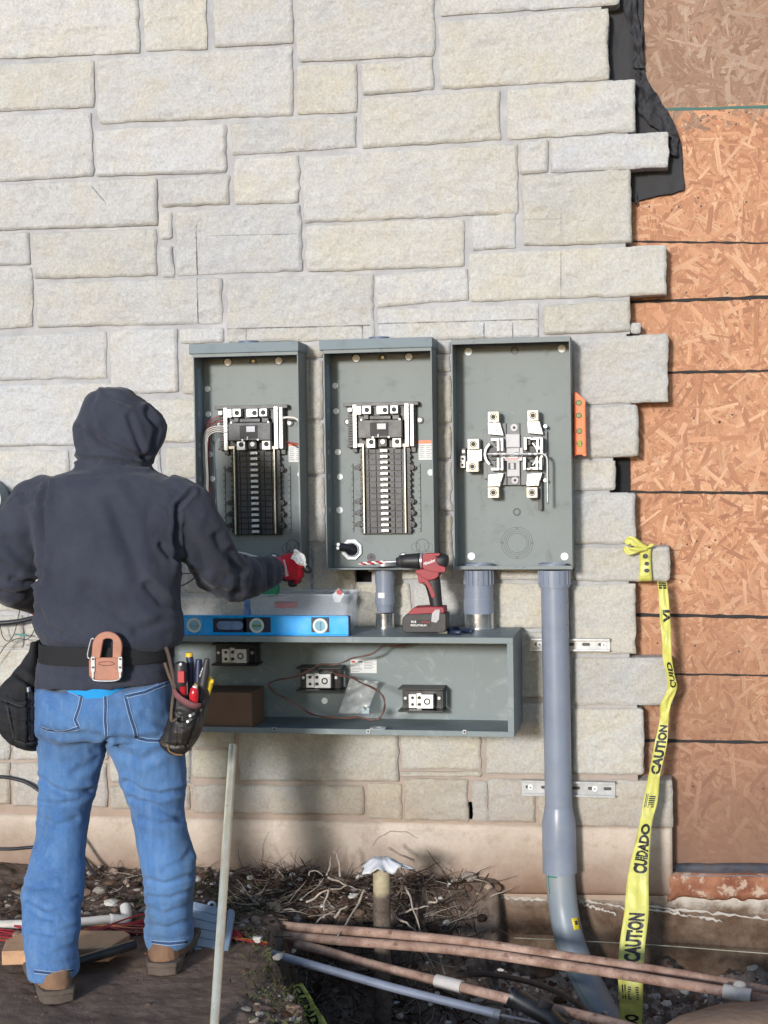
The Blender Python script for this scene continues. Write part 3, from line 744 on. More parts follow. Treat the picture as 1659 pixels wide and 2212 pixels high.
M_LGREY = simple('pale grey plastic', sr(168, 166, 170), .35, var=.1)
M_PVC = simple('grey pvc', sr(128, 136, 152), .32, var=.08, scale=8, dirt=sr(150, 150, 148), dirtamt=.3, dscale=20, bump=.05)
M_PVC2 = simple('dusty grey pvc', sr(132, 140, 148), .42, var=.1, scale=9, dirt=sr(150, 140, 126), dirtamt=.6, dscale=9, bump=.1)
M_COAT = simple('hole in lug', (.02, .018, .016), .6)
M_ORANGE = simple('orange plastic', sr(246, 104, 22), .4, var=.06)
M_RED = simple('red plastic', sr(176, 34, 44), .4, var=.15, dirt=sr(90, 30, 34), dirtamt=.4)
M_PAPER = simple('paper label', sr(212, 212, 210), .6, var=.06)
M_INKG = simple('label ink', sr(120, 120, 124), .7)
M_WIRE_W = simple('white wire', sr(214, 206, 196), .4, var=.06)
M_WIRE_BR = simple('brown wire', sr(96, 66, 58), .4, var=.2)
M_WIRE_R = simple('red wire', sr(150, 34, 44), .45, var=.2)
M_CABLE = simple('black cable', sr(34, 34, 40), .4, var=.2)

class Frame:
    """rectangles and discs given in the pixels of an enlarged crop of the photograph"""
    def __init__(s, ou, ov, k): s.ou, s.ov, s.k = ou, ov, k
    def p(s, x, y, d): return P(s.ou + x*s.k, s.ov + y*s.k, d)
    def m(s, px, d): return M(px*s.k, d)
    def rect(s, mb, x0, y0, x1, y1, df, db):
        a, b_, c, e = s.p(x0, y0, df), s.p(x1, y0, df), s.p(x0, y1, df), s.p(x1, y1, df)
        return mb.box2(((a.x + c.x)/2, -df, (a.z + b_.z)/2), ((b_.x + e.x)/2, -db, (c.z + e.z)/2))
    def disc(s, mb, x, y, r, df, db, seg=20, r1=None):
        a = s.p(x, y, df); q = s.m(r, df)
        return mb.cyl((a.x, -db, a.z), a, q if r1 is None else s.m(r1, df), q, seg)
    def ring(s, mb, x, y, ro, ri, df, db, seg=28):
        a = s.p(x, y, df); return mb.ring((a.x, -db, a.z), (0, -1, 0), s.m(ro, df), s.m(ri, df), df - db, seg)
R3, R4, R5, R21 = Frame(345.6, 691, .2605), Frame(662.4, 691, .2605), Frame(921.7, 691, .2605), Frame(345.6, 1238.5, .4861)
R24, R25, R6, R23, R22, R26 = Frame(1094.5, 1728, .3403), Frame(1094.5, 1094.5, .3403), Frame(0, 806.5, .3993), Frame(576, 1728, .3472), Frame(0, 1555, .3819), Frame(0, 1325, .3125)

def enclosure(mb, x0, x1, z0, z1, db, df, t=.0018, flange=0, top=True, fl_sides='lrtb'):
    mb.box2((x0, -db, z0), (x1, -db - t, z1))
    mb.box2((x0, -db - t, z0), (x0 + t, -df, z1)); mb.box2((x1 - t, -db - t, z0), (x1, -df, z1))
    mb.box2((x0 + t, -db - t, z0), (x1 - t, -df, z0 + t)); mb.box2((x0 + t, -db - t, z1 - t), (x1 - t, -df, z1))
    if flange:
        g = .0005
        for k in fl_sides:
            f = flange if not isinstance(flange, dict) else flange[k]
            if k == 'l': mb.box2((x0, -df - g, z0), (x0 + f, -df - t - g, z1))
            if k == 'r': mb.box2((x1 - f, -df - g, z0), (x1, -df - t - g, z1))
            if k == 't': mb.box2((x0, -df - t - 2*g, z1 - f), (x1, -df - 2*t - 2*g, z1))
            if k == 'b': mb.box2((x0, -df - t - 2*g, z0), (x1, -df - 2*t - 2*g, z0 + f))
def part(mb, name, mat, parent, **kw): return mb.build(name, mat, parent, **kw)

# ---------------------------------------------------------------- breaker panel, built once at the middle position
DB, DF = .020, .134
pa, pb, pc, pd = P(695, 757, DF), P(929.4, 749.6, DF), P(708.8, 1233, DF), P(942, 1228, DF)
bx0, bx1, bz0, bz1 = (pa.x + pc.x)/2, (pb.x + pd.x)/2, (pc.z + pd.z)/2, (pa.z + pb.z)/2
def grey_ring_set(F, mb, x, y, radii, d, w=2.2):
    for r in radii: F.ring(mb, x, y, r, r - w, d + .0012, d, 36)
def make_panel():
    t = thing('breaker_panel', 'open grey breaker panel between the other two boxes with the drill at its lower corner', 'breaker panel', ((bx0 + bx1)/2, -DB, bz0), 'open breaker panels with bare buses')
    b = MB(); enclosure(b, bx0, bx1, bz0, bz1, DB, DF, flange={'l': .004, 'r': .004, 't': .012, 'b': .006})
    e = b.build('enclosure', M_GREY, t, bevel=.0008)
    b = MB(); ca, cb = P(689.2, 735, DF + .01), P(933, 727, DF + .01); zt = (ca.z + cb.z)/2; zb = bz1 - .001
    prof = [(-.004, zt - .004), (-DF - .009, zt), (-DF - .0095, zb + .002), (-DF - .006, zb), (-.004, zb + .001)]
    n = len(prof); b.add([(ca.x, y, z) for y, z in prof] + [(cb.x, y, z) for y, z in prof], [tuple(range(n)), tuple(reversed(range(n, 2*n)))] + [(i, i + n, (i + 1) % n + n, (i + 1) % n) for i in range(n)])
    b.build('top_cap', M_GREY2, t, bevel=.001)
    b = MB(); c = R4.p(600, 118, .07); b.cyl((c.x, -.07, zt - .003), (c.x, -.07, zt + .010), R4.m(88, .07), R4.m(84, .07), 28); b.cyl((c.x, -.07, zt - .003), (c.x, -.07, zt + .003), R4.m(110, .07), seg=28)
    b.build('hub_plate', simple('hub cover', sr(92, 104, 126), .5), t, smooth=True)
    # sticker strip on the left inner wall
    b = MB(); a1, a2 = P(712, 788, .09), P(712, 928, .09); b.box2((bx0 + .0018, -.055, a1.z), (bx0 + .0026, -.092, a2.z)); b.build('sticker', simple('faded sticker', sr(130, 148, 176), .5, var=.1), t)
    for (x, y) in ((410, 318), (846, 305)):
        b = MB(); R4.ring(b, x, y, 40, 30, DB + .003, DB + .0015); o = b.build('gasket', M_PLAST, t)
        b = MB(); R4.disc(b, x, y, 31, DB + .006, DB + .0015, 20); R4.disc(b, x, y, 15, DB + .009, DB + .006, 12); b.build('screw', M_WHITE, t, smooth=True)
    b = MB(); c = R4.p(627, 318, DB + .0035); r = R4.m(38, DB)
    pts = [(c.x + r*cos(k*pi/12), c.z + r*.98*sin(k*pi/12) - r*.2) for k in range(13)] + [(c.x - r, c.z - r*.55), (c.x + r, c.z - r*.55)]
    b.prism(pts, -DB - .0019, -DB - .0032); o = b.build('keyhole', M_PLAST, t)
    b = MB(); R4.disc(b, 629, 310, 12, DB + .007, DB + .0033, 10); b.build('screw', M_BRASS, t, smooth=True)
    for (x, y, r) in ((236, 545, 25), (243, 757, 25), (258, 1096, 26), (275, 1301, 25), (272, 1577, 28), (1028, 1265, 25)):
        b = MB(); R4.disc(b, x, y, r, DB + .0035, DB + .0018, 18); b.build('pale_disc', M_WHITE, t, smooth=True)  # plain white discs on the back plate
    for (x, y) in ((165, 757), (178, 1018), (180, 1096), (183, 1301), (200, 1577)):
        q = P(R4.ou + R4.k*x, R4.ov + R4.k*y, .085); b = MB(); b.cyl((bx0 + .0017, -.085, q.z), (bx0 + .0028, -.085, q.z), R4.m(24, .08), seg=16); b.build('pale_disc', M_LGREY, t)  # pale discs painting the back discs' reflections onto the side wall
    # interior carrier
    fr = MB()
    R4.rect(fr, 305, 682, 925, 712, .058, DB + .002); R4.rect(fr, 345, 712, 905, 1058, .046, DB + .002)
    for k in range(15): R4.rect(fr, 345, 742 + k*21, 400, 755 + k*21, .056, .046)
    R4.rect(fr, 333, 1040, 400, 1058, .056, .03); R4.rect(fr, 385, 1058, 420, 1100, .04, DB + .002); R4.rect(fr, 868, 1050, 905, 1095, .04, DB + .002)
    fr.build('carrier', M_PLAST, t, bevel=.0008)
    for (x, y) in ((337, 845), (938, 830)):
        b = MB(); R4.disc(b, x, y, 30, .03, DB + .002, 14); e_ = b.build('mounting_ear', M_PLAST, t); b = MB(); R4.disc(b, x, y, 17, .034, .03, 14); b.build('screw', M_WHITE, t, smooth=True)
    for (x0, x1, y0, y1) in ((385, 413, 705, 1060), (815, 845, 695, 1045), (860, 885, 700, 1045)):
        b = MB(); R4.rect(b, x0, y0, x1, y1, .066, .046)
        k = y0 + 12
        while k < y1 - 6:
            R4.disc(b, (x0 + x1)/2 + (-3 if int(k) % 2 else 3), k, 9, .069, .066, 8); k += 17
        b.build('neutral_bar', M_TIN, t)
    for (x0, y0, x1, y1) in ((415, 715, 452, 785), (462, 712, 530, 780), (580, 712, 675, 780), (692, 710, 755, 775), (340, 730, 372, 762), (497, 982, 567, 1060), (712, 977, 782, 1056)):
        b = MB(); R4.rect(b, x0, y0, x1, y1, .078, .046); lug = b.build('lug', M_TIN, t, bevel=.001)
        if x1 - x0 > 50:
            cx = x1 - 32 if x1 - x0 < 80 else 648; cy = (y0 + y1)/2 - (8 if y0 > 900 else 0)
            b = MB(); R4.ring(b, cx, cy, 21, 14, .080, .078, 16); R4.disc(b, cx, cy, 14, .0785, .078, 12); b.build('set_screw', M_COAT, lug)
    b = MB(); R4.rect(b, 595, 976, 665, 1050, .070, .046); q = b.build('screw_block', M_PLAST, t, bevel=.001); b = MB(); R4.disc(b, 630, 1010, 20, .076, .07, 14); b.build('screw', M_WHITE, q, smooth=True)
    # main breaker
    b = MB(); R4.rect(b, 425, 826, 790, 980, .092, .046); R4.rect(b, 520, 792, 700, 826, .082, .046); R4.rect(b, 470, 785, 515, 826, .075, .046); R4.rect(b, 708, 785, 770, 826, .075, .046)
    mbk = b.build('main_breaker', M_PLAST, t, bevel=.002)
    b = MB(); R4.rect(b, 526, 850, 676, 960, .0945, .092); b.build('toggle_recess', M_COAT, mbk)
    b = MB(); R4.rect(b, 582, 858, 658, 908, .100, .0945); R4.rect(b, 585, 945, 600, 975, .098, .0945); b.build('toggle', M_LGREY, mbk, bevel=.001)
    for (x, y) in ((452, 828), (770, 822), (548, 975), (680, 972)):
        b = MB(); R4.disc(b, x, y, 8, .094, .092, 8); b.build('screw', M_ZINC, mbk)
    # bus bed: fifteen rows of breaker seats
    bed = MB(); R4.rect(bed, 452, 1060, 862, 1775, .040, DB + .002)
    b2 = MB(); b3 = MB()
    for k in range(15):
        y = 1064 + k*47.3
        sh = k*.95
        for (xa_, xb_) in ((492, 512), (518, 572), (576, 612), (690, 722), (727, 782), (788, 805)):
            R4.rect(b2 if xa_ < 620 else b3, xa_ + sh, y + 4, xb_ + sh, y + 43, .046, .040)
        for (xa_, xb_) in ((440, 460), (842, 862)):
            R4.rect(bed, xa_ + sh*.6, y + 6, xb_ + sh*.6, y + 30, .052, .03)
    bed.build('bus_bed', M_PLAST, t, bevel=.0006); b2.build('breaker_seats', M_PLAST2, t, bevel=.0006); b3.build('breaker_seats', M_PLAST2, t, bevel=.0006)
    for (xa_, ya_, xb_, yb_) in ((464, 1040, 482, 1768), (808, 1040, 824, 1764)):
        b = MB(); a_, c_ = R4.p(xa_, ya_, .058), R4.p(xb_, yb_, .058)
        b.box2((a_.x - .0018 + (c_.x - a_.x)*.5, -.058, a_.z), (a_.x + .0018 + (c_.x - a_.x)*.5, -.046, c_.z)); R4.rect(b, xa_ - 40 if xa_ < 600 else xa_ - 15, 1028, xa_ + 8 if xa_ < 600 else xa_ + 40, 1050, .060, .046)
        b.build('mounting_rail', M_BRASS, t)
    for k in range(15):
        y = 1085 + k*47.3; x = 638 + k*.9
        b = MB(); R4.rect(b, x - 30, y - 11, x + 30, y + 11, .062, .046); R4.rect(b, x - 14, y - 7, x + 14, y + 7, .066, .062); b.build('bus_stab', M_TIN, t, bevel=.0008)
    for sx in (-1, 1):
        x = 428 if sx < 0 else 868
        for k, y in enumerate((1222, 1503, 1598, 1694)):
            b = MB(); R4.disc(b, x + k*2, y, 24, .046, DB + .002, 12); R4.rect(b, min(x, x + sx*38), y - 8, max(x, x + sx*38), y + 14, .036, DB + .002); f = b.build('bed_foot', M_PLAST2, t, bevel=.0006)
            b = MB(); R4.disc(b, x + k*2, y, 9, .049, .046, 8); b.build('screw', M_PLAST, f)
        xx = (358, 385) if sx < 0 else (914, 942)
        b = MB(); a_ = R4.p(xx[0] + 6, 1190, .028); c_ = R4.p(xx[1] + 6, 1755, .028); b.box2((a_.x, -.028, a_.z), (c_.x, -.022, c_.z))
        gb = b.build('ground_bar', M_GREY, t, bevel=.0006)
        b = MB()
        for k in range(11): R4.disc(b, (xx[0] + xx[1])/2 + 3 + k*.9, 1212 + k*52, 7, .0285, .0279, 8)
        b.build('bar_holes', M_PLAST2, gb)
    b = MB(); R4.rect(b, 928, 1026, 1044, 1160, DB + .0026, DB + .0018); lb = b.build('label', M_PAPER, t)
    b = MB(); R4.rect(b, 928, 1000, 1035, 1025, DB + .0026, DB + .0018); b.build('label_band', M_ORANGE, lb)
    b = MB()
    for k in range(7): R4.rect(b, 936, 1040 + k*16, 980 - (k % 3)*6, 1044 + k*16, DB + .003, DB + .0026); R4.rect(b, 992, 1040 + k*16, 1038 - (k % 2)*9, 1044 + k*16, DB + .003, DB + .0026)
    b.build('label_print', M_INKG, lb)
    b = MB(); grey_ring_set(R4, b, 960, 1870, (52, 58), DB + .0018); grey_ring_set(R4, b, 905, 1885, (38,), DB + .0018); grey_ring_set(R4, b, 1012, 1885, (38,), DB + .0018); b.build('knockout_rings', M_PLAST2, t)
    b = MB(); R4.disc(b, 535, 1970, 36, DB + .004, DB + .0018); g_ = b.build('grommet', M_PLAST2, t); b = MB(); R4.disc(b, 535, 1968, 10, DB + .0045, DB + .004); b.build('grommet_hole', M_COAT, g_)
    b = MB(); R4.disc(b, 800, 1962, 34, DB + .004, DB + .0018); g_ = b.build('grommet', M_PLAST2, t); b = MB(); R4.disc(b, 800, 1962, 25, DB + .007, DB + .004); b.build('screw', M_WHITE, g_, smooth=True)
    return t
panel = make_panel()
# the left panel: the same thing moved along the wall
dx = ((P(413.9, 763.4, DF).x + P(425, 1229, DF).x)/2) - bx0
dx = (dx + (P(646.5, 763, DF).x + P(653, 1229, DF).x)/2 - bx1)/2
dz = (P(644.7, 760, DF).z + P(413.9, 765, DF).z)/2 - bz1
def copy_tree(o, parent=None):
    c = o.copy(); C.objects.link(c); WP[c.name] = WP[o.name].copy()
    if parent is not None: c.parent = parent
    for ch in list(o.children): copy_tree(ch, c)
    return c
panel_l = copy_tree(panel); panel_l.location = panel.location + Vector((dx, 0, dz*.5))
panel_l['label'] = 'open grey breaker panel behind the reaching arm, wired with white and brown leads'
WPL = panel_l.location - panel.location
WP[panel_l.name] = Vector(panel_l.location)
# extras of the left panel
def wire(F, pts, ds, r, mat, parent, name='wire', n=6):
    """smooth tube through points given in crop pixels"""
    q = [F.p(x, y, ds if not hasattr(ds, '__len__') else ds[i]) for i, (x, y) in enumerate(pts)]
    b = MB(); b.tube(smooth_path(q, n), r, 8); return b.build(name, mat, parent, smooth='all')
def smooth_path(q, n=6):
    out = []
    for i in range(len(q) - 1):
        p0 = q[max(i - 1, 0)]; p1 = q[i]; p2 = q[i + 1]; p3 = q[min(i + 2, len(q) - 1)]
        for k in range(n):
            t_ = k/n; t2, t3 = t_*t_, t_*t_*t_
            out.append(.5*((2*p1) + (p2 - p0)*t_ + (2*p0 - 5*p1 + 4*p2 - p3)*t2 + (3*p1 - p0 - 3*p2 + p3)*t3))
    out.append(q[-1]); return out
for k in range(4):
    o = 10*k
    wire(R3, [(545, 885 + 16*k), (470, 882 + 15*k), (400 + o*.6, 905 + 14*k), (362 + o, 975 + 8*k), (360 + o, 1150), (372 + o*.9, 1300), (368 + o, 1420), (392 + o*.7, 1600), (400 + o*.6, 1760)], .062 + .004*k, .0017, M_WIRE_W, panel_l)
for k in range(4):
    o = 9*k
    wire(R3, [(545, 800 + 14*k), (480, 802 + 14*k), (410 + o*.6, 840 + 12*k), (372 + o, 900 + 8*k), (378 + o, 1100), (392 + o*.9, 1400), (400 + o*.8, 1600), (418 + o*.6, 1760)], .052 + .003*k, .0016, M_WIRE_BR if k % 3 else M_WIRE_R, panel_l)
wire(R3, [(1020, 812), (1080, 808), (1130, 820), (1160, 860), (1166, 950), (1158, 1150), (1160, 1400), (1165, 1620), (1168, 1750), (1172, 1900), (1165, 1985)], .075, .0042, M_WIRE_W, panel_l)
wire(R3, [(1050, 1010), (1100, 1020), (1150, 1028)], .06, .002, M_WIRE_R, panel_l); wire(R3, [(1060, 1018), (1110, 1040), (1160, 1066)], .06, .002, M_CABLE, panel_l)
wire(R3, [(640, 1930), (700, 1938), (760, 1956), (830, 1975), (900, 2010)], .15, .0042, M_WIRE_W, panel_l)
# extras of the middle panel: the locknut and cable stub
b = MB()
c = R4.p(372, 1905, DB + .012); ro, ri = R4.m(92, .03), R4.m(62, .03)
vs, fs = [], []
for k in range(8):
    a_ = pi/8 + k*pi/4
    for rr_, yy_ in ((ro, -DB - .002), (ro, -DB - .012), (ri, -DB - .012), (ri, -DB - .002)): vs.append((c.x + rr_*cos(a_), yy_, c.z + rr_*sin(a_)))
for k in range(8):
    a_, e_ = k*4, ((k + 1) % 8)*4
    for m_ in range(4): fs.append((a_ + m_, e_ + m_, e_ + (m_ + 1) % 4, a_ + (m_ + 1) % 4))
b.add(vs, fs); nut = b.build('locknut', M_ZINC, panel, bevel=.001)
b = MB(); R4.disc(b, 372, 1905, 66, DB + .003, DB + .0018); b.build('opening', M_BLACK, nut)
b = MB(); R4.ring(b, 372, 1905, 61, 52, DB + .02, DB + .002); b.build('bushing', M_PVC, nut)
st = MB(); st.tube([R4.p(395, 1915, .04), R4.p(345, 1890, .055), R4.p(265, 1880, .07)], R4.m(34, .05), 14); st.build('cable_stub', M_CABLE, panel, smooth=True)
st = MB(); st.tube([R4.p(268, 1905, .075), R4.p(250, 1850, .078)], R4.m(13, .05), 10); R4.disc(st, 262, 1862, 14, .085, .07, 8); R4.disc(st, 258, 1893, 13, .085, .07, 8); st.build('cable_clamp', M_ZINC, panel, smooth=True)

# ---------------------------------------------------------------- meter box
pa, pb, pc, pd = P(971.5, 733, DF), P(1233.5, 727, DF), P(984.2, 1230, DF), P(1235, 1230, DF)
mx0, mx1, mz0, mz1 = (pa.x + pc.x)/2, (pb.x + pd.x)/2, (pc.z + pd.z)/2, (pa.z + pb.z)/2
mt = thing('meter_box', 'open grey meter box with brass lugs and a hooked lever, rightmost on the wall', 'meter box', ((mx0 + mx1)/2, -DB, mz0))
b = MB(); enclosure(b, mx0, mx1, mz0, mz1, DB, DF, flange={'l': .004, 'r': .004, 't': .017, 'b': .012}); b.build('enclosure', M_GREY, mt, bevel=.0008)
b = MB(); c = R5.p(692, 140, .07); b.box2((c.x - .058, -.03, mz1), (c.x + .058, -.11, mz1 + .0035)); b.build('hub_plate', simple('hub cover blue', sr(84, 98, 140), .5), mt)
b = MB(); q = R5.p(214, 300, .11); q2 = R5.p(226, 425, .11); b.box2((mx0 + .0018, -.10, q.z), (mx0 + .0026, -.125, q2.z)); b.build('sticker', M_GREY2, mt)
for (x, y) in ((345, 263), (1120, 238), (370, 1960), (1143, 1962)):
    b = MB(); R5.disc(b, x, y, 31, DB + .005, DB + .0018); R5.disc(b, x, y, 15, DB + .008, DB + .005, 10); b.build('screw', M_WHITE, mt, smooth=True)
for (x, y) in ((728, 255), (748, 1593)):
    b = MB(); R5.ring(b, x, y, 33, 20, DB + .004, DB + .0018); g_ = b.build('grommet', M_PLAST2, mt); b = MB(); R5.disc(b, x, y, 14, DB + .005, DB + .0018, 12); b.build('grommet_pin', M_GREY, g_)
b = MB(); grey_ring_set(R5, b, 750, 1850, (131, 112, 96, 81), DB + .0018, 2.6)
for a_ in range(4): R5.disc(b, 750 + 122*cos(a_*pi/2), 1850 + 122*sin(a_*pi/2), 6, DB + .0032, DB + .0018, 6)
b.build('knockout_rings', M_PLAST2, mt)
b = MB(); R5.rect(b, 500, 855, 955, 1370, .045, DB + .002); R5.rect(b, 470, 925, 1000, 1315, .040, DB + .002)
for x in (655, 768): R5.rect(b, x - 5, 855, x + 5, 1370, .056, .045)
b.build('meter_base', simple('meter base grey', sr(112, 114, 116), .5, var=.12), mt, bevel=.001)
b = MB(); R5.rect(b, 655, 945, 772, 1060, .062, .045); R5.rect(b, 665, 1165, 772, 1300, .062, .045); R5.rect(b, 600, 1060, 800, 1165, .056, .045); b.build('centre_block', M_LGREY, mt, bevel=.002)
for (x, y) in ((725, 893), (732, 1330)):
    b = MB(); R5.disc(b, x, y, 30, .050, .045); g_ = b.build('boss', M_LGREY, mt); b = MB(); R5.disc(b, x, y, 11, .0508, .05); b.build('boss_hole', M_COAT, g_)
b = MB(); R5.rect(b, 676, 1185, 740, 1240, .064, .062); b.build('slot_recess', M_PLAST2, mt); b = MB(); R5.rect(b, 695, 1188, 722, 1238, .066, .064); b.build('slot_block', M_LGREY, mt)
b = MB(); R5.rect(b, 625, 1135, 790, 1168, .0685, .056); lb = b.build('label', M_PAPER, mt); b = MB(); R5.rect(b, 660, 1147, 770, 1152, .069, .0685); R5.rect(b, 650, 1157, 760, 1161, .069, .0685); b.build('label_print', M_RED, lb)
for (x, y, by, sy) in ((552, 804, 897, 1), (880, 793, 888, 1), (552, 1432, 1333, -1), (873, 1432, 1328, -1)):
    b = MB(); R5.rect(b, x - 46, y - 44, x + 46, y + 44, .088, .05); lug = b.build('lug', M_BRASS, mt, bevel=.002)
    b = MB(); R5.ring(b, x, y, 30, 22, .0885, .088); R5.disc(b, x, y, 19, .0884, .088); b.build('set_screw', M_COAT, lug)
    cx = x + 12
    b = MB()
    a_ = [(x - 46, by - sy*48), (x + 60 - 6, by - sy*48), (x + 86, by + sy*62), (x - 40, by + sy*50)]
    w_ = [R5.p(px, py, .072) for px, py in a_]; b.prism([(p.x, p.z) for p in w_], -.072, -.05); b.build('bus_plate', M_TIN, mt, bevel=.001)
    b = MB(); R5.disc(b, cx, by, 46, .078, .072); R5.disc(b, cx, by, 24, .086, .078, 6); b.build('bolt', M_ZINC, mt, smooth=True)
    # jaw bracket: a folded strip with two spring fingers
    b = MB(); yy_ = by + sy*85
    R5.rect(b, x - 20, min(yy_, yy_ + sy*22), x + 84, max(yy_, yy_ + sy*22), .080, .05)
    R5.rect(b, x + 30, min(yy_, yy_ + sy*105), x + 50, max(yy_, yy_ + sy*105), .095, .05); R5.rect(b, x + 62, min(yy_, yy_ + sy*105), x + 82, max(yy_, yy_ + sy*105), .095, .05)
    if x > 700: R5.rect(b, x - 75, min(yy_, yy_ + sy*105), x - 52, max(yy_, yy_ + sy*105), .095, .05); R5.rect(b, x - 60, min(yy_, yy_ + sy*14), x + 10, max(yy_, yy_ + sy*14), .08, .05)
    b.build('jaw', M_TIN, mt, bevel=.001)
def arc(F, mb, cx, cy, r, a0, a1, w, df, db, n=14):
    o, i_ = [], []
    for k in range(n + 1):
        a = a0 + (a1 - a0)*k/n
        o.append(F.p(cx + (r + w/2)*cos(a), cy + (r + w/2)*sin(a), df)); i_.append(F.p(cx + (r - w/2)*cos(a), cy + (r - w/2)*sin(a), df))
    for k in range(n): mb.prism([(p.x, p.z) for p in (o[k], o[k + 1], i_[k + 1], i_[k])], -df, -db)
for cx, a0, a1, r in ((590, pi*.72, pi*1.28, 108), (800, -pi*.28, pi*.28, 118), (855, -pi*.25, pi*.25, 100)):
    b = MB(); arc(R5, b, cx, 1113, r, a0, a1, 16 if cx != 800 else 8, .085, .05); b.build('spring_arc', M_TIN, mt)
for (x, y, r) in ((548, 1113, 52), (855, 1100, 55)):
    b = MB(); R5.disc(b, x, y, r, .058, .045, 20); b.build('jaw_cup', M_PLAST2, mt, smooth=True)
for (x0, y0, x1, y1) in ((566, 1000, 600, 1045), (830, 990, 862, 1040), (566, 1178, 600, 1230), (835, 1180, 865, 1232)):
    b = MB(); R5.rect(b, x0, y0, x1, y1, .075, .05); b.build('contact_block', M_PLAST, mt, bevel=.001)
b = MB(); b.tube([R5.p(505, 1112, .098), R5.p(990, 1112, .098)], R5.m(7, .1), 10)
for x in (568, 640, 745, 855, 905): b.tube([R5.p(x - 14, 1112, .098), R5.p(x + 14, 1112, .098)], R5.m(15, .1), 10)
b.build('bypass_shaft', M_ZINC, mt, smooth=True)
b = MB(); b.tube(smooth_path([R5.p(925, 1108, .10), R5.p(965, 1112, .10), R5.p(992, 1135, .10), R5.p(1000, 1180, .10), R5.p(1001, 1350, .10), R5.p(1003, 1528, .10)], 6), R5.m(10, .1), 10); b.build('lever', M_ZINC, mt, smooth='all')
b = MB(); R5.rect(b, 935, 1005, 968, 1210, .055, .04); b.build('spring_clip', M_TIN, mt, bevel=.001)
for yq in (882, 1330):
    b = MB(); R5.disc(b, 983, yq, 15, .06, .04); b.build('clip_screw', M_TIN, mt)
b = MB(); R5.rect(b, 925, 1180, 955, 1578, .050, .042); b.build('insulating_strip', M_PLAST2, mt, bevel=.001)
nb = MB(); R5.rect(nb, 338, 1075, 445, 1172, .060, DB + .002); R5.rect(nb, 440, 1072, 456, 1168, .072, .03); nb.build('neutral_plate', M_TIN, mt, bevel=.001)
nb = MB(); R5.disc(nb, 390, 1118, 30, .066, .06); R5.disc(nb, 390, 1118, 16, .074, .066, 6); nb.build('bolt', M_ZINC, mt, smooth=True)
for (x0, y0, x1, y1) in ((338, 986, 434, 1074), (326, 1172, 430, 1260)):
    b = MB(); R5.rect(b, x0, y0, x1, y1, .082, .03); lug = b.build('lug', M_BRASS, mt, bevel=.002); b = MB(); R5.ring(b, (x0 + x1)/2, (y0 + y1)/2, 30, 22, .0825, .082); R5.disc(b, (x0 + x1)/2, (y0 + y1)/2, 19, .0824, .082); b.build('set_screw', M_COAT, lug)
for (x0, y0, x1, y1) in ((283, 1062, 325, 1120), (278, 1126, 320, 1176), (276, 1180, 318, 1226)):
    b = MB(); R5.rect(b, x0, y0, x1, y1, .055, .03); lug = b.build('ground_lug', M_TIN if y0 > 1100 else M_PLAST2, mt, bevel=.001); b = MB(); R5.disc(b, (x0 + x1)/2, (y0 + y1)/2, 12, .0558, .055, 10); b.build('set_screw', M_COAT if y0 > 1100 else M_ZINC, lug)
for x in (428, 1048):
    q = R5.p(x, 2020, .075); b = MB(); b.ring((q.x, -.075, mz0 + .002), (0, 0, 1), R5.m(118, .075), R5.m(95, .075), .014, 32); b.build('locknut', M_PVC, mt, smooth=True)
b = MB()
for (x0, x1, y0, y1) in ((735, 760, 2046, 2052), (790, 818, 2044, 2062), (590, 600, 2047, 2050)):
    b.add([R5.p(x0, y1, DF + .0055), R5.p(x0 + 3, y1 + 2, DF + .0055), R5.p(x1, y0 + 2, DF + .0055), R5.p(x1 - 3, y0, DF + .0055)], [(0, 1, 2, 3)])
b.build('pen_mark', simple('blue pen', sr(60, 70, 110), .7), mt)

# ---------------------------------------------------------------- wire trough
TD = .32
ta, tb_, tc, td_ = P(1113.5, 1379, TD), P(400, 1372, TD), P(1113.5, 1589, TD), P(430, 1584, TD)
tz1, tz0, tx1 = (ta.z + tb_.z)/2, (tc.z + td_.z)/2, (ta.x + P(1106, 1589, TD).x)/2; tx0 = tx1 - 1.30
tr = thing('wire_trough', 'long open grey metal wiring trough carrying the drill, the blue level and the plastic tub', 'wire trough', ((tx0 + tx1)/2, -.02, tz0))
b = MB(); enclosure(b, tx0, tx1, tz0, tz1, .02, TD, t=.002, flange={'l': .02, 'r': .020, 't': .019, 'b': .018}); b.build('enclosure', M_GRIME, tr, bevel=.001)
F = R21
for (x, y) in ((508, 693), (925, 702), (1353, 705)):
    b = MB(); F.rect(b, x - 9, y - 9, x + 9, y + 9, TD + .009, TD + .0045); cl = b.build('cover_clip', M_ZINC, tr, bevel=.001); b = MB(); F.disc(b, x, y, 5, TD + .0098, TD + .009, 8); b.build('clip_hole', M_COAT, cl)
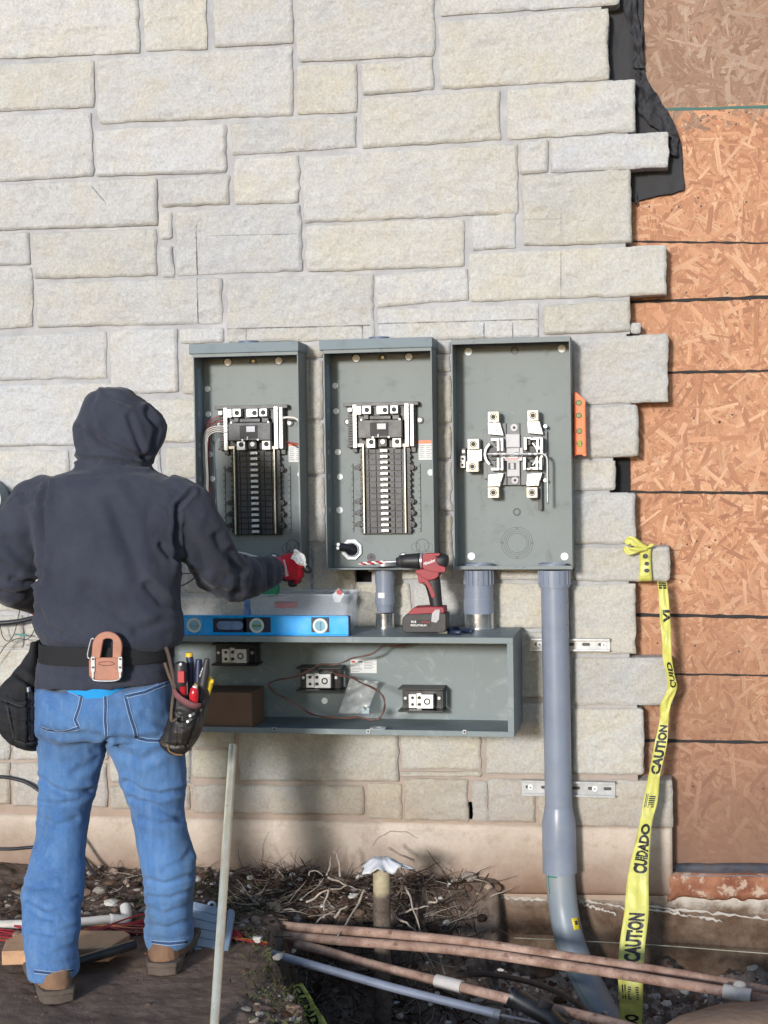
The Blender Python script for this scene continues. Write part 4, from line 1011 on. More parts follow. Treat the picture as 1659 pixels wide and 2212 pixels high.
for (x0, y0, x1, y1) in ((248, 314, 428, 412), (625, 420, 800, 528), (1078, 512, 1258, 618)):
    rt = None
    b = MB(); F.rect(b, x0, y0, x1, y1, .055, .022); F.rect(b, x0 - 20, y0, x1, y0 + 7, .11, .022); F.rect(b, x0 - 20, y1 - 8, x1, y1, .11, .022); F.rect(b, x1 - 7, y0 + 10, x1, y1 - 16, .105, .05)
    blk = b.build('terminal_block', M_PLAST, tr, bevel=.001)
    mx, my = (x0 + x1)/2 - 8, (y0 + y1)/2 + 4
    b = MB(); F.rect(b, mx - 55, my - 31, mx - 20, my + 30, .075, .055); F.rect(b, mx - 20, my - 36, mx + 2, my + 32, .070, .055); F.rect(b, mx, my - 30, mx + 54, my + 32, .092, .055); lg = b.build('lug', M_TIN, blk, bevel=.001)
    b = MB(); F.ring(b, mx + 27, my + 1, 15, 9, .0928, .092, 18)
    for (qx, qy) in ((-38, -16), (-38, 14), (-9, -16), (-9, 14)): F.disc(b, mx + qx, my + qy, 7, .0765, .0699, 10)
    b.build('set_screw', M_COAT, blk)
    for sx in (x0 + 12, x1 - 18):
        b = MB(); F.disc(b, sx, my - 14, 7, .062, .055, 10); b.build('screw', M_WHITE, blk)
b = MB(); F.disc(b, 731, 567, 14, .03, .022); F.disc(b, 731, 567, 7, .034, .03, 8); b.build('screw', M_WHITE, tr, smooth=True)
for y in (600, 680):
    b = MB(); q = F.p(1540, y, .26 if y < 650 else .28); b.cyl((tx1 - .002, q.y, q.z), (tx1 - .012, q.y, q.z), .012, seg=14); b.build('screw', M_WHITE, tr, smooth=True)
b = MB(); F.rect(b, 847, 384, 963, 443, .0235, .022); lb = b.build('label', M_PAPER, tr)
b = MB(); F.rect(b, 850, 388, 868, 397, .024, .0235); b.build('label_mark', M_RED, lb)
b = MB()
for k in range(6): F.rect(b, 850, 402 + k*6.5, 900 - (k*13) % 17, 404 + k*6.5, .024, .0235); F.rect(b, 906, 388 + k*7, 958 - (k*11) % 19, 390 + k*7, .024, .0235)
F.rect(b, 880, 388, 900, 397, .024, .0235); b.build('label_print', M_INKG, lb)

# ---------------------------------------------------------------- conduits between the boxes
def vcyl(mb, u, v0, v1, r, d, r1=None, seg=28):
    a, c = P(u, v0, d), P(u, v1, d); mb.cyl((a.x, -d, a.z), (a.x, -d, c.z), M(r, d), None if r1 is None else M(r1, d), seg)
cA = thing('short_conduit', 'slim grey plastic conduit joining the middle panel to the trough', 'conduit', (P(831, 1340, .075).x, -.075, tz1))
b = MB(); vcyl(b, 831, 1229, 1262, 21, .075); vcyl(b, 831, 1262, 1300, 19.5, .075); vcyl(b, 831, 1280, 1306, 21, .075); vcyl(b, 831, 1306, 1322, 18.5, .075, 17); b.build('pipe', M_PVC, cA, smooth=True)
b = MB(); vcyl(b, 831, 1214, 1222, 26, .075); b.build('locknut', M_ZINC, cA, smooth=True)
def chrome(parent, u, r, d):
    a = P(u, 1326, d); zb_ = tz1 + .0005; x = a.x; rr_ = M(r, d)
    b = MB(); b.cyl((x, -d, zb_), (x, -d, zb_ + .006), rr_*1.15, seg=30); b.cyl((x, -d, zb_ + .006), (x, -d, a.z), rr_, seg=30); b.cyl((x, -d, a.z), (x, -d, a.z + .003), rr_*1.05, seg=30)
    return b.build('compression_ring', simple('chromed ring', sr(190, 192, 194), .22, .9, var=.3, scale=30), parent, smooth=True)
chrome(cA, 831, 20, .075)
b = MB(); q = P(824, 1286, .105); b.box2((q.x - .011, -.1085, q.z - .009), (q.x + .011, -.1065, q.z + .009)); b.build('tag', M_PAPER, cA)
cB = thing('short_conduit', 'thick grey plastic conduit joining the left underside of the meter box to the trough', 'conduit', (P(1034, 1340, .09).x, -.08, tz1))
b = MB(); vcyl(b, 1034, 1231, 1272, 30, .08); vcyl(b, 1034, 1268, 1292, 31, .08); vcyl(b, 1034, 1292, 1326, 32.5, .08); vcyl(b, 1034, 1274, 1278, 32, .08); b.build('pipe', M_PVC, cB, smooth=True)
for k in range(9):
    a_ = -pi*.95 + k*pi*.9/8; q = P(1034, 1240, .08); q0 = P(1034, 1231, .08).z; q1 = P(1034, 1262, .08).z; rr_ = M(31.5, .08)
    b = MB(); b.box((q.x + rr_*cos(a_), -.08 + rr_*sin(a_), (q0 + q1)/2), (.004, .006, q0 - q1), Matrix.Rotation(a_, 3, 'Z')); b.build('rib', M_PVC, cB)
chrome(cB, 1034, 32, .08)

def strut(u0, u1, v, h, label):
    a, c = P(u0, v, .03), P(u1, v, .03); t = thing('strut_channel', label, 'strut channel', ((a.x + c.x)/2, -.004, a.z - M(h/2)), 'slotted strut channels behind the long conduit')
    zc = (a.z + c.z)/2; hh = M(h/2, .02)
    b = MB(); b.box2((a.x, -.012, zc - hh), (c.x, -.0135, zc + hh))
    for s in (-1, 1): b.box2((a.x, -.0135, zc + s*hh), (c.x, -.034, zc + s*(hh - .0018))); b.box2((a.x, -.034, zc + s*hh), (c.x, -.0355, zc + s*(hh - .007)))
    ch = b.build('channel', M_ZINC, t, bevel=.0006)
    n = int((c.x - a.x)/.045)
    for k in range(n):
        b = MB(); x = a.x + (k + .5)*(c.x - a.x)/n; b.prism([(x + (.008 if cos(q_) > 0 else -.008) + .0055*cos(q_), zc + .0055*sin(q_)) for q_ in np.linspace(0, 2*pi, 16, endpoint=False)], -.0136, -.0142); b.build('slot', M_PLAST2, ch)
    for x in (u0 + 20, u1 - (13 if u1 < 1320 else 44)):
        q = P(x, v, .02); b = MB(); b.cyl((q.x, -.014, zc), (q.x, -.019, zc), .0095, seg=16); b.cyl((q.x, -.019, zc), (q.x, -.0255, zc), .0055, seg=6); sc_ = b.build('bolt', M_WHITE, t, smooth=True)
        b = MB(); b.cyl((q.x, -.0255, zc), (q.x, -.0262, zc), .0028, seg=8); b.build('bolt_socket', M_COAT, sc_)
strut(1145.5, 1317.4, 1393, 27, 'upper slotted steel strut channel crossing behind the long grey conduit')
strut(1126, 1329, 1704, 33, 'lower slotted steel strut channel crossing behind the long grey conduit')

cC = thing('long_conduit', 'long thick grey conduit running from the meter box down into the trench', 'conduit', tuple(P(1204, 1885, .085)))
b = MB(); vcyl(b, 1197, 1231, 1268, 33, .085); b.build('terminal_adapter', M_PVC, cC, smooth=True)
for k in range(9):
    a_ = -pi*.95 + k*pi*.9/8; q = P(1197, 1240, .085); q0 = P(1197, 1232, .085).z; q1 = P(1197, 1262, .085).z; rr_ = M(33.5, .085)
    b = MB(); b.box((q.x + rr_*cos(a_), -.085 + rr_*sin(a_), (q0 + q1)/2), (.004, .005, q0 - q1), Matrix.Rotation(a_, 3, 'Z')); b.build('rib', M_PVC, cC)
b = MB(); b.tube([P(1197.5, 1262, .085), P(1202, 1500, .085), P(1207, 1760, .085)], M(29, .085), 32); b.build('pipe', M_PVC, cC, smooth=True)
b = MB(); b.tube([P(1206, 1742, .085), P(1206.5, 1755, .085), P(1207, 1776, .085), P(1208, 1830, .085), P(1209.5, 1884, .085)], [M(29.3), M(31), M(35.3), M(35.6), M(36)], 32); b.build('coupling', M_PVC, cC, smooth=True)
bend = smooth_path([P(1210, 1880, .085), P(1213, 1925, .09), P(1219, 1975, .10), P(1232, 2035, .13), P(1254, 2092, .17), P(1283, 2150, .23), P(1322, 2215, .31), P(1360, 2275, .38)], 6)
b = MB(); b.tube(bend, M(31.5, .1), 32); sw = b.build('sweep_bend', M_PVC2, cC, smooth='all')
# sticker and green purple-primer drips on the bend
def on_tube(path, i, ang, r):
    p, t = path[i], (path[min(i + 1, len(path) - 1)] - path[max(i - 1, 0)]).normalized()
    xv = Vector((1, 0, 0)); xv = (xv - t*xv.dot(t)).normalized(); yv = t.cross(xv).normalized()
    if yv.y > 0: yv = -yv
    return p + xv*(cos(ang)*r) + yv*(sin(ang)*r)
rT = M(31.5, .1)
def tube_patch(path, i0, i1, a0, a1, name, mat, par, lift=.0009, n=5):
    rows = []
    for i in np.linspace(i0, i1, 8):
        k = int(i); f = i - k; k2 = min(k + 1, len(path) - 1)
        rows.append([on_tube(path, k, a, rT + lift)*(1 - f) + on_tube(path, k2, a, rT + lift)*f for a in np.linspace(a0, a1, n)])
    b = MB(); b.grid(rows); return b.build(name, mat, par, smooth='all', thick=.0004)
st_ = tube_patch(bend, 13.2, 16.0, radians(28), radians(62), 'sticker', simple('yellow sticker', sr(214, 190, 50), .5), sw)
tube_patch(bend, 13.9, 14.9, radians(38), radians(52), 'sticker_print', M_PLAST2, sw, .0016)
M_GREEN = simple('green pipe primer', sr(52, 128, 108), .6, var=.2)
tube_patch(bend, 1, 6, radians(136), radians(141), 'primer_drip', M_GREEN, sw); tube_patch(bend, 1, 1.8, radians(100), radians(136), 'primer_drip', M_GREEN, sw); tube_patch(bend, 17, 32, radians(140), radians(143), 'primer_line', M_GREEN, sw)

# ---------------------------------------------------------------- small orange level against the meter box
lv = thing('torpedo_level', 'small orange level with four green vials stuck upright on the meter box side', 'level', tuple(R5.p(1268, 1130, .06)))
pts = [(1222, 600), (1240, 598), (1316, 665), (1323, 1130), (1302, 1131), (1288, 1118), (1246, 1118), (1230, 1132), (1224, 1132)]
w_ = [R5.p(x, y, .075) for x, y in pts]; w_ = [(max(p.x, mx1 + .0005), p.z) for p in w_]
b = MB(); b.prism(w_, -.075, -.05); b.build('body', M_ORANGE, lv, bevel=.0015)
b = MB(); R5.rect(b, 1306, 690, 1316, 1100, .078, .075); R5.rect(b, 1232, 690, 1240, 1100, .078, .075); b.build('edge_rib', M_ORANGE, lv, bevel=.001)
M_VIAL = simple('green vial', sr(120, 150, 60), .15, var=.1)
for (x, y, sq) in ((1262, 687, 0), (1262, 792, 0), (1266, 922, 0), (1268, 1025, 1)):
    b = MB(); R5.disc(b, x, y, 25, .0765, .075, 18); r_ = b.build('vial_window', M_PLAST2, lv)
    b = MB()
    if sq: R5.rect(b, x - 17, y - 27, x + 17, y + 27, .079, .0765)
    else: R5.disc(b, x, y, 18, .079, .0765, 16)
    b.build('vial', M_VIAL, lv, bevel=.001)
    if not sq:
        b = MB(); R5.rect(b, x - 7, y - 16, x - 4, y + 16, .0797, .079); R5.rect(b, x + 4, y - 16, x + 7, y + 16, .0797, .079); b.build('vial_lines', M_PLAST, lv)
# ---------------------------------------------------------------- lettering as real geometry
_tc = {}
def letters(s, bold=.02):
    """flat text outline: vertices (x, y) scaled to cap height 1, and faces"""
    key = (s, bold)
    if key in _tc: return _tc[key]
    cu = bpy.data.curves.new('txt', 'FONT'); cu.body = s; cu.offset = bold; cu.resolution_u = 3
    o = bpy.data.objects.new('txt', cu); C.objects.link(o)
    dg = bpy.context.evaluated_depsgraph_get(); me = bpy.data.meshes.new_from_object(o.evaluated_get(dg))
    bm = bmesh.new(); bm.from_mesh(me); bmesh.ops.triangulate(bm, faces=bm.faces)
    bmesh.ops.subdivide_edges(bm, edges=[e for e in bm.edges if e.calc_length() > .15], cuts=2, use_grid_fill=True)
    V_ = np.array([v.co[:2] for v in bm.verts]); F_ = [tuple(v.index for v in f.verts) for f in bm.faces]; bm.free()
    bpy.data.objects.remove(o); bpy.data.meshes.remove(me); bpy.data.curves.remove(cu)
    V_ = V_ - V_.min(0); V_ = V_/V_[:, 1].max(); _tc[key] = (V_, F_, V_[:, 0].max()); return _tc[key]
def put_text(s, mp, name, mat, parent, bold=.02, thick=0):
    """mp(a, b): a in 0..1 along the word, b in 0..1 up the letters"""
    V_, F_, wd = letters(s, bold); b = MB(); b.add([mp(p[0]/wd, p[1]) for p in V_], F_)
    o = b.build(name, mat, parent); 
    if thick: m = o.modifiers.new('solid', 'SOLIDIFY'); m.thickness = thick
    return o
def quad_map(F, x0, y0, x1, y1, x2, y2, d):
    """origin, end of the baseline, top of the first letter in crop pixels"""
    a, e, u = F.p(x0, y0, d), F.p(x1, y1, d), F.p(x2, y2, d)
    return lambda s, t: a + (e - a)*s + (u - a)*t
M_WHITEINK = simple('white print', sr(226, 222, 220), .5, var=.03)

# ---------------------------------------------------------------- things lying in and on the trough
F = R21
bw = thing('brown_cable', 'loop of brown cable dangling inside the open trough', 'cable', tuple(F.p(820, 650, .2)))
pts = [(1150, 310), (1090, 316), (1030, 322), (990, 326), (950, 352), (905, 366), (860, 378), (800, 400), (760, 403), (720, 405), (680, 420), (620, 450), (560, 468), (510, 478), (482, 492), (520, 535), (560, 558), (640, 605), (690, 630), (760, 643), (830, 640), (880, 638), (930, 652), (965, 648), (992, 620), (1000, 585), (985, 540), (950, 508), (890, 485), (850, 462), (800, 450), (770, 438), (750, 432)]
ds_ = [.10, .11, .12, .12, .12, .12, .12, .12, .12, .13, .14, .16, .18, .20, .21, .2, .2, .2, .22, .24, .25, .26, .27, .27, .27, .26, .25, .24, .2, .17, .14, .12, .1]
q = smooth_path([F.p(x, y, d) for (x, y), d in zip(pts, ds_)], 4)
b = MB(); b.tube(q, .0022, 6)
off = [p + Vector((.0035*sin(i*.5), -.003, .0035*cos(i*.5))) for i, p in enumerate(q)]; b2 = MB(); b2.tube(off[:int(len(off)*.97)], .0022, 6)
b.build('conductor', M_WIRE_BR, bw, smooth='all'); b2.build('conductor', M_WIRE_BR, bw, smooth='all')
M_CARD = simple('brown cardboard', sr(126, 92, 70), .8, var=.08, scale=20)
cbx = thing('cardboard_box', 'closed brown cardboard box standing in the trough behind the tool pouch', 'box', tuple(F.p(330, 655, .24)))
a_, c_ = F.p(180, 528, .26), F.p(410, 657, .26)
zb_ = tz0 + .0025
b = MB(); b.box2((a_.x, -.26, zb_), (c_.x, -.10, a_.z)); b.build('carton', M_CARD, cbx, bevel=.002)
b = MB(); b.box2((a_.x + .002, -.184, a_.z + .0004), (c_.x - .002, -.178, a_.z + .001)); b.build('flap_seam', M_PLAST2, cbx)
def glassy(name, col, alpha, rough=.25):
    t = NT(name); t.base(col); m = t.set(rough, 0, .5); t.b.inputs['Alpha'].default_value = alpha; return m
M_BAG = glassy('clear plastic bag', sr(206, 208, 206), .42, .2)
bag = None
rows = []
for i in range(15):
    t_ = i/14; xl, xr = 842 - 50*t_, 975 - 55*t_; y = 468 + 155*t_; row = []
    for j in range(13):
        s_ = j/12; p = F.p(xl + (xr - xl)*s_, y + 12*s_*(1 - t_), .06 + .10*t_**2 + .018*float(fbm(s_*3 + t_*2, t_*3, 1, 3, 91))); row.append(p)
    rows.append(row)
b = MB(); b.grid(rows); bag = b.build('plastic_bag', M_BAG, None, smooth='all', thick=.0012, sub=1); tag(bag, 'crumpled clear plastic bag leaning on the back of the trough', 'plastic bag')
roll = thing('tape_roll', 'white flat tape roll lying on the trough floor under the cable loop', 'tape roll', tuple(F.p(966, 660, .27)))
q = F.p(966, 640, .27)
b = MB(); b.ring((q.x, -.262, tz0 + .0022), (0, 0, 1), M(18, .27), M(11, .27), .011, 30); b.build('tape', simple('white tape', sr(214, 214, 210), .6, var=.03), roll, bevel=.001)
b = MB(); b.ring((q.x, -.262, tz0 + .0022), (0, 0, 1), M(11, .27), M(8, .27), .0108, 30); b.build('core', M_LGREY, roll)
cl = thing('cable_clip', 'small clear plastic clip beside the white tape roll', 'clip', tuple(F.p(912, 625, .23)))
b = MB(); F.rect(b, 895, 606, 930, 624, .235, .215); F.disc(b, 902, 604, 8, .236, .215, 10); F.disc(b, 924, 604, 8, .236, .215, 10); b.build('clip_body', simple('clear clip', sr(160, 172, 176), .2), cl, bevel=.001)
# long blue level
dL = .30
lvl = thing('box_level', 'long bright blue box level lying along the front edge of the trough', 'level', tuple(F.p(460, 268, dL)))
M_BLUE = simple('blue anodised aluminium', sr(0, 164, 242), .3, 0, var=.1, scale=12, dirt=sr(110, 170, 210), dirtamt=.4)
M_DBLUE = simple('dark blue rubber insert', sr(22, 34, 62), .5)
qa, qb = F.p(60, 190, dL), F.p(836, 187, dL); zt_ = (qa.z + qb.z)/2; zb_ = tz1 + .0006
xR = qb.x; xL = xR - .62; hL = zt_ - zb_
b = MB(); b.box2((xL, -dL + .002, zb_ + .004), (xR, -dL + .020, zt_ - .004)); b.box2((xL, -dL - .002, zb_), (xR, -dL + .024, zb_ + .004)); b.box2((xL, -dL - .002, zt_ - .004), (xR, -dL + .024, zt_)); b.build('rail', M_BLUE, lvl, bevel=.0008)
b = MB(); b.box2((xR, -dL - .0015, zb_ + .001), (xR + .0035, -dL + .0235, zt_ - .001)); b.build('end_cap', M_DBLUE, lvl, bevel=.001)
M_RIM = simple('pale vial ring', sr(206, 212, 200), .4, var=.03); M_LENS = simple('clear vial block', sr(140, 180, 196), .12, var=.1)
def rl(x0, x1, y0, y1, d0, d1, name, mat, par):
    a_, c_ = F.p(x0, y0, dL), F.p(x1, y1, dL); b = MB(); b.box2((a_.x, -d0, a_.z), (c_.x, -d1, c_.z)); return b.build(name, mat, par, bevel=.001)
zc = (zb_ + zt_)/2
for (x, w_) in ((152, 40), (430, 62), (712, 40)):
    ins = rl(x - w_, x + w_, 196, 262, dL + .0005, dL - .003, 'vial_mount', M_DBLUE if x != 152 else M_BLUE, lvl)
    q = F.p(x, 228, dL); b = MB(); b.ring((q.x, -dL, zc), (0, -1, 0), F.m(34, dL), F.m(24, dL), .0022, 28); b.build('vial_ring', M_RIM, ins, smooth=True)
    b = MB(); b.cyl((q.x, -dL - .0004, zc), (q.x, -dL - .0010, zc), F.m(24, dL), seg=24); b.build('lens', M_LENS, ins)
    b = MB(); b.tube([(q.x - .0, -dL - .003, zc - F.m(20, dL)), (q.x, -dL - .003, zc + F.m(20, dL))] if x == 712 else [(q.x - F.m(20, dL), -dL - .003, zc), (q.x + F.m(20, dL), -dL - .003, zc)], .0028, 10); b.build('vial', M_VIAL if x == 430 else M_LENS, ins, smooth=True)
hs = rl(235, 386, 200, 262, dL + .0005, dL - .003, 'grip_insert', M_DBLUE, lvl)
b = MB(); qa, qb = F.p(270, 228, dL), F.p(352, 228, dL); rr_ = F.m(19, dL)
pts = [(qb.x + rr_*cos(a_), zc + rr_*sin(a_)) for a_ in np.linspace(-pi/2, pi/2, 9)] + [(qa.x + rr_*cos(a_), zc + rr_*sin(a_)) for a_ in np.linspace(pi/2, 3*pi/2, 9)]
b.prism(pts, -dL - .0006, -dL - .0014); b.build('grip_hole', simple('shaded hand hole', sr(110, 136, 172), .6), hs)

# plastic tub
def tub():
    t = thing('plastic_tub', 'clear plastic tub of small fittings standing behind the blue level', 'tub', tuple(F.p(640, 225, .17)))
    x0, x1 = F.p(412, 190, .25).x, F.p(828, 190, .25).x; zt_ = F.p(620, 92, .25).z; zb_ = tz1 + .0008
    y0, y1 = -.262, -.10; fl = .02
    b = MB(); n = 6
    def ringp(x0, x1, y0, y1, z, r=.018):
        out = []
        for (cx, cy, a0) in ((x1 - r, y1 - r, 0), (x0 + r, y1 - r, pi/2), (x0 + r, y0 + r, pi), (x1 - r, y0 + r, 3*pi/2)):
            for k in range(n): a = a0 + pi/2*k/(n - 1); out.append(Vector((cx + r*cos(a), cy + r*sin(a), z)))
        return out
    ri = [ringp(x0 + .002, x1 - .002, y0 + .002, y1 - .002, zb_), ringp(x0 - fl*.6, x1 + fl*.6, y0 - .008, y1 + .01, zt_), ringp(x0 - fl*1.1, x1 + fl*1.1, y0 - .018, y1 + .02, zt_ + .0015), ringp(x0 - fl*1.15, x1 + fl*1.15, y0 - .019, y1 + .021, zt_ - .005)]
    m = len(ri[0]); vs = [p for r in ri for p in r]
    fs = [(i*m + k, i*m + (k + 1) % m, (i + 1)*m + (k + 1) % m, (i + 1)*m + k) for i in range(3) for k in range(m)] + [tuple(range(m))]
    b.add(vs, fs); b.build('tub_body', glassy('frosted clear plastic', sr(220, 226, 234), .17, .3), t, smooth=True, thick=.001)
    return x0, x1, y0, y1, zb_, zt_
tx_ = tub()
b = MB(); q = F.p(482, 66, .20); b.cyl((q.x, -.16, q.z - .004), (q.x + .010, -.22, q.z + .002), .030, seg=24); o = b.build('jar_lid', simple('green lid', sr(16, 140, 96), .45, var=.06), None, smooth=True, bevel=.002); tag(o, 'round green lid poking up behind the left of the plastic tub', 'lid')
b = MB(); q = F.p(560, 135, .18); b.cyl((q.x, -.18, q.z - .012), (q.x, -.18, q.z + .006), .040, seg=26); o = b.build('jar_lid', simple('red lid', sr(204, 60, 44), .45, var=.06), None, smooth=True, bevel=.002); tag(o, 'round red lid inside the clear plastic tub', 'lid')
bag2 = thing('parts_bag', 'small white parts packet with a red corner lying in the tub', 'packet', tuple(F.p(800, 100, .16)))
b = MB(); w_ = [F.p(x, y, .17) for x, y in ((765, 95), (795, 66), (820, 92), (800, 130), (775, 128))]; b.prism([(p.x, p.z) for p in w_], -.172, -.160); b.build('packet', M_PAPER, bag2, bevel=.001)
b = MB(); w_ = [F.p(x, y, .174) for x, y in ((783, 80), (795, 69), (812, 84), (805, 98), (790, 97))]; b.prism([(p.x, p.z) for p in w_], -.1745, -.1725); b.build('packet_print', M_RED, bag2)
R2_ = random.Random(4)
for k in range(9):
    x = F.p(R2_.uniform(440, 800), 165, .18).x; y = -R2_.uniform(.13, .23)
    b = MB(); b.cyl((x, y, tz1 + .003), (x + R2_.uniform(-.01, .01), y, tz1 + .003 + R2_.uniform(.012, .03)), R2_.uniform(.009, .016), seg=12); o = b.build('fitting', [M_PVC, M_ZINC, M_LGREY, M_PLAST2][k % 4], None, smooth=True, bevel=.001); tag(o, 'small conduit fitting lying in the bottom of the plastic tub', 'fitting', 'small fittings in the plastic tub')
b = MB(); q0, q1 = F.p(384, 112, .2), F.p(402, 188, .2); b.box2((q0.x - .004, -.22, tz1 + .001), (q1.x, -.18, q0.z)); o = b.build('blue_bottle', simple('pale blue bottle', sr(110, 140, 190), .3), None, bevel=.003); tag(o, 'small pale blue container beside the left end of the tub', 'container')

# cordless drill
dD = .255
dr = thing('cordless_drill', 'red and black cordless drill standing on its battery with a striped bit pointing left', 'drill', (F.p(1170, 262, dD).x, -dD, tz1))
M_DRED = simple('drill red', sr(146, 28, 42), .5, var=.2, dirt=sr(84, 30, 34), dirtamt=.6, dscale=40); M_DBLK = simple('drill black', sr(38, 36, 38), .5, var=.2)
def q4(x, y): return R4.p(x, y, dD)
ax0, ax1 = q4(745, 1998), q4(1180, 1990); axd = (ax1 - ax0).normalized()
def on(x, y=1995): return q4(x, y)
b = MB(); pts = [on(745, 2004), on(765, 2003), on(800, 2002), on(830, 2001), on(870, 2000), on(905, 1999), on(925, 1999)]
b.tube(pts, [M(8), M(9.5), M(13.5), M(14.5), M(15.2), M(15.8), M(15.8)], 24); b.build('chuck', M_DBLK, dr, smooth=True)
b = MB(); b.tube([on(768, 2003), on(790, 2002)], [M(12), M(13.8)], 24); b.build('chuck_sleeve', M_PLAST2, dr, smooth=True)
for x, w_ in ((932, 10), (955, 16)):
    b = MB(); b.tube([on(x - w_/2, 1998), on(x + w_/2, 1998)], M(16.5), 26); b.build('clutch_ring', M_DBLK if w_ < 12 else M_ZINC, dr, smooth=True)
def loft2(name, secs, mat, par, n=20, p_=2.6, bev=0):
    """superellipse sections: (centre, half height vector, half width)"""
    vs, fs = [], []
    for (c, hv, hw) in secs:
        for k in range(n):
            a = 2*pi*k/n; ca, sa = cos(a), sin(a)
            vs.append(Vector(c) + Vector(hv)*(math.copysign(abs(sa)**(2/p_), sa)) + Vector((0, 1, 0))*hw*math.copysign(abs(ca)**(2/p_), ca))
    for i in range(len(secs) - 1):
        for k in range(n): fs.append((i*n + k, i*n + (k + 1) % n, (i + 1)*n + (k + 1) % n, (i + 1)*n + k))
    fs += [tuple(range(n)), tuple(range((len(secs) - 1)*n, len(secs)*n))]
    b = MB(); b.add(vs, fs); return b.build(name, mat, par, smooth='all' if not bev else True, sub=1)
def sec(xt, yt, xb, yb, hw):
    a, c = q4(xt, yt), q4(xb, yb); return ((a + c)/2, (a - c)/2, hw)
loft2('motor_housing', [sec(962, 1940, 962, 2062, .027), sec(990, 1930, 990, 2072, .031), sec(1060, 1930, 1060, 2075, .032), sec(1130, 1932, 1125, 2072, .031), sec(1168, 1945, 1160, 2055, .026), sec(1180, 1965, 1176, 2035, .018)], M_DBLK, dr)
rp = MB()
def plate(name, pts, d0, d1, mat, par, F_=R4, bev=.0015):
    w_ = [F_.p(x, y, dD + d0) for x, y in pts]; b = MB(); b.prism([(p.x, p.z) for p in w_], -dD - d0, -dD - d1); return b.build(name, mat, par, bevel=bev)
plate('side_shell', [(958, 1950), (985, 1936), (1100, 1934), (1108, 1950), (1082, 1962), (1075, 2000), (1098, 2036), (1150, 2050), (1150, 2090), (1095, 2095), (1030, 2085), (975, 2072), (960, 2050)], .034, .020, M_DRED, dr)
plate('side_shell', [(975, 2066), (1098, 2084), (1090, 2130), (1060, 2150), (1010, 2160), (960, 2140), (930, 2110), (900, 2092), (903, 2078), (940, 2070)], .030, -.030, M_DRED, dr)
b = MB(); R4.disc(b, 1070, 1962, 9, dD + .036, dD + .03, 6); b.build('housing_screw', M_COAT, dr)
# handle down to the foot
hp = [(1112, 2085, 1008, 2090), (1118, 2140, 1015, 2160), (1128, 2210, 1040, 2220)]
secs = [sec(a, b_, c, d, .019) for a, b_, c, d in hp]
secs = []
for (xl, xr, y) in ((1150, 1242, -4), (1165, 1246, 25), (1180, 1250, 60), (1192, 1252, 100), (1202, 1256, 148), (1200, 1262, 160)):
    a, c = F.p(xl, y, dD), F.p(xr, y, dD); secs.append(((a + c)/2, (c - a)/2, .018))
vs, fs, n = [], [], 18
for (c, hv, hw) in secs:
    for k in range(n): a = 2*pi*k/n; vs.append(c + hv*cos(a) + Vector((0, 1, 0))*hw*sin(a))
for i in range(len(secs) - 1):
    for k in range(n): fs.append((i*n + k, i*n + (k + 1) % n, (i + 1)*n + (k + 1) % n, (i + 1)*n + k))
fs += [tuple(range(n)), tuple(range((len(secs) - 1)*n, len(secs)*n))]
b = MB(); b.add(vs, fs); b.build('handle', M_DBLK, dr, smooth='all', sub=1)
plate('handle_front', [(1132, -10), (1160, -10), (1172, 12), (1190, 30), (1208, 60), (1222, 92), (1220, 112), (1206, 108), (1190, 66), (1178, 44), (1166, 40), (1160, 48), (1148, 40), (1146, 14)], .019, -.014, M_DRED, dr, F)
b = MB(); w_ = [F.p(x, y, dD) for x, y in ((1168, 22), (1178, 30), (1184, 48), (1176, 54), (1168, 44))]; b.prism([(p.x, p.z) for p in w_], -dD - .012, -dD + .012); b.build('trigger', M_DBLK, dr, bevel=.001)
plate('foot', [(1112, 166), (1130, 152), (1208, 148), (1262, 150), (1264, 178), (1200, 180), (1096, 186)], .037, -.037, M_DRED, dr, F, .003)
plate('battery', [(1080, 196), (1094, 182), (1250, 176), (1272, 180), (1272, 250), (1262, 264), (1092, 264), (1076, 256), (1076, 205)], .039, -.039, M_DBLK, dr, F, .003)
plate('battery_latch', [(1205, 215), (1208, 180), (1222, 162), (1244, 160), (1240, 205), (1228, 220)], .042, .038, M_LGREY, dr, F, .001)
bt = plate('battery_label', [(1110, 207), (1205, 207), (1205, 238), (1110, 238)], .0395, .038, M_COAT, dr, F, 0)
put_text('M18', quad_map(F, 1116, 221, 1138, 221, 1116, 210, dD + .0402), 'label_print', M_WHITEINK, bt, .03)
put_text('XC5.0', quad_map(F, 1160, 220, 1200, 222, 1160, 211, dD + .0402), 'label_print', M_DRED, bt, .03)
put_text('REDLITHIUM', quad_map(F, 1114, 235, 1184, 236, 1114, 226, dD + .0402), 'label_print', M_WHITEINK, bt, .02)
put_text('Milwaukee', quad_map(R4, 972, 2040, 1064, 2004, 970, 2012, dD + .0352), 'brand_script', M_WHITEINK, dr, .02)
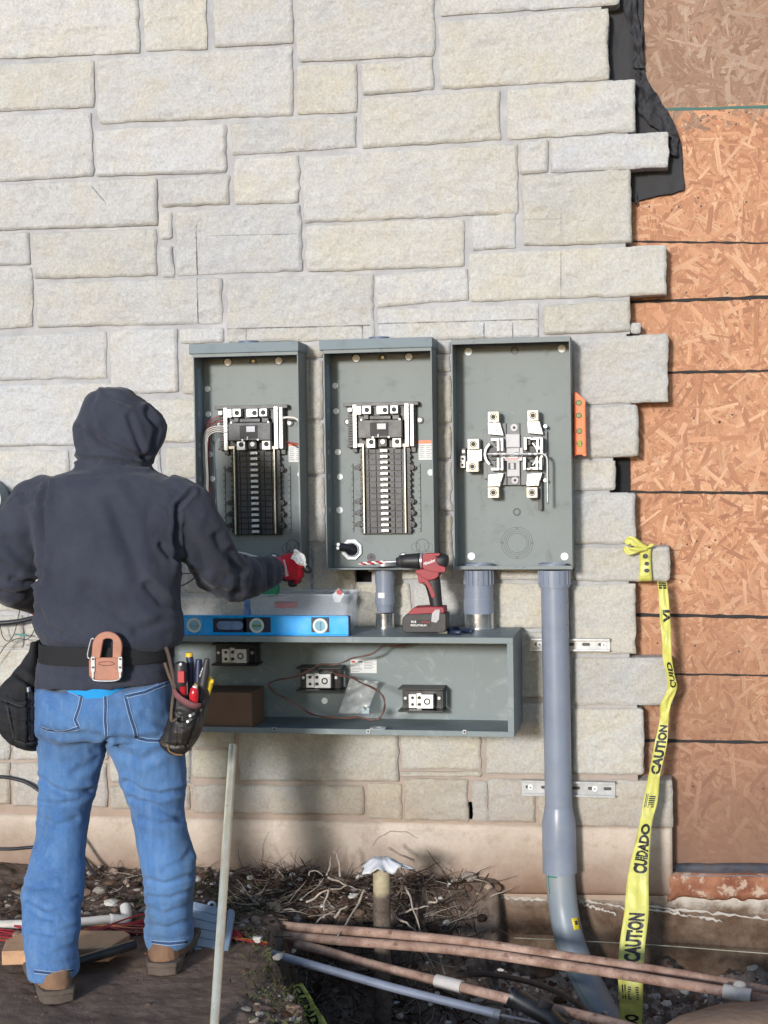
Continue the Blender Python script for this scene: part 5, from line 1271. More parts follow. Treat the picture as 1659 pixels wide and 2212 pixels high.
# bit: twisted red and white shank with a steel adapter
b1, b2 = MB(), MB(); A_, B_ = q4(430, 2022), q4(652, 2008); L_ = (B_ - A_); ux = L_.normalized(); uy = Vector((0, 1, 0)); uz = ux.cross(uy)
for ph, bb in ((0, b1), (pi, b2)):
    pts = [A_ + L_*(i/48) + (uy*cos(ph + i*.42) + uz*sin(ph + i*.42))*.0030*min(1, .35 + i/20) for i in range(49)]
    bb.tube(pts, [.0022*min(1, .3 + i/14) + .001 for i in range(49)], 8)
bit = b1.build('drill_bit', M_RED, dr, smooth='all'); b2.build('flute', M_WHITEINK, bit, smooth='all')
b = MB(); b.tube([q4(645, 2008), q4(680, 2007), q4(682, 2007), q4(705, 2006), q4(750, 2004)], [.0040, .0040, .0062, .0062, .0045], 10); b.build('bit_shank', M_ZINC, dr, smooth=True)
# pliers
pl = thing('pliers', 'dark blue handled pliers lying beside the drill battery', 'pliers', tuple(F.p(1330, 262, .24)))
M_PLI = simple('navy grip', sr(34, 44, 70), .45, var=.1)
for pts in ([(1268, 222), (1290, 212), (1320, 216), (1350, 232), (1385, 244)], [(1268, 236), (1290, 250), (1320, 256), (1342, 256)]):
    q = smooth_path([Vector((F.p(x, y, .24).x, -.25 + .13*(252 - y)/52, tz1 + .009)) for x, y in pts], 5)
    b = MB(); b.tube(q, [(.0085, .007)]*(len(q) - 1) + [(.006, .005)], 12, flat=(0, 0, 1)); b.build('grip', M_PLI, pl, smooth='all')
b = MB(); b.box((F.p(1262, 228, .25).x - .004, -.24, tz1 + .008), (.03, .018, .010)); b.build('pivot', M_ZINC, pl, bevel=.002)
b = MB(); b.tube([Vector((F.p(1262, 228, .25).x - .015, -.238, tz1 + .008)), Vector((F.p(1262, 228, .25).x - .05, -.215, tz1 + .007))], [(.008, .005), (.003, .004)], 10, flat=(0, 1, 0)); b.build('jaw', M_ZINC, pl, smooth=True)

# ---------------------------------------------------------------- caution tape
def tape(name, label, stations, texts, drape_seed, halfstart=None):
    """stations: (uL, vL, uR, vR, d).  texts: (word, s0, s1, a0, a1, bold)"""
    root = thing(name, label, 'caution tape', tuple(P(stations[0][0], stations[0][1], stations[0][4])))
    Lp = smooth_path([P(s[0], s[1], s[4]) for s in stations], 8); Rp = smooth_path([P(s[2], s[3], s[4] + (s[5] if len(s) > 5 else 0)) for s in stations], 8)
    N = len(Lp)
    def at(s, a):
        f = min(max(s*(N - 1), 0), N - 1.001); i = int(f); f -= i
        l, r = Lp[i]*(1 - f) + Lp[i + 1]*f, Rp[i]*(1 - f) + Rp[i + 1]*f
        p = l + (r - l)*a
        return p + Vector((0, .005*float(fbm(s*22, a*2.6, drape_seed, 3, 5)), 0))
    n = N*2
    b = MB(); b.grid([[at(i/n, a) for a in np.linspace(0, 1, 9)] for i in range(n + 1)])
    b.build('tape', M_TAPE, root, smooth='all', thick=.0004)
    for (wd, s0, s1, a0, a1, bold) in texts:
        V_, F_, wl = letters(wd, bold)
        bb = MB(); bb.add([at(s0 + (s1 - s0)*(p[0]/wl + .10*p[1]*abs(1/7)), a0 + (a1 - a0)*p[1]) + Vector((0, -.0012, 0)) for p in V_], F_)
        bb.build('lettering', M_TINK, root)
    return root, at
M_TAPE = simple('yellow tape', sr(200, 196, 98), .45, var=.08, bump=.1, dirt=sr(150, 140, 84), dirtamt=.4); M_TINK = simple('black tape ink', (.012, .012, .014), .5)
stn = [(1385 + 35, 1256, 1440, 1256, .05), (1423, 1290, 1444, 1290, .06), (1426, 1340, 1448, 1340, .08), (1430, 1385, 1450, 1385, .10), (1432, 1425, 1452, 1425, .10), (1440, 1460, 1458, 1462, .085), (1440, 1492, 1463, 1485, .075), (1426, 1523, 1449, 1523, .07),
       (1424, 1560, 1444, 1560, .07), (1413, 1610, 1440, 1610, .08), (1402, 1668, 1427, 1670, .11), (1390, 1725, 1421, 1728, .14), (1381, 1780, 1408, 1780, .17), (1370, 1830, 1404, 1832, .20), (1361, 1866, 1402, 1868, .22), (1353, 1915, 1401, 1915, .25),
       (1348, 1973, 1401, 1975, .28), (1339, 2034, 1394, 2036, .31), (1335, 2095, 1390, 2097, .34), (1337, 2150, 1389, 2152, .35), (1340, 2212, 1387, 2212, .35), (1342, 2290, 1386, 2290, .35)]
vs_ = [s[1] for s in stn]
def s_of(v): return float(np.interp(v, vs_, np.linspace(0, 1, len(vs_))))
ct, tat = tape('caution_tape', 'yellow caution tape tied round a stone and hanging down past the long conduit', stn,
   [('CAUTION', s_of(1672), s_of(1568), .95, .12, .055), ('CUIDADO', s_of(1888), s_of(1780), .92, .2, .055), ('CAUTION', s_of(2077), s_of(1972), .86, .2, .055), ('CUIDADO', s_of(2296), s_of(2192), .86, .2, .055),
    ('IIII', s_of(1275), s_of(1257), .9, .1, .05), ('VI', s_of(1345), s_of(1318), 1, .3, .05), ('CUID', s_of(1490), s_of(1430), .9, .3, .04)], 3)
# printed emblem blocks
for (v0, v1) in ((1713, 1743), (2126, 2158)):
    b = MB()
    for k in range(6):
        sA, sB = s_of(v1 - (v1 - v0)*k/6.5), s_of(v1 - (v1 - v0)*(k + .62)/6.5)
        b.add([tat(sA, .38) + Vector((0, -.0012, 0)), tat(sB, .38 + .0) + Vector((0, -.0012, 0)), tat(min(sB, sB), .82) + Vector((0, -.0012, 0)), tat(sA, .82) + Vector((0, -.0012, 0))], [(0, 1, 2, 3)])
    for a0 in (.14, .24): 
        b.add([tat(s_of(v1), a0) + Vector((0, -.0012, 0)), tat(s_of(v0), a0) + Vector((0, -.0012, 0)), tat(s_of(v0), a0 + .05) + Vector((0, -.0012, 0)), tat(s_of(v1), a0 + .05) + Vector((0, -.0012, 0))], [(0, 1, 2, 3)])
    b.build('emblem', M_TINK, ct)
# the turn round the stone and the knot
def box_wrap(u0, v0, u1, v1, d, name):
    rows = []
    for i in range(9):
        t_ = i/8; rows.append([P(u0 + (u1 - u0)*s_ + 1.5*sin(t_*5 + s_*3), v0 + (v1 - v0)*t_, d + .002*sin(9*t_ + 2*s_)) for s_ in np.linspace(0, 1, 5)])
    b = MB(); b.grid(rows); return b.build(name, M_TAPE, ct, smooth='all', thick=.0006)
box_wrap(1381, 1183, 1407, 1255, .034, 'wrap')
b = MB()
for (v0, v1, w_) in ((1196, 1207, 6), (1213, 1222, 5), (1228, 1237, 6)):
    pts = [P(1394 + w_*cos(a) + (3 if v0 > 1210 else 0), (v0 + v1)/2 + (v1 - v0)/2*sin(a), .0385) for a in np.linspace(0, 2*pi, 12, endpoint=False)]; b.add(pts, [tuple(range(12))])
b.build('lettering', M_TINK, ct)
b = MB()
for k in range(5): b.tube([P(1381, 1192 + k*13, .036), P(1394, 1194 + k*13, .038), P(1406, 1190 + k*12, .036)], .0007, 5)
b.build('wrap_crease', M_TAPE, ct, smooth='all')
def ribbon(pts, wds, name, par, mat):
    q = smooth_path([P(*p) for p in pts], 6); n = len(q); rows = []
    for i, p in enumerate(q):
        w_ = np.interp(i/(n - 1), np.linspace(0, 1, len(wds)), wds); t_ = (q[min(i + 1, n - 1)] - q[max(i - 1, 0)]).normalized(); s_ = t_.cross(Vector((0, 1, 0))).normalized()
        rows.append([p + s_*w_*a + Vector((0, -.004*sin(a*3 + i*.4), 0)) for a in (-1, -.5, 0, .5, 1)])
    b = MB(); b.grid(rows); return b.build(name, mat, par, smooth='all', thick=.0006)
ribbon([(1398, 1184, .045), (1380, 1176, .05), (1362, 1168, .05), (1352, 1175, .045)], [.004, .012, .016, .008], 'knot_tail', ct, M_TAPE)
ribbon([(1398, 1186, .045), (1376, 1188, .055), (1358, 1190, .055), (1348, 1182, .05)], [.004, .010, .013, .007], 'knot_tail', ct, M_TAPE)
ribbon([(1396, 1186, .045), (1404, 1180, .05), (1412, 1176, .05)], [.004, .006, .002], 'knot_tail', ct, M_TAPE)
stn2 = [(632, 2128, 652, 2124, .75), (640, 2155, 668, 2148, .76), (650, 2185, 682, 2172, .78), (662, 2212, 700, 2200, .80), (675, 2260, 730, 2248, .84)]
tape('caution_tape', 'short end of yellow caution tape lying in the trench near the leaning steel tube', stn2, [('CUIDADO', .04, .95, .12, .72, .055)], 8)

# ---------------------------------------------------------------- leaning steel tube
mp = thing('steel_conduit', 'bare shiny steel conduit leaning upright in front of the trough', 'steel conduit', tuple(P(463, 2235, 1.42)))
a_, c_ = P(503, 1612, .70), G(461.5, 2240, -.05)
b = MB(); b.tube([a_, a_ + (c_ - a_)*.5, c_], .0125, 28)
def emt_mat():
    t = NT('galvanised tube'); c = t.mix(t.ramp(t.noise(6, 5, .7, vec=t.scaled((3, 3, .8))), [(.35, 0.0), (.7, 1.0)]), sr(212, 206, 182), sr(234, 232, 218)); c = t.mix(t.ramp(t.noise(60, 5, .7), [(.62, 0.0), (.7, .6)]), c, sr(130, 118, 104))
    t.base(c); return t.set(.22, .5, .6)
M_EMT = emt_mat(); b.build('tube', M_EMT, mp, smooth=True)
ax_ = (a_ - c_).normalized(); b = MB(); b.cyl(a_ + ax_*.0005, a_ + ax_*.001, .0105, seg=20); b.build('tube_bore', M_BLACK, mp)

# ---------------------------------------------------------------- pipes in the trench
def copper_mat():
    t = NT('muddy red-brown pipe'); c = t.mix(t.ramp(t.noise(14, 6, .7), [(.36, 0.0), (.66, 1.0)]), sr(128, 98, 84), sr(182, 152, 136)); c = t.mix(t.ramp(t.noise(45, 5, .7), [(.58, 0.0), (.68, .75)]), c, sr(84, 60, 50)); c = t.mix(t.ramp(t.noise(30, 4, .6), [(.66, 0.0), (.74, .7)]), c, sr(204, 184, 170))
    t.base(c); t.bump(t.noise(70, 5, .7), .5, .003); return t.set(.8, 0, .25)
M_COP = copper_mat()
def pipe(name, label, cat, pts, r, mat, group=None, seg=18):
    q = smooth_path([P(*p) for p in pts], 6); b = MB(); b.tube(q, r, seg); o = b.build(name, mat, None, smooth='all'); tag(o, label, cat, group); return o
def pipe_thing(name, label, cat, pts, r, mat, group=None):
    t = thing(name, label, cat, tuple(P(*pts[0])), group); q = smooth_path([P(*p) for p in pts], 6); b = MB(); b.tube(q, r, 18); b.build('pipe', mat, t, smooth='all'); return t, q
gp = 'mud-covered pipes crossing the trench'
pA, qA = pipe_thing('muddy_pipe', 'upper muddy red-brown pipe crossing the trench from the root bank to the right', 'pipe', [(600, 1994, .42), (640, 2003, .45), (800, 2014, .50), (1000, 2034, .55), (1200, 2063, .58), (1340, 2084, .60), (1500, 2110, .62), (1620, 2133, .64), (1760, 2160, .66), (2000, 2205, .68)], M(10.5, .5), M_COP, gp)
pB, qB = pipe_thing('muddy_pipe', 'muddy red-brown pipe lying just below the uppermost crossing pipe', 'pipe', [(610, 2020, .46), (660, 2026, .48), (800, 2037, .53), (1000, 2054, .58), (1200, 2083, .62), (1330, 2103, .65), (1420, 2118, .68), (1600, 2148, .72), (1850, 2200, .78)], M(10.5, .5), M_COP, gp)
pD, qD = pipe_thing('muddy_pipe', 'lowest muddy red-brown pipe with a white sleeve, running down to the right', 'pipe', [(640, 2040, .5), (700, 2054, .55), (800, 2083, .62), (940, 2118, .70), (1100, 2158, .78), (1250, 2192, .86), (1340, 2214, .9), (1500, 2260, .95)], M(10.5, .5), M_COP, gp)
M_SLEEVE = simple('chalky white sleeve', sr(192, 184, 178), .7, var=.1, dirt=sr(120, 96, 82), dirtamt=.6)
b = MB(); b.tube([P(942, 2118.5, .70), P(998, 2132.5, .73)], M(14.5, .7), 20); b.build('sleeve', M_SLEEVE, pD, smooth=True)
b = MB(); b.tube([P(1562, 2141, .715), P(1622, 2152, .728)], M(15.5, .7), 20); b.build('sleeve', M_SLEEVE, pB, smooth=True)
b = MB(); q = P(1598, 2128, .71); b.sph(q, .016, sc=(1.2, 1, .8)); b.build('putty', M_SLEEVE, pB, smooth='all')
t_, q = pipe_thing('grey_pipe', 'thin grey pipe slanting down from the soil mound into the trench', 'pipe', [(520, 2050, .72), (570, 2056, .74), (700, 2092, .78), (850, 2134, .82), (1000, 2172, .86), (1070, 2190, .88)], M(9.5, .8), simple('dusty grey pipe', sr(128, 134, 150), .5, var=.1), None)
b = MB(); b.tube([P(1048, 2184, .87), P(1082, 2193, .88)], M(10.8, .8), 16); b.build('socket', simple('grey socket', sr(110, 112, 120), .55), t_, smooth=True)
M_ROPE = simple('grey rope', sr(96, 98, 108), .8, var=.2)
pipe('dark_cable', 'dark cable running on from the end of the thin grey pipe', 'cable', [(1075, 2191, .88), (1150, 2206, .9), (1250, 2226, .92)], .0045, M_ROPE)
M_OLD = simple('old brown cable', sr(84, 68, 60), .7, var=.3)
pipe('dark_cable', 'thick dark cable curving behind the lowest muddy pipe toward the sweep bend', 'cable', [(960, 2112, .35), (1040, 2104, .38), (1130, 2118, .42), (1200, 2142, .5), (1260, 2178, .6), (1290, 2230, .7)], .009, M_OLD)
pipe('string_line', 'thin pale string stretched along the foundation behind the caution tape', 'string', [(1110, 2026, .10), (1280, 2034, .10), (1450, 2044, .10), (1659, 2060, .10), (2100, 2090, .1)], .0016, simple('pale string', sr(190, 184, 160), .8))
pipe('iron_rod', 'upright rusty iron rod standing in the trench beside the riser pipe', 'rod', [(900, 1950, .22), (902, 2060, .26), (905, 2230, .30)], .0055, M_OLD)
rs = thing('riser_pipe', 'cream and muddy grey riser pipe with a white paper cap, standing in the trench', 'riser pipe', tuple(P(826, 2240, .44)))
def riser_mat():
    t = NT('riser pipe'); sep = t.n('ShaderNodeSeparateXYZ'); t.l(t.co, sep.inputs[0]); z_ = t.math('ADD', sep.outputs[2], t.math('MULTIPLY', t.math('SUBTRACT', t.noise(22, 5), .5), .05))
    zc_ = P(826, 1932, .44).z - P(826, 2240, .44).z; m = t.n('ShaderNodeMapRange'); t.l(z_, m.inputs[0]); m.inputs[1].default_value = zc_ + .01; m.inputs[2].default_value = zc_ - .01
    n_ = t.ramp(t.noise(24, 6, .7), [(.36, 0.0), (.68, 1.0)])
    t.base(t.mix(m.outputs[0], t.mix(n_, sr(150, 138, 112), sr(186, 174, 146)), t.mix(n_, sr(74, 62, 54), sr(120, 108, 98)))); t.bump(t.noise(60, 5), .4, .002); return t.set(.75, 0, .25)
b = MB(); b.tube([P(824, 1868, .44), P(825, 1930, .44), P(826, 2060, .44), P(828, 2290, .44)], M(19, .44), 26); b.build('pipe', riser_mat(), rs, smooth=True)
cap = MB(); c0 = P(824, 1858, .44); rows = []
for i in range(9):
    rr_ = [0, .2, .4, .6, .8, 1, 1.15, 1.3, 1.42][i]*M(29); row = []
    for k in range(37):
        a = 2*pi*(k % 36)/36; fl_ = 1 + (.30*sin(3*a + 1) + .16*sin(7*a) + .10*sin(13*a))*max(0, i - 4)/4; ex = 1.55 if cos(a) > .6 and i > 5 else 1
        row.append(c0 + Vector((cos(a)*rr_*fl_*(1 + .25*(ex - 1)), sin(a)*rr_*fl_*.8, .006 - max(0, i - 3)*.0062*(1 + .35*sin(5*a)) + .0035*sin(11*a)*min(1, i/5))))
    rows.append(row)
cap.grid(rows); cap.build('paper_cap', simple('white paper cap', sr(206, 206, 212), .6, var=.06, scale=40, dirt=sr(190, 178, 140), dirtamt=.5), rs, smooth='all', thick=.0008)
hd = thing('black_socket', 'black plastic pipe end lying across the lowest muddy pipe', 'pipe end', tuple(P(1135, 2160, .9)))
b = MB(); b.tube([P(1112, 2154, .88), P(1120, 2159, .885), P(1190, 2200, .93), P(1215, 2226, .96)], [M(19), M(17.5), M(16.5), M(16)], 24); b.build('socket_body', M_PLAST, hd, smooth=True)
b = MB(); b.tube([P(1106, 2150, .877), P(1114, 2155, .88)], M(21), 24); b.build('socket_rim', M_PLAST, hd, smooth=True)
b = MB(); b.tube([P(1182, 2160, .93), P(1172, 2178, .925)], [(M(14), M(5))]*2, 14, flat=(1, 0, 0)); b.build('lug_tab', M_PLAST, hd, smooth=True)
# boulder lip at lower right corner
R_ = random.Random(31)
def stone_thing(u, v, d, r, sc, label, mat, z=None, name='rock'):
    q = P(u, v, d); b = MB(); rock(b, q, r, R_, sc); o = b.build(name, mat, None, smooth='all'); o2 = tag(o, label, 'rock', 'loose rocks around the trench'); return o
M_ROCKB = simple('dusty brown rock', sr(128, 106, 90), .9, var=.2, scale=12, bump=.6, bscale=40, bdist=.006)
M_CHALK = simple('chalky white stone', sr(188, 182, 174), .9, var=.08, bump=.5, bscale=60, bdist=.003)
stone_thing(1580, 2226, 1.2, .19, (1.5, .8, .32), 'broad dusty brown rock in the lower right corner', M_ROCKB)
for (u, v, r, lb) in ((540, 1896, .020, 'small chalky stone beside the right trouser leg, near the wall'), (240, 1950, .026, 'chalky white stone lying on the white plastic pipe'), (60, 1932, .030, 'pale brown stone at the left edge near the wall'), (40, 2020, .022, 'buff stone beside the left end of the plank'), (232, 2030, .015, 'small grey stone between the boots'),
                      (128, 1908, .016, 'white stone chip at the foot of the wall, left of the legs'), (52, 1998, .012, 'white pebble among the red wires at the left'), (556, 2028, .024, 'chalky stone at the trench edge beside the grey pipe'), (600, 2066, .016, 'chalky stone on the mound edge under the grey pipe'), (1082, 2095, .012, 'round white pebble resting behind the lowest pipe'), (1200, 1965, .010, 'white chip on the foundation ledge'), (428, 1898, .018, 'narrow white stone against the right trouser leg'), (710, 1962, .013, 'white chip among the roots left of the riser pipe')):
    d_ = -G(u, v, 0).y if v < 2085 else .6
    if u > 650 and v > 1950: d_ = {1082: .66, 1200: .02, 710: .2}[u]
    b = MB(); q = P(u, v, d_); rock(b, q, r*.8, R_, (R_.uniform(1, 1.6), R_.uniform(.6, 1), R_.uniform(.4, .7))); o = b.build('rock', M_CHALK if 'white' in lb or 'chalk' in lb else M_ROCKB, None); tag(o, lb, 'rock', 'loose rocks around the trench')
# roots on the bank
M_ROOT = simple('bleached root', sr(160, 146, 134), .85, var=.3, scale=40, bump=.5)
def root(label, pts, r, name='root'):
    q = smooth_path([P(*p) for p in pts], 5); n = len(q); b = MB()
    b.tube([p + Vector((.0016*sin(i*.9 + n), .001*sin(i*.5), .0016*cos(i*1.1 + r*900))) for i, p in enumerate(q)], [r*.72*(1 - .55*i/n)*(1 + .15*sin(i*2.3)) for i in range(n)], 8); o = b.build(name, M_ROOT, None, smooth='all'); tag(o, label, 'root', 'roots sticking out of the bank'); return o
z23 = lambda x, y: (576 + x*.3472, 1728 + y*.3472)
def rt(label, pts, r, d): root(label, [(*z23(x, y), d if not hasattr(d, '__len__') else d[i]) for i, (x, y) in enumerate(pts)], r)
rt('forked upright root stub left of the riser pipe', [(460, 480), (450, 400), (440, 350), (415, 320)], .006, .2)
rt('short upright twig beside the forked stub', [(375, 470), (395, 400), (400, 350)], .0045, .2)
rt('long pale root arching over the top of the root bank', [(380, 485), (430, 500), (500, 530), (560, 560)], .006, .32)
rt('curved pale root hanging over the bank face', [(245, 640), (300, 610), (350, 570), (460, 550), (490, 535)], .006, .36)
rt('pale root drooping vertically from the bank', [(390, 560), (365, 620), (355, 690)], .006, .37)
rt('thick pale root poking out below the twigs', [(425, 735), (455, 690), (500, 660)], .0075, .38)
rt('long dark root slanting down across the upper pipe', [(610, 560), (560, 660), (500, 760), (440, 850)], .006, (.36, .4, .46, .52))
rt('thin root forking left of the slanting one', [(300, 780), (340, 730), (430, 690)], .0035, .40)
rt('stout root stub at the far left of the bank', [(0, 690), (60, 690), (130, 680), (190, 690)], .007, .36)
rt('bleached root stick right of the riser leaning into the trench', [(860, 540), (890, 600), (920, 700), (960, 830)], .006, (.3, .32, .36, .42))
rt('pale root bending down right of the riser pipe', [(800, 735), (860, 760), (900, 790), (935, 830)], .006, .36)
rt('short pale root lying on the right end of the bank', [(820, 715), (880, 690), (950, 670), (1010, 660)], .006, .30)
rt('curved grey root at the right foot of the bank', [(1010, 640), (1060, 630), (1045, 600)], .006, .28)
rt('long thin dry stem arching over the paper cap', [(660, 280), (720, 220), (790, 195), (880, 205), (940, 240)], .003, (.3, .28, .25, .22, .2))
rt('dark stick leaning right of the paper cap', [(760, 300), (840, 345), (920, 372)], .006, (.14, .12, .1))
rt('thin dark stalk slanting below the cap', [(780, 370), (830, 430), (860, 465)], .003, .15)
rt('broken dark root at the left foot of the wall', [(130, 520), (95, 470), (60, 415)], .007, .12)
rt('thin arched root near the left end of the root bank', [(265, 470), (275, 440), (330, 450), (350, 475)], .004, .25)
# ---------------------------------------------------------------- left ground clutter
def onG(u, v, dz=0):
    q = G(u, v, 0); return Vector((q.x, q.y, ground_z(q.x, q.y) + dz))
def gpath(pts, dz): return [onG(u, v, dz) for u, v in pts]
M_WPVC = simple('white pvc', sr(206, 202, 196), .45, var=.05, dirt=sr(150, 120, 100), dirtamt=.5)
wp = thing('white_pipe', 'white plastic pipe with an elbow lying on the soil behind the legs', 'pipe', tuple(onG(150, 1985)))
q = [onG(-60, 1990, .02), onG(60, 1985, .02), onG(180, 1978, .02), onG(240, 1970, .02)]; b = MB(); b.tube(q, .0145, 18); b.build('pipe', M_WPVC, wp, smooth=True)
q = smooth_path([onG(236, 1970, .02), onG(262, 1966, .02), onG(273, 1962, .022), onG(272, 1956, .032), onG(270, 1952, .042)], 4); b = MB(); b.tube(q, .0175, 18); b.build('elbow', M_WPVC, wp, smooth='all')
def cable(label, pts, r, mat=None, name='black_cable'):
    b = MB(); b.tube(smooth_path(pts, 8), r, 10); o = b.build(name, mat or M_CABLE, None, smooth='all'); tag(o, label, 'cable'); return o
cable('black cable curving from the left edge down behind the left leg', [P(-60, 1676, .02), P(0, 1678, .02), P(30, 1682, .025), P(60, 1692, .03), P(92, 1715, .04), P(125, 1755, .05), P(160, 1810, .07), P(190, 1868, .1), P(220, 1910, .15), P(245, 1938, .2), P(272, 1955, .26)], .0065)
cable('short black cable running level along the base course at the left edge', [P(-60, 1833, .02), P(20, 1834, .02), P(60, 1831, .025), P(100, 1830, .03), P(150, 1845, .06), P(190, 1900, .12)], .006)
cable('thick black cable hanging level at the left behind the hip', [P(-60, 1346, .05), P(0, 1346, .05), P(40, 1342, .05), P(76, 1334, .055)], .009)
cable('thin dark cable looping behind the left elbow', [P(46, 1300, .05), P(38, 1340, .05), P(30, 1370, .05), P(18, 1385, .05), P(6, 1375, .05), P(0, 1350, .05)], .0016)
cable('thin dark cable dangling in a loop beside the hip', [P(76, 1330, .05), P(74, 1360, .05), P(60, 1380, .05), P(36, 1380, .05), P(14, 1392, .05), P(0, 1412, .05), P(-20, 1440, .05)], .0016)
b = MB(); q = P(45, 1371, .06); b.box(q, (.045, .004, .006), Matrix.Rotation(.05, 3, 'Y')); o = b.build('cable_tie', simple('teal tie', sr(40, 120, 116), .5), None, bevel=.0008); tag(o, 'small teal cable tie on the dangling thin cable', 'cable tie')
an = thing('wall_anchor', 'small blue-headed screw anchor sticking out of the stone at the left edge', 'anchor', tuple(P(42, 1447, .0)))
b = MB(); q = P(42, 1447, .0); b.cyl((q.x, .005, q.z), (q.x, -.03, q.z), .003, seg=8); b.build('shank', M_ZINC, an); b = MB(); b.cyl((q.x, -.03, q.z), (q.x, -.036, q.z), .007, seg=6); b.build('head', simple('blue zinc', sr(90, 130, 170), .4, .6), an)
cable('slim dark lead hanging between the torso and the right arm, lower loop', [P(360, 1270, .10), P(395, 1264, .07), P(420, 1248, .05), P(440, 1225, .05), P(470, 1200, .05)], .0022)
cable('slim maroon lead between the torso and the right arm, upper strand', [P(360, 1240, .06), P(400, 1239, .05), P(430, 1236, .05), P(470, 1228, .05)], .0022, M_WIRE_BR)
# red wires strewn on the ground
rr = random.Random(9)
for k in range(11):
    pts = [onG(-50, 1975 + k*3 + rr.uniform(-4, 4), .012), onG(40, 1992 + k*3 + rr.uniform(-5, 5), .012 + .01*rr.random()), onG(130, 2012 + rr.uniform(-8, 8), .012), onG(210, 2004 - k*1.4 + rr.uniform(-6, 6), .02), onG(290, 1972 + k*4 + rr.uniform(-4, 4), .03 + .01*rr.random()), onG(350, 1965 + k*4.5 + rr.uniform(-6, 6), .03), onG(440, 1990 + k*2 + rr.uniform(-3, 3), .015), onG(520, 1998 + k*1.2, .01), onG(600 - 3*k, 2004 + k*1.5, .005)]
    b = MB(); b.tube(smooth_path(pts, 7), .0027, 6); o = b.build('red_wire', M_WIRE_R if k != 8 else simple('orange wire', sr(214, 140, 40), .5), None, smooth='all')
    if k == 8: o.name = 'orange_wire'; tag(o, 'single orange wire lying across the bundle of red wires', 'wire')
    else: tag(o, 'loose red wire in the tangled bundle strewn over the soil behind the legs', 'wire', 'red wires strewn behind the legs')
# plank and black rubber piece by the left boot
M_WOOD = simple('raw plank', sr(196, 154, 120), .7, var=.15, scale=18, dirt=sr(110, 80, 60), dirtamt=.6, dscale=10)
pk = thing('wood_plank', 'short raw timber plank lying on the soil under the left leg', 'plank', tuple(onG(150, 2060)))
A_, B_ = onG(8, 2088, .0), onG(285, 2070, .0)
zt_ = .055
b = MB(); poly = [G(4, 2082), G(235, 2074), G(282, 2044), G(268, 2036), G(60, 2034), G(14, 2056)]
vs = [Vector((p.x, p.y, -.005)) for p in poly] + [Vector((p.x, p.y, .036)) for p in poly]; n = 6
b.add(vs, [tuple(range(n)), tuple(range(n, 2*n))] + [(i, (i + 1) % n, n + (i + 1) % n, n + i) for i in range(n)]); b.build('board', M_WOOD, pk, bevel=.003)
b = MB(); b.tube([G(150, 2106) + Vector((0, 0, .03)), G(290, 2063) + Vector((0, 0, .03))], [(.016, .014)]*2, 12); o = b.build('rubber_strip', M_PLAST, None, smooth=True); tag(o, 'black rubber strip lying against the plank between the boots', 'rubber strip')
# grey slatted plastic cover propped behind the steel tube
gb = thing('slatted_cover', 'pale blue-grey slatted plastic cover propped on the soil behind the steel tube', 'plastic cover', tuple(P(455, 2060, .75)))
M_SL = simple('pale blue-grey plastic', sr(136, 154, 176), .5, var=.05)
cor = {'a': (418, 1947, .62), 'b': (508, 1970, .62), 'c': (494, 2064, .82), 'd': (412, 2050, .82)}
TL, TR, BR, BL = [P(*cor[k]) for k in 'abcd']
def pq(s, t, o=0):
    n_ = (TR - TL).cross(BL - TL).normalized(); 
    if n_.y > 0: n_ = -n_
    return TL*(1 - s)*(1 - t) + TR*s*(1 - t) + BR*s*t + BL*(1 - s)*t + n_*o
def slabq(name, s0, s1, t0, t1, o0, o1, par):
    b = MB(); q = [pq(s, t, o) for o in (o0, o1) for (s, t) in ((s0, t0), (s1, t0), (s1, t1), (s0, t1))]
    b.add(q, [(0, 1, 2, 3), (4, 5, 6, 7), (0, 1, 5, 4), (1, 2, 6, 5), (2, 3, 7, 6), (3, 0, 4, 7)]); return b.build(name, M_SL, par, bevel=.002)
pnl = slabq('cover_panel', 0, 1, 0, 1, -.022, 0, gb)
for k in range(5): slabq('slat', .02, .80, .03 + k*.185, .03 + k*.185 + .165, .0, .006, gb)
slabq('side_rail', .84, .98, .02, .98, .0, .010, gb)
slabq('bottom_tab', .1, .6, .97, 1.05, -.01, .006, gb)
b = MB(); q = pq(.45, -.02, .0); b.ring(q, (0, -1, .2), .014, .007, .008, 16); b.build('hanging_eye', M_SL, gb, smooth=True)
# round meter rim at the far left edge
rm = thing('meter_cover', 'pale rounded edge of a glass meter cover at the far left of the wall', 'meter cover', tuple(P(-34, 1078, .08)))
b = MB(); q = P(-40, 1078, .09); b.cyl((q.x, -.02, q.z), (q.x, -.10, q.z), M(46), seg=48); b.build('housing', M_GREY2, rm, smooth=True); b = MB(); b.cyl((q.x, -.10, q.z), (q.x, -.104, q.z), M(49), seg=48); b.build('rim', M_ZINC, rm, smooth=True)
b = MB(); b.sph((q.x, -.104, q.z), M(43), 32, 16, (1, .8, 1)); b.build('dome', M_LENS, rm, smooth='all')
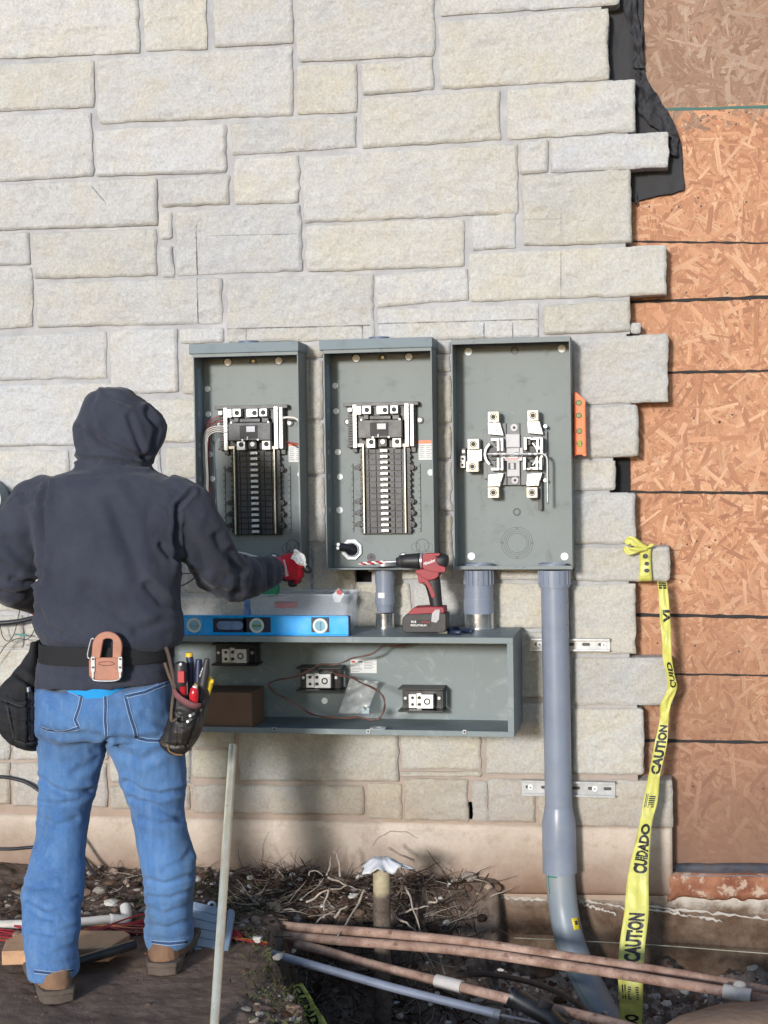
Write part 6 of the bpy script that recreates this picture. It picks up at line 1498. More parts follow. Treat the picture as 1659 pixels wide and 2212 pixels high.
# ---------------------------------------------------------------- the electrician, seen from behind
from mathutils.bvhtree import BVHTree
def np_uv(co):
    q = co - np.array(CAM); dd = q @ np.array(CF)
    return W_PX/2 + F_PX*(q @ np.array(CR))/dd, H_PX/2 - F_PX*(q @ np.array(CU))/dd
def rings_mesh(mb, secs, n=28, p_=2.3):
    """closed skin over superellipse sections (centre, x half vector, y half vector)"""
    vs, fs = [], []
    for (c, xv, yv) in secs:
        for k in range(n):
            a = 2*pi*k/n; ca, sa = cos(a), sin(a)
            vs.append(Vector(c) + Vector(xv)*math.copysign(abs(ca)**(2/p_), ca) + Vector(yv)*math.copysign(abs(sa)**(2/p_), sa))
    for i in range(len(secs) - 1):
        for k in range(n): fs.append((i*n + k, i*n + (k + 1) % n, (i + 1)*n + (k + 1) % n, (i + 1)*n + k))
    fs += [tuple(reversed(range(n))), tuple(range((len(secs) - 1)*n, len(secs)*n))]
    mb.add(vs, fs)
def hsec(uL, uR, v, d, hd, vL=None, vR=None):
    a, c = P(uL, v if vL is None else vL, d), P(uR, v if vR is None else vR, d); m = (a + c)/2
    return (m, (c - a)/2, Vector((0, hd, 0)))
def volume(name, mb, voxel, mat, parent, creases=(), noise=None, smooth_it=6, min_up=.25, label=None):
    me = bpy.data.meshes.new('tmp'); me.from_pydata([tuple(p) for p in mb.v], [], mb.f); me.validate()
    bm = bmesh.new(); bm.from_mesh(me); bmesh.ops.recalc_face_normals(bm, faces=bm.faces); bm.to_mesh(me); bm.free()
    o = bpy.data.objects.new('tmp', me); C.objects.link(o)
    m = o.modifiers.new('r', 'REMESH'); m.mode = 'VOXEL'; m.voxel_size = voxel
    m = o.modifiers.new('s', 'SMOOTH'); m.factor = .5; m.iterations = smooth_it
    bpy.context.view_layer.update()
    out = bpy.data.meshes.new_from_object(o.evaluated_get(bpy.context.evaluated_depsgraph_get()))
    bpy.data.objects.remove(o); out.name = name
    N = len(out.vertices); co = np.empty(N*3); out.vertices.foreach_get('co', co); co = co.reshape(-1, 3)
    nr = np.empty(N*3); out.vertex_normals.foreach_get('vector', nr) if hasattr(out, 'vertex_normals') else out.vertices.foreach_get('normal', nr); nr = nr.reshape(-1, 3)
    disp = np.zeros(N)
    if noise is not None: disp += noise(co, nr)
    u, v = np_uv(co)
    for pl, w_, dep in creases:
        best = np.full(N, 1e9)
        for (a, b_) in zip(pl, pl[1:]):
            ax, ay = a; dx, dy = b_[0] - ax, b_[1] - ay; L2 = dx*dx + dy*dy + 1e-9
            t_ = np.clip(((u - ax)*dx + (v - ay)*dy)/L2, 0, 1)
            best = np.minimum(best, np.hypot(u - ax - t_*dx, v - ay - t_*dy))
        fac = np.clip((.35 - nr[:, 1])/.5, 0, 1)
        # a valley with a raised shoulder either side, as cloth folds
        disp += fac*(-dep*np.exp(-(best/w_)**2) + .55*dep*np.exp(-((best - 2.0*w_)/(w_*1.1))**2))
    co = co + nr*disp[:, None]
    off = WP[parent.name] if parent else Vector((0, 0, 0))
    bv = BVHTree.FromPolygons([tuple(p) for p in co], [tuple(p.vertices) for p in out.polygons])
    out.vertices.foreach_set('co', (co - np.array(off)).ravel()); out.update()
    out.materials.clear(); out.materials.append(mat)
    out.polygons.foreach_set('use_smooth', [True]*len(out.polygons))
    ob = bpy.data.objects.new(name, out); C.objects.link(ob)
    if parent: ob.parent = parent
    WP[ob.name] = Vector(off)
    if label: ob['label'] = label
    return ob, bv
def hit(bv, u, v, lift=.001, default=1.1):
    dr = (P(u, v, 0) - CAM).normalized(); loc, n_, i, dist = bv.ray_cast(CAM, dr)
    if loc is None: return P(u, v, default), Vector((0, -1, 0))
    if n_.dot(dr) > 0: n_ = -n_
    return loc + n_*lift, n_
def seam(bv, pts, width, name, mat, parent, lift=.0012, thick=.0012, off=0):
    """flat ribbon laid on a surface along photo positions"""
    q = []
    for (a, b_) in zip(pts, pts[1:]):
        n = max(2, int(hypot(b_[0] - a[0], b_[1] - a[1])/5))
        q += [(a[0] + (b_[0] - a[0])*i/n, a[1] + (b_[1] - a[1])*i/n) for i in range(n)]
    q.append(pts[-1]); hs = [hit(bv, u, v, lift) for u, v in q]; rows = []
    # keep the ribbon from jumping off the silhouette
    good = [hs[0]]
    for h in hs[1:]:
        if (h[0] - good[-1][0]).length < .05: good.append(h)
    hs = good; n = len(hs)
    if n < 3: return None
    for i, (p, nn) in enumerate(hs):
        t_ = (hs[min(i + 1, n - 1)][0] - hs[max(i - 1, 0)][0]).normalized(); s_ = t_.cross(nn).normalized()
        rows.append([p + s_*(off - width/2), p + s_*(off + width/2)])
    b = MB(); b.grid(rows); return b.build(name, mat, parent, smooth='all', thick=thick)
def cloth_mat(name, col, col2, weave=900, bumps=.25, sheen=.12, scale=7, fade=None):
    t = NT(name)
    c = t.mix(t.ramp(t.noise(scale, 6, .62), [(.34, 0.0), (.68, 1.0)]), col, col2)
    c = t.mix(t.math('MULTIPLY', t.ramp(t.noise(weave, 2, .6), [(.35, 0.0), (.65, 1.0)]), .28), c, tuple(min(1, x*2.1 + .01) for x in col2))
    if fade: c = fade(t, c)
    t.base(c)
    b1 = t.bump(t.noise(24, 6, .65), .35, .008); t.bump(t.noise(weave*.5, 3, .7), bumps*1.6, .002, b1)
    m = t.set(.92, 0, .15); t.b.inputs['Sheen Weight'].default_value = sheen; t.b.inputs['Sheen Roughness'].default_value = .5
    return m
M_HOOD = cloth_mat('charcoal fleece', sr(43, 46, 58), sr(57, 59, 70))
def denim_fade(t, c):
    st = t.ramp(t.noise(9, 6, .7, vec=t.scaled((5, 5, 1))), [(.42, 0.0), (.68, 1.0)])
    c = t.mix(t.math('MULTIPLY', st, .4), c, sr(120, 148, 182))
    gr = t.ramp(t.noise(5, 5, .65), [(.50, 0.0), (.66, 1.0)])
    return t.mix(t.math('MULTIPLY', gr, .45), c, sr(70, 86, 102))
M_DENIM = cloth_mat('faded denim', sr(54, 88, 136), sr(80, 118, 164), 700, .35, .15, 6, denim_fade)
M_SKIN = simple('skin', sr(196, 146, 120), .55, var=.05)
M_LEATHER = simple('brown leather', sr(168, 112, 90), .55, var=.18, scale=30, bump=.3, dirt=sr(96, 66, 54), dirtamt=.5)
M_BLEATH = simple('worn black leather', sr(42, 38, 36), .5, var=.3, scale=30, bump=.4, bscale=150, dirt=sr(92, 76, 60), dirtamt=.3)
M_CANVAS = simple('black canvas', sr(26, 26, 30), .85, var=.3, bump=.4, bscale=500)
M_BOOT = simple('tan suede boot', sr(124, 94, 72), .85, var=.22, scale=14, bump=.5, bscale=160, bdist=.002, dirt=sr(76, 58, 48), dirtamt=.7, dscale=10)
M_SOLE = simple('dirty boot sole', sr(92, 80, 72), .9, var=.25, scale=20, bump=.5, bscale=90, bdist=.003)
M_GRED = simple('red knit glove', sr(190, 22, 44), .8, var=.15, bump=.5, bscale=700); M_GBLK = simple('black glove palm', sr(30, 28, 30), .6)
M_TEE = simple('bright blue shirt', sr(24, 140, 204), .85, var=.06)

per = thing('person', 'person seen from behind in dark hooded sweatshirt and blue jeans, reaching to the left panel', 'person', tuple(G(230, 2130)))
U6 = lambda pts: [(x*.3993, 806.5 + y*.3993) for x, y in pts]
U22 = lambda pts: [(x*.3819, 1555 + y*.3819) for x, y in pts]
U26 = lambda pts: [(x*.3125, 1325 + y*.3125) for x, y in pts]
SH = .93                                           # shoulder distance from the wall
torso = [hsec(196, 306, 1000, SH - .04, .085), hsec(165, 335, 1018, SH - .02, .10), hsec(108, 372, 1036, SH, .115), hsec(70, 405, 1062, SH + .01, .125), hsec(66, 408, 1100, SH + .02, .135), hsec(80, 392, 1150, SH + .03, .14), hsec(90, 384, 1200, SH + .04, .145),
         hsec(92, 380, 1250, SH + .05, .145), hsec(86, 380, 1300, SH + .06, .145), hsec(84, 388, 1340, SH + .065, .15), hsec(90, 391, 1368, SH + .07, .152, 1362, 1376), hsec(97, 384, 1384, SH + .075, .145, 1376, 1394), hsec(104, 360, 1394, SH + .075, .135, 1384, 1402)]
lowh = [hsec(96, 366, 1412, SH + .08, .135), hsec(92, 368, 1430, SH + .08, .142), hsec(88, 369, 1450, SH + .08, .148), hsec(86, 368, 1468, SH + .08, .152, 1466, 1462), hsec(85, 368, 1482, SH + .08, .152, 1480, 1472)]
hood = [hsec(222, 262, 836, .86, .03), hsec(205, 279, 842, .86, .06), hsec(190, 300, 862, .85, .09), hsec(181, 325, 885, .85, .112), hsec(173, 345, 908, .85, .124), hsec(169, 351, 930, .85, .128), hsec(168, 346, 952, .86, .126), hsec(169, 338, 972, .87, .118), hsec(172, 324, 992, .88, .108), hsec(168, 318, 1010, .89, .10), hsec(150, 330, 1030, .91, .10)]
mb = MB(); rings_mesh(mb, torso, 32, 2.4); rings_mesh(mb, lowh, 32, 2.4); rings_mesh(mb, [hsec(104, 358, 1388, SH + .075, .128), hsec(104, 358, 1420, SH + .08, .128)], 32, 2.4); rings_mesh(mb, hood, 28, 2.15)
mb.tube(smooth_path([P(292, 858, .80), P(320, 880, .77), P(345, 905, .745), P(352, 930, .75), P(345, 955, .765), P(332, 978, .79), P(316, 1003, .82), P(296, 1016, .84)], 4), [.011, .012, .012]*9 + [.012]*2, 10)
rs_ = smooth_path([P(352, 1075, SH), P(396, 1100, SH - .01), P(425, 1150, SH - .05), P(452, 1200, SH - .10), P(486, 1240, SH - .18), P(520, 1247, SH - .27), P(556, 1242, SH - .37), P(588, 1232, SH - .46)], 4)
rad = np.interp(np.linspace(0, 7, len(rs_)), range(8), [.075, .082, .080, .076, .070, .064, .055, .044])
mb.tube(rs_, [(r, r) for r in rad], 20)
lp = smooth_path([P(118, 1075, SH), P(78, 1095, SH), P(52, 1140, SH + .0), P(36, 1195, SH + .01), P(24, 1248, SH), P(34, 1270, SH - .08), P(52, 1284, SH - .16), P(66, 1296, SH - .24)], 4)
rad = np.interp(np.linspace(0, 7, len(lp)), range(8), [.072, .080, .084, .082, .070, .060, .050, .042])
mb.tube(lp, [(r, r) for r in rad], 20)
def hood_noise(co, nr):
    return .0050*fbm(co[:, 0]*7, co[:, 1]*7, co[:, 2]*4.5, 3, 101) + .0035*(1 - np.abs(fbm(co[:, 0]*9 + co[:, 2]*4, co[:, 1]*9, co[:, 2]*7, 3, 103))*2) + .0016*fbm(co[:, 0]*26, co[:, 1]*26, co[:, 2]*17, 3, 102)
hc = [(U6([(255, 600), (232, 720), (226, 850), (236, 980), (214, 1130)]), 5, .013), (U6([(1030, 650), (960, 720), (950, 850), (948, 960), (960, 1060)]), 5, .013),
      (U6([(600, 690), (680, 900), (760, 1120), (880, 1290)]), 15, .009), (U6([(470, 1180), (700, 1350), (900, 1420)]), 14, .006), (U6([(870, 930), (915, 990), (962, 1010)]), 6, .010), (U6([(800, 1150), (890, 1250), (955, 1280)]), 8, .010), (U6([(740, 1400), (880, 1340), (960, 1330)]), 9, .007),
      (U6([(205, 1290), (240, 1370), (330, 1420)]), 7, .008), (U6([(250, 1100), (300, 1250), (420, 1400)]), 12, .005), (U6([(130, 660), (230, 740), (240, 900)]), 9, .007), (U6([(230, 600), (180, 680), (130, 700)]), 6, .005),
      (U6([(500, 320), (560, 370), (640, 405), (790, 470)]), 6, .012), (U6([(440, 300), (455, 380), (500, 440), (530, 470)]), 6, .011), (U6([(700, 230), (735, 330), (770, 440)]), 6, .008), (U6([(790, 200), (845, 300), (820, 400), (775, 470)]), 5, .010), (U6([(520, 90), (480, 200), (520, 330)]), 5, .006), (U6([(560, 95), (700, 170), (820, 260)]), 6, .005),
      (U6([(420, 465), (520, 462), (640, 480), (790, 505)]), 4, .010), (U6([(430, 430), (600, 440), (760, 470)]), 5, -.004),
      (U6([(1160, 880), (1220, 990), (1300, 1060)]), 8, .009), (U6([(1240, 960), (1290, 1100), (1270, 1190)]), 7, .008), (U6([(1060, 1080), (1150, 1170), (1290, 1185)]), 7, .007), (U6([(1330, 1000), (1370, 1080), (1360, 1180)]), 6, .007), (U6([(1425, 1000), (1452, 1060), (1450, 1150)]), 4, .008), (U6([(1000, 830), (1080, 960), (1110, 1060)]), 10, .007), (U6([(980, 1010), (1050, 1120)]), 7, .008),
      (U6([(60, 1110), (130, 1130), (200, 1110)]), 5, .010), (U6([(0, 1180), (90, 1200), (180, 1170)]), 6, .009), (U6([(30, 900), (110, 1000), (200, 1060)]), 9, .007), (U6([(10, 1030), (90, 1080)]), 7, .006), (U6([(230, 1535), (500, 1560), (890, 1530)]), 4, .004), (U6([(260, 1600), (480, 1640)]), 7, .004), (U6([(700, 1600), (880, 1560)]), 7, .004)]
hoodie, hbv = volume('hooded_sweatshirt', mb, .0075, M_HOOD, per, hc, hood_noise, 7)
M_SEAM = simple('dark seam', sr(58, 56, 66), .9)
for pts in ([(130, 655), (100, 650), (40, 700)], [(1045, 672), (965, 760)], [(230, 1543), (400, 1560), (500, 1568)], [(680, 1566), (800, 1558), (890, 1540)]):
    seam(hbv, U6(pts), .0035, 'seam', M_SEAM, hoodie, .0006, .0008)
# ribbed cuff of the sleeve
b = MB(); cp = smooth_path([P(566, 1239, SH - .40), P(580, 1235, SH - .44), P(593, 1231, SH - .47)], 5); b.tube(cp, [(.046, .046), (.047, .047)] + [(.043 - .0004*i, .043 - .0004*i) for i in range(len(cp) - 2)], 26); b.build('cuff', M_HOOD, hoodie, smooth='all')

# jeans
jt = hsec(84, 368, 1480, SH + .08, .138, 1470, 1466)
mb = MB()
pel = [(P(227, 1487, SH + .085), (P(368, 1470, SH + .08) - P(84, 1472, SH + .08))/2, Vector((0, .140, -.006))), hsec(82, 370, 1500, SH + .09, .148), hsec(81, 373, 1530, SH + .10, .152), hsec(82, 380, 1565, SH + .10, .145), hsec(84, 388, 1590, SH + .10, .12)]
rings_mesh(mb, pel, 32, 2.5)
LL = [(84, 224, 1540, 1.02, .12), (86, 230, 1590, 1.02, .11), (88, 223, 1631, 1.02, .10), (92, 208, 1689, 1.02, .088), (88, 192, 1746, 1.03, .08), (81, 184, 1803, 1.05, .078), (68, 180, 1860, 1.08, .08), (51, 177, 1918, 1.14, .082), (56, 171, 1975, 1.19, .078), (59, 166, 2032, 1.22, .078), (64, 163, 2080, 1.23, .078), (68, 162, 2106, 1.23, .076)]
RL = [(236, 382, 1540, 1.02, .12), (240, 392, 1590, 1.02, .11), (245, 397, 1631, 1.02, .10), (267, 396, 1689, 1.01, .088), (287, 394, 1746, 1.0, .08), (299, 406, 1803, 1.0, .078), (305, 421, 1860, 1.01, .08), (313, 421, 1898, 1.0, .08), (319, 415, 1937, .99, .078), (318, 414, 1975, .98, .076), (318, 415, 2008, .97, .075), (322, 410, 2042, .97, .075)]
for L in (LL, RL): rings_mesh(mb, [hsec(a, b_, v, d, hd) for a, b_, v, d, hd in L], 24, 2.2)
mb.v = [(p[0], p[1], p[2] + .022*abs(cos(2*pi*i/32))**2) if i < 32 else p for i, p in enumerate(mb.v)]
def jean_noise(co, nr):
    z = co[:, 2]; low = sstep(.62, .15, z)
    return (.004*fbm(co[:, 0]*8, co[:, 1]*8, z*8, 3, 111) + low*(.0026*fbm(co[:, 0]*5, co[:, 1]*5, z*20, 3, 112)) + .0012*fbm(co[:, 0]*30, co[:, 1]*30, z*30, 2, 113))
jc = [(U22([(238, 330), (290, 380), (380, 420), (520, 395)]), 6, .014), (U22([(245, 470), (330, 480), (430, 455), (510, 410)]), 6, .009), (U22([(232, 560), (320, 600), (430, 560)]), 6, .008), (U22([(230, 110), (330, 170), (560, 130)]), 9, .007), (U22([(420, 300), (520, 250), (600, 130)]), 8, .006),
      (U22([(150, 1010), (260, 1075), (350, 1050), (450, 1000)]), 5, .012), (U22([(165, 1060), (240, 1120), (300, 1130)]), 5, .009), (U22([(170, 1190), (300, 1215), (440, 1160)]), 5, .012), (U22([(180, 1290), (290, 1330), (430, 1270)]), 5, .010), (U22([(140, 930), (220, 960), (300, 940)]), 6, .006), (U22([(180, 1370), (300, 1390), (425, 1350)]), 4, .007),
      (U22([(715, 350), (800, 410), (900, 428), (1030, 395)]), 6, .014), (U22([(740, 440), (850, 470), (960, 530), (1030, 560)]), 6, .009), (U22([(690, 180), (800, 240), (900, 180), (1000, 150)]), 9, .007), (U22([(800, 560), (900, 600), (1040, 560)]), 7, .007),
      (U22([(820, 900), (930, 930), (1100, 870)]), 5, .012), (U22([(840, 1000), (960, 1010), (1090, 960)]), 5, .011), (U22([(830, 1060), (930, 1100), (1080, 1050)]), 5, .010), (U22([(835, 1160), (950, 1180), (1085, 1130)]), 5, .012), (U22([(850, 1230), (960, 1250), (1070, 1210)]), 4, .008), (U22([(1080, 740), (1040, 800), (940, 840)]), 6, .006),
      (U26([(290, 810), (420, 840), (560, 830), (720, 850)]), 7, .009), (U26([(780, 860), (900, 880), (1100, 860)]), 7, .007), (U26([(330, 600), (450, 700), (540, 760)]), 8, .006), (U26([(760, 860), (740, 880), (720, 960)]), 5, .010), (U26([(640, 950), (720, 900), (750, 860)]), 6, .006), (U26([(1000, 700), (1100, 760), (1170, 780)]), 8, .005)]
jc = [(a, b_, c*(.48 if a[0][1] > 1880 else .75)) for a, b_, c in jc]
jeans, jbv = volume('jeans', mb, .0068, M_DENIM, per, jc, jean_noise, 5)
M_STITCH = simple('pale stitching', sr(150, 170, 196), .9, var=.2, scale=400); M_DSEAM = simple('dark denim seam', sr(46, 72, 112), .9, var=.4, scale=160)
def stitched(pts):
    s_ = seam(jbv, pts, .011, 'seam', M_DSEAM, jeans, .0008, .001)
    for o_ in (-.0048, .0048): seam(jbv, pts, .0019, 'stitching', M_STITCH, s_ or jeans, .0018, .0006, o_)
stitched(U26([(728, 560), (732, 640), (728, 740), (738, 850)]))
stitched(U26([(385, 505), (480, 540), (568, 572)])); stitched(U26([(566, 575), (550, 650), (520, 735), (545, 790)])); stitched(U26([(545, 792), (440, 815), (330, 805), (285, 785)]))
stitched(U26([(868, 575), (1000, 545), (1100, 505), (1195, 468)])); stitched(U26([(868, 580), (895, 690), (930, 800), (942, 858)])); stitched(U26([(945, 860), (1020, 878), (1105, 882)]))
stitched([(74, 2098), (118, 2103), (158, 2096)]); stitched([(328, 2034), (365, 2039), (404, 2034)])
# shirt tail showing between sweatshirt and waistband
mb = MB(); rings_mesh(mb, [hsec(165, 300, 1440, SH + .08, .13), hsec(165, 300, 1470, SH + .085, .140), hsec(165, 300, 1500, SH + .09, .1425), hsec(170, 295, 1520, SH + .09, .135)], 28, 3.4)
mb.build('shirt', M_TEE, per, smooth='all')
# body under the clothes: one continuous figure with head, arms, legs and hands
mb = MB()
def shrink(secs, f): return [(c, x*f, y*f) for c, x, y in secs]
rings_mesh(mb, shrink(torso, .86), 24); rings_mesh(mb, shrink(lowh, .68), 24); rings_mesh(mb, [hsec(135, 325, 1380, SH + .075, .10), hsec(135, 325, 1520, SH + .08, .09)], 24)
rings_mesh(mb, [(c, x*.68, y*.60) for c, x, y in pel[:-1]], 24)
for L in (LL, RL): rings_mesh(mb, shrink([hsec(*q) for q in L], .72), 18)
for L, dv in ((LL, 42), (RL, 40)):
    a, b_, v, d, hd = L[-1]; mb.cyl(P((a + b_)/2, v - 10, d), P((a + b_)/2, v + dv, d), .04)
hc_ = P(258, 915, .86); fd = Vector((.80, .60, 0)).normalized(); sd_ = Vector((-fd.y, fd.x, 0))
mb.sph(hc_ + Vector((0, 0, -.02)), .078, 20, 14, (1, 1, 1.15)); mb.sph(hc_ + fd*.028 + Vector((0, 0, -.045)), .058, 16, 12, (1, 1, 1.15)); mb.cyl(P(252, 960, .89), P(245, 1040, .93), .055)
mb.tube([hc_ + fd*.088 + Vector((0, 0, .01)), hc_ + fd*.104 + Vector((0, 0, -.03))], [.008, .013], 8)
for s_ in (-1, 1): mb.sph(hc_ + sd_*s_*.086 + Vector((0, 0, -.01)), .022, 10, 8, (.5, .8, 1.3))
mb.tube([hc_ + fd*.086 + sd_*.024 + Vector((0, 0, -.062)), hc_ + fd*.086 - sd_*.024 + Vector((0, 0, -.062))], .007, 8)
mb.tube(rs_, [max(.03, .6*r) for r in np.interp(np.linspace(0, 7, len(rs_)), range(8), [.075, .082, .08, .076, .07, .062, .05, .044])], 14)
mb.tube(lp, [max(.028, .6*r) for r in np.interp(np.linspace(0, 7, len(lp)), range(8), [.072, .08, .08, .074, .068, .06, .05, .042])], 14)
def hand(mb, wrist, palm_end, up, curl_dir, r0, fingers, k=1.0):
    """palm and five separate fingers; fingers = list of joint chains"""
    ax = (palm_end - wrist).normalized(); side = ax.cross(up).normalized()
    L_ = (palm_end - wrist).length
    rings_mesh(mb, [(wrist - ax*.04, up*.027*k, side*.024*k), (wrist, up*.027*k, side*.020*k), (wrist + ax*L_*.5, up*.036*k, side*.018*k), (palm_end, up*.038*k, side*.015*k), (palm_end + ax*.008, up*.034*k, side*.010*k)], 18, 2.5)
    for ch, r in fingers: mb.tube(smooth_path(ch, 3), [r*k*(1 - .018*i) for i in range(3*(len(ch) - 1) + 1)], 10); mb.sph(ch[-1], r*k*.84, 10, 6)
hd0 = SH - .50
wr, pe = P(602, 1228, hd0), P(632, 1226, hd0 - .045)
def f_(pts): return [P(*p) for p in pts]
rf = [(f_([(634, 1210, hd0 - .045), (646, 1214, hd0 - .055), (656, 1222, hd0 - .060), (665, 1230, hd0 - .060)]), .0100),
      (f_([(635, 1221, hd0 - .045), (648, 1227, hd0 - .058), (650, 1240, hd0 - .078), (641, 1246, hd0 - .082)]), .0105),
      (f_([(634, 1232, hd0 - .045), (646, 1239, hd0 - .058), (646, 1250, hd0 - .076), (637, 1254, hd0 - .078)]), .0102),
      (f_([(631, 1243, hd0 - .045), (640, 1249, hd0 - .055), (639, 1258, hd0 - .068), (630, 1260, hd0 - .066)]), .0092),
      (f_([(612, 1207, hd0 - .03), (624, 1202, hd0 - .06), (638, 1205, hd0 - .080), (650, 1213, hd0 - .085)]), .0112)]
lw, le = P(70, 1298, SH - .26), P(80, 1306, SH - .34)
lf = [(f_([(78 + k*1.5, 1296 + k*7, SH - .33), (88 + k, 1300 + k*5, SH - .36), (90, 1306 + k*5, SH - .385), (84, 1310 + k*5, SH - .38)]), .010 - .0004*k) for k in range(4)] + [(f_([(72, 1292, SH - .29), (82, 1286, SH - .32), (92, 1288, SH - .35), (96, 1294, SH - .37)]), .0112)]
mb2 = MB(); 
for (a_, e_, fs_) in ((wr, pe, rf), (lw, le, lf)): hand(mb2, a_, e_, Vector((0, 0, 1)), None, .03, fs_, .80)
mb.v += []; n0 = len(mb.v); mb.v += mb2.v; mb.f += [tuple(i + n0 for i in f) for f in mb2.f]; mb.c += [None]*len(mb2.f)
volume('body', mb, .007, M_SKIN, per, smooth_it=2)
for nm, a_, e_, fs_, upv in (('glove', wr, pe, rf, 1), ('glove', lw, le, lf, 1)):
    g_ = MB(); hand(g_, a_, e_, Vector((0, 0, 1)), None, .03, fs_, 1.12)
    gl, gbv = volume(nm, g_, .0032, M_GRED, per, smooth_it=3, noise=lambda co, nr: .0012*fbm(co[:, 0]*60, co[:, 1]*60, co[:, 2]*60, 2, 121))
    fb = MB()
    for ch, r in fs_:                                   # dark grip patches on the finger pads and tips
        q = smooth_path(ch, 3); m = len(q); dn_ = (ch[-1] - q[-2]).normalized(); qq = [p + Vector((0, .0, -.0015)) for p in q[int(m*.62):]] + [ch[-1] + dn_*r*.9, ch[-1] + dn_*r*1.35]; fb.tube(qq, [r*1.22]*(len(qq) - 2) + [r*1.0, r*.5], 10)
    fb.build('fingertip', M_GBLK, gl, smooth='all')
    if a_ is wr:
        pb = MB(); rings_mesh(pb, [(wr + Vector((0, .010, -.022)), Vector((0, 0, .014)), Vector((0, .016, 0))), ((wr + pe)/2 + Vector((0, .010, -.031)), Vector((0, 0, .014)), Vector((0, .018, 0))), (pe + Vector((-.004, .010, -.033)), Vector((0, 0, .014)), Vector((0, .016, 0)))], 14); pb.build('palm_grip', M_GBLK, gl, smooth='all')
        V_, F_, wl = letters('Milwaukee', .02); bb = MB()
        o_, ax_, up_ = (624, 1243), (-10, -34), (-8, 2.4)
        pts = [hit(gbv, o_[0] + ax_[0]*p[0]/wl + up_[0]*p[1], o_[1] + ax_[1]*p[0]/wl + up_[1]*p[1], .0012) for p in V_]
        bb.add([p[0] for p in pts], F_); bb.build('script_print', M_WHITEINK, gl)
        b = MB(); an_ = (pe - wr).normalized(); b.tube([wr - an_*.035, wr - an_*.02, wr + an_*.004], [(.040, .034), (.040, .032), (.037, .027)], 24, flat=(0, 0, 1)); b.build('glove_cuff', simple('pale red cuff', sr(196, 60, 84), .8, var=.1), gl, smooth='all')
# crumpled paper in the hand
rows = []
for i in range(9):
    row = []
    for j in range(9):
        s_, t_ = i/8, j/8; row.append(P(628 + 34*s_ + 10*t_*(1 - s_), 1210 - 24*t_ + 18*s_ + 4*s_*t_, hd0 - .015) + Vector((0, .016*float(vnoise(s_*4, t_*4, 3, 7)), .006*float(vnoise(s_*5, t_*5, 8, 7)))))
    rows.append(row)
b = MB(); b.grid(rows); o = b.build('paper_scrap', M_PAPER, None, thick=.0006); tag(o, 'crumpled white paper scrap held in the red glove', 'paper')

# boots
def boot(ankle, ang, k=1.0):
    """heel centre at the given spot, toe pointing along ang (0 = towards the wall, positive = right)"""
    R_m = Matrix.Rotation(-ang, 3, 'Z'); o = ankle - R_m @ Vector((0, .022*k, 0)); o.z = max(ground_z(o.x + a_, o.y + b_) for a_ in (-.04, .04) for b_ in (-.05, .05, .12, .2)) + .001
    T = lambda p: o + R_m @ (Vector(p)*k)
    t_ = bpy.data.objects.new('boot', None); 
    out = [(-.036, -.03), (-.030, -.052), (0, -.060), (.030, -.052), (.037, -.03), (.036, .05), (.042, .13), (.046, .18), (.036, .225), (.012, .245), (-.014, .243), (-.036, .22), (-.046, .18), (-.044, .13), (-.037, .05)]
    def sl(mb, pts, z0, z1):
        n = len(pts); mb.add([T((x, y, z0)) for x, y in pts] + [T((x, y, z1)) for x, y in pts], [tuple(reversed(range(n))), tuple(range(n, 2*n))] + [(i, (i + 1) % n, n + (i + 1) % n, n + i) for i in range(n)])
    up = MB(); 
    rings_mesh(up, [(T((0, .022, .105)), R_m @ Vector((.040, 0, 0)), R_m @ Vector((0, .040, 0))), (T((0, .022, .095)), R_m @ Vector((.044, 0, 0)), R_m @ Vector((0, .048, 0))), (T((0, .024, .075)), R_m @ Vector((.047, 0, 0)), R_m @ Vector((0, .072, 0))), (T((0, .030, .055)), R_m @ Vector((.050, 0, 0)), R_m @ Vector((0, .098, 0))), (T((0, .034, .026)), R_m @ Vector((.052, 0, 0)), R_m @ Vector((0, .112, 0)))], 20, 2.4)
    X_ = R_m @ Vector((1, 0, 0))
    rings_mesh(up, [(T((0, .02, .065)), X_*.038, Vector((0, 0, .040))), (T((0, .09, .060)), X_*.038, Vector((0, 0, .036))), (T((0, .15, .050)), X_*.043, Vector((0, 0, .028))), (T((0, .20, .045)), X_*.042, Vector((0, 0, .022))), (T((0, .232, .038)), X_*.026, Vector((0, 0, .014)))], 20, 2.4)
    ub, _ = volume('boot', up, .005, M_BOOT, per, smooth_it=4, noise=lambda co, nr: .003*fbm(co[:, 0]*25, co[:, 1]*25, co[:, 2]*25, 3, 131))
    s_ = MB(); sl(s_, [(x*1.09, y*1.03) for x, y in out], .016, .028); s_.build('welt', M_SOLE, ub, smooth=True, bevel=.004)
    s_ = MB(); sl(s_, [(-.037, -.028), (-.031, -.052), (0, -.062), (.031, -.052), (.038, -.028), (.037, .035), (-.037, .035)], 0, .018); s_.build('heel', M_SOLE, ub, smooth=True, bevel=.003)
    s_ = MB(); sl(s_, [(-.043, .085), (.041, .085), (.046, .14), (.048, .18), (.036, .222), (.012, .24), (-.014, .238), (-.038, .215), (-.048, .18)], .003, .018); s_.build('outsole', M_SOLE, ub, smooth=True, bevel=.003)
    return ub
boot(P(116, 2114, 1.23), radians(-30), 1.28); boot(P(362, 2050, .97), radians(-8), 1.28)

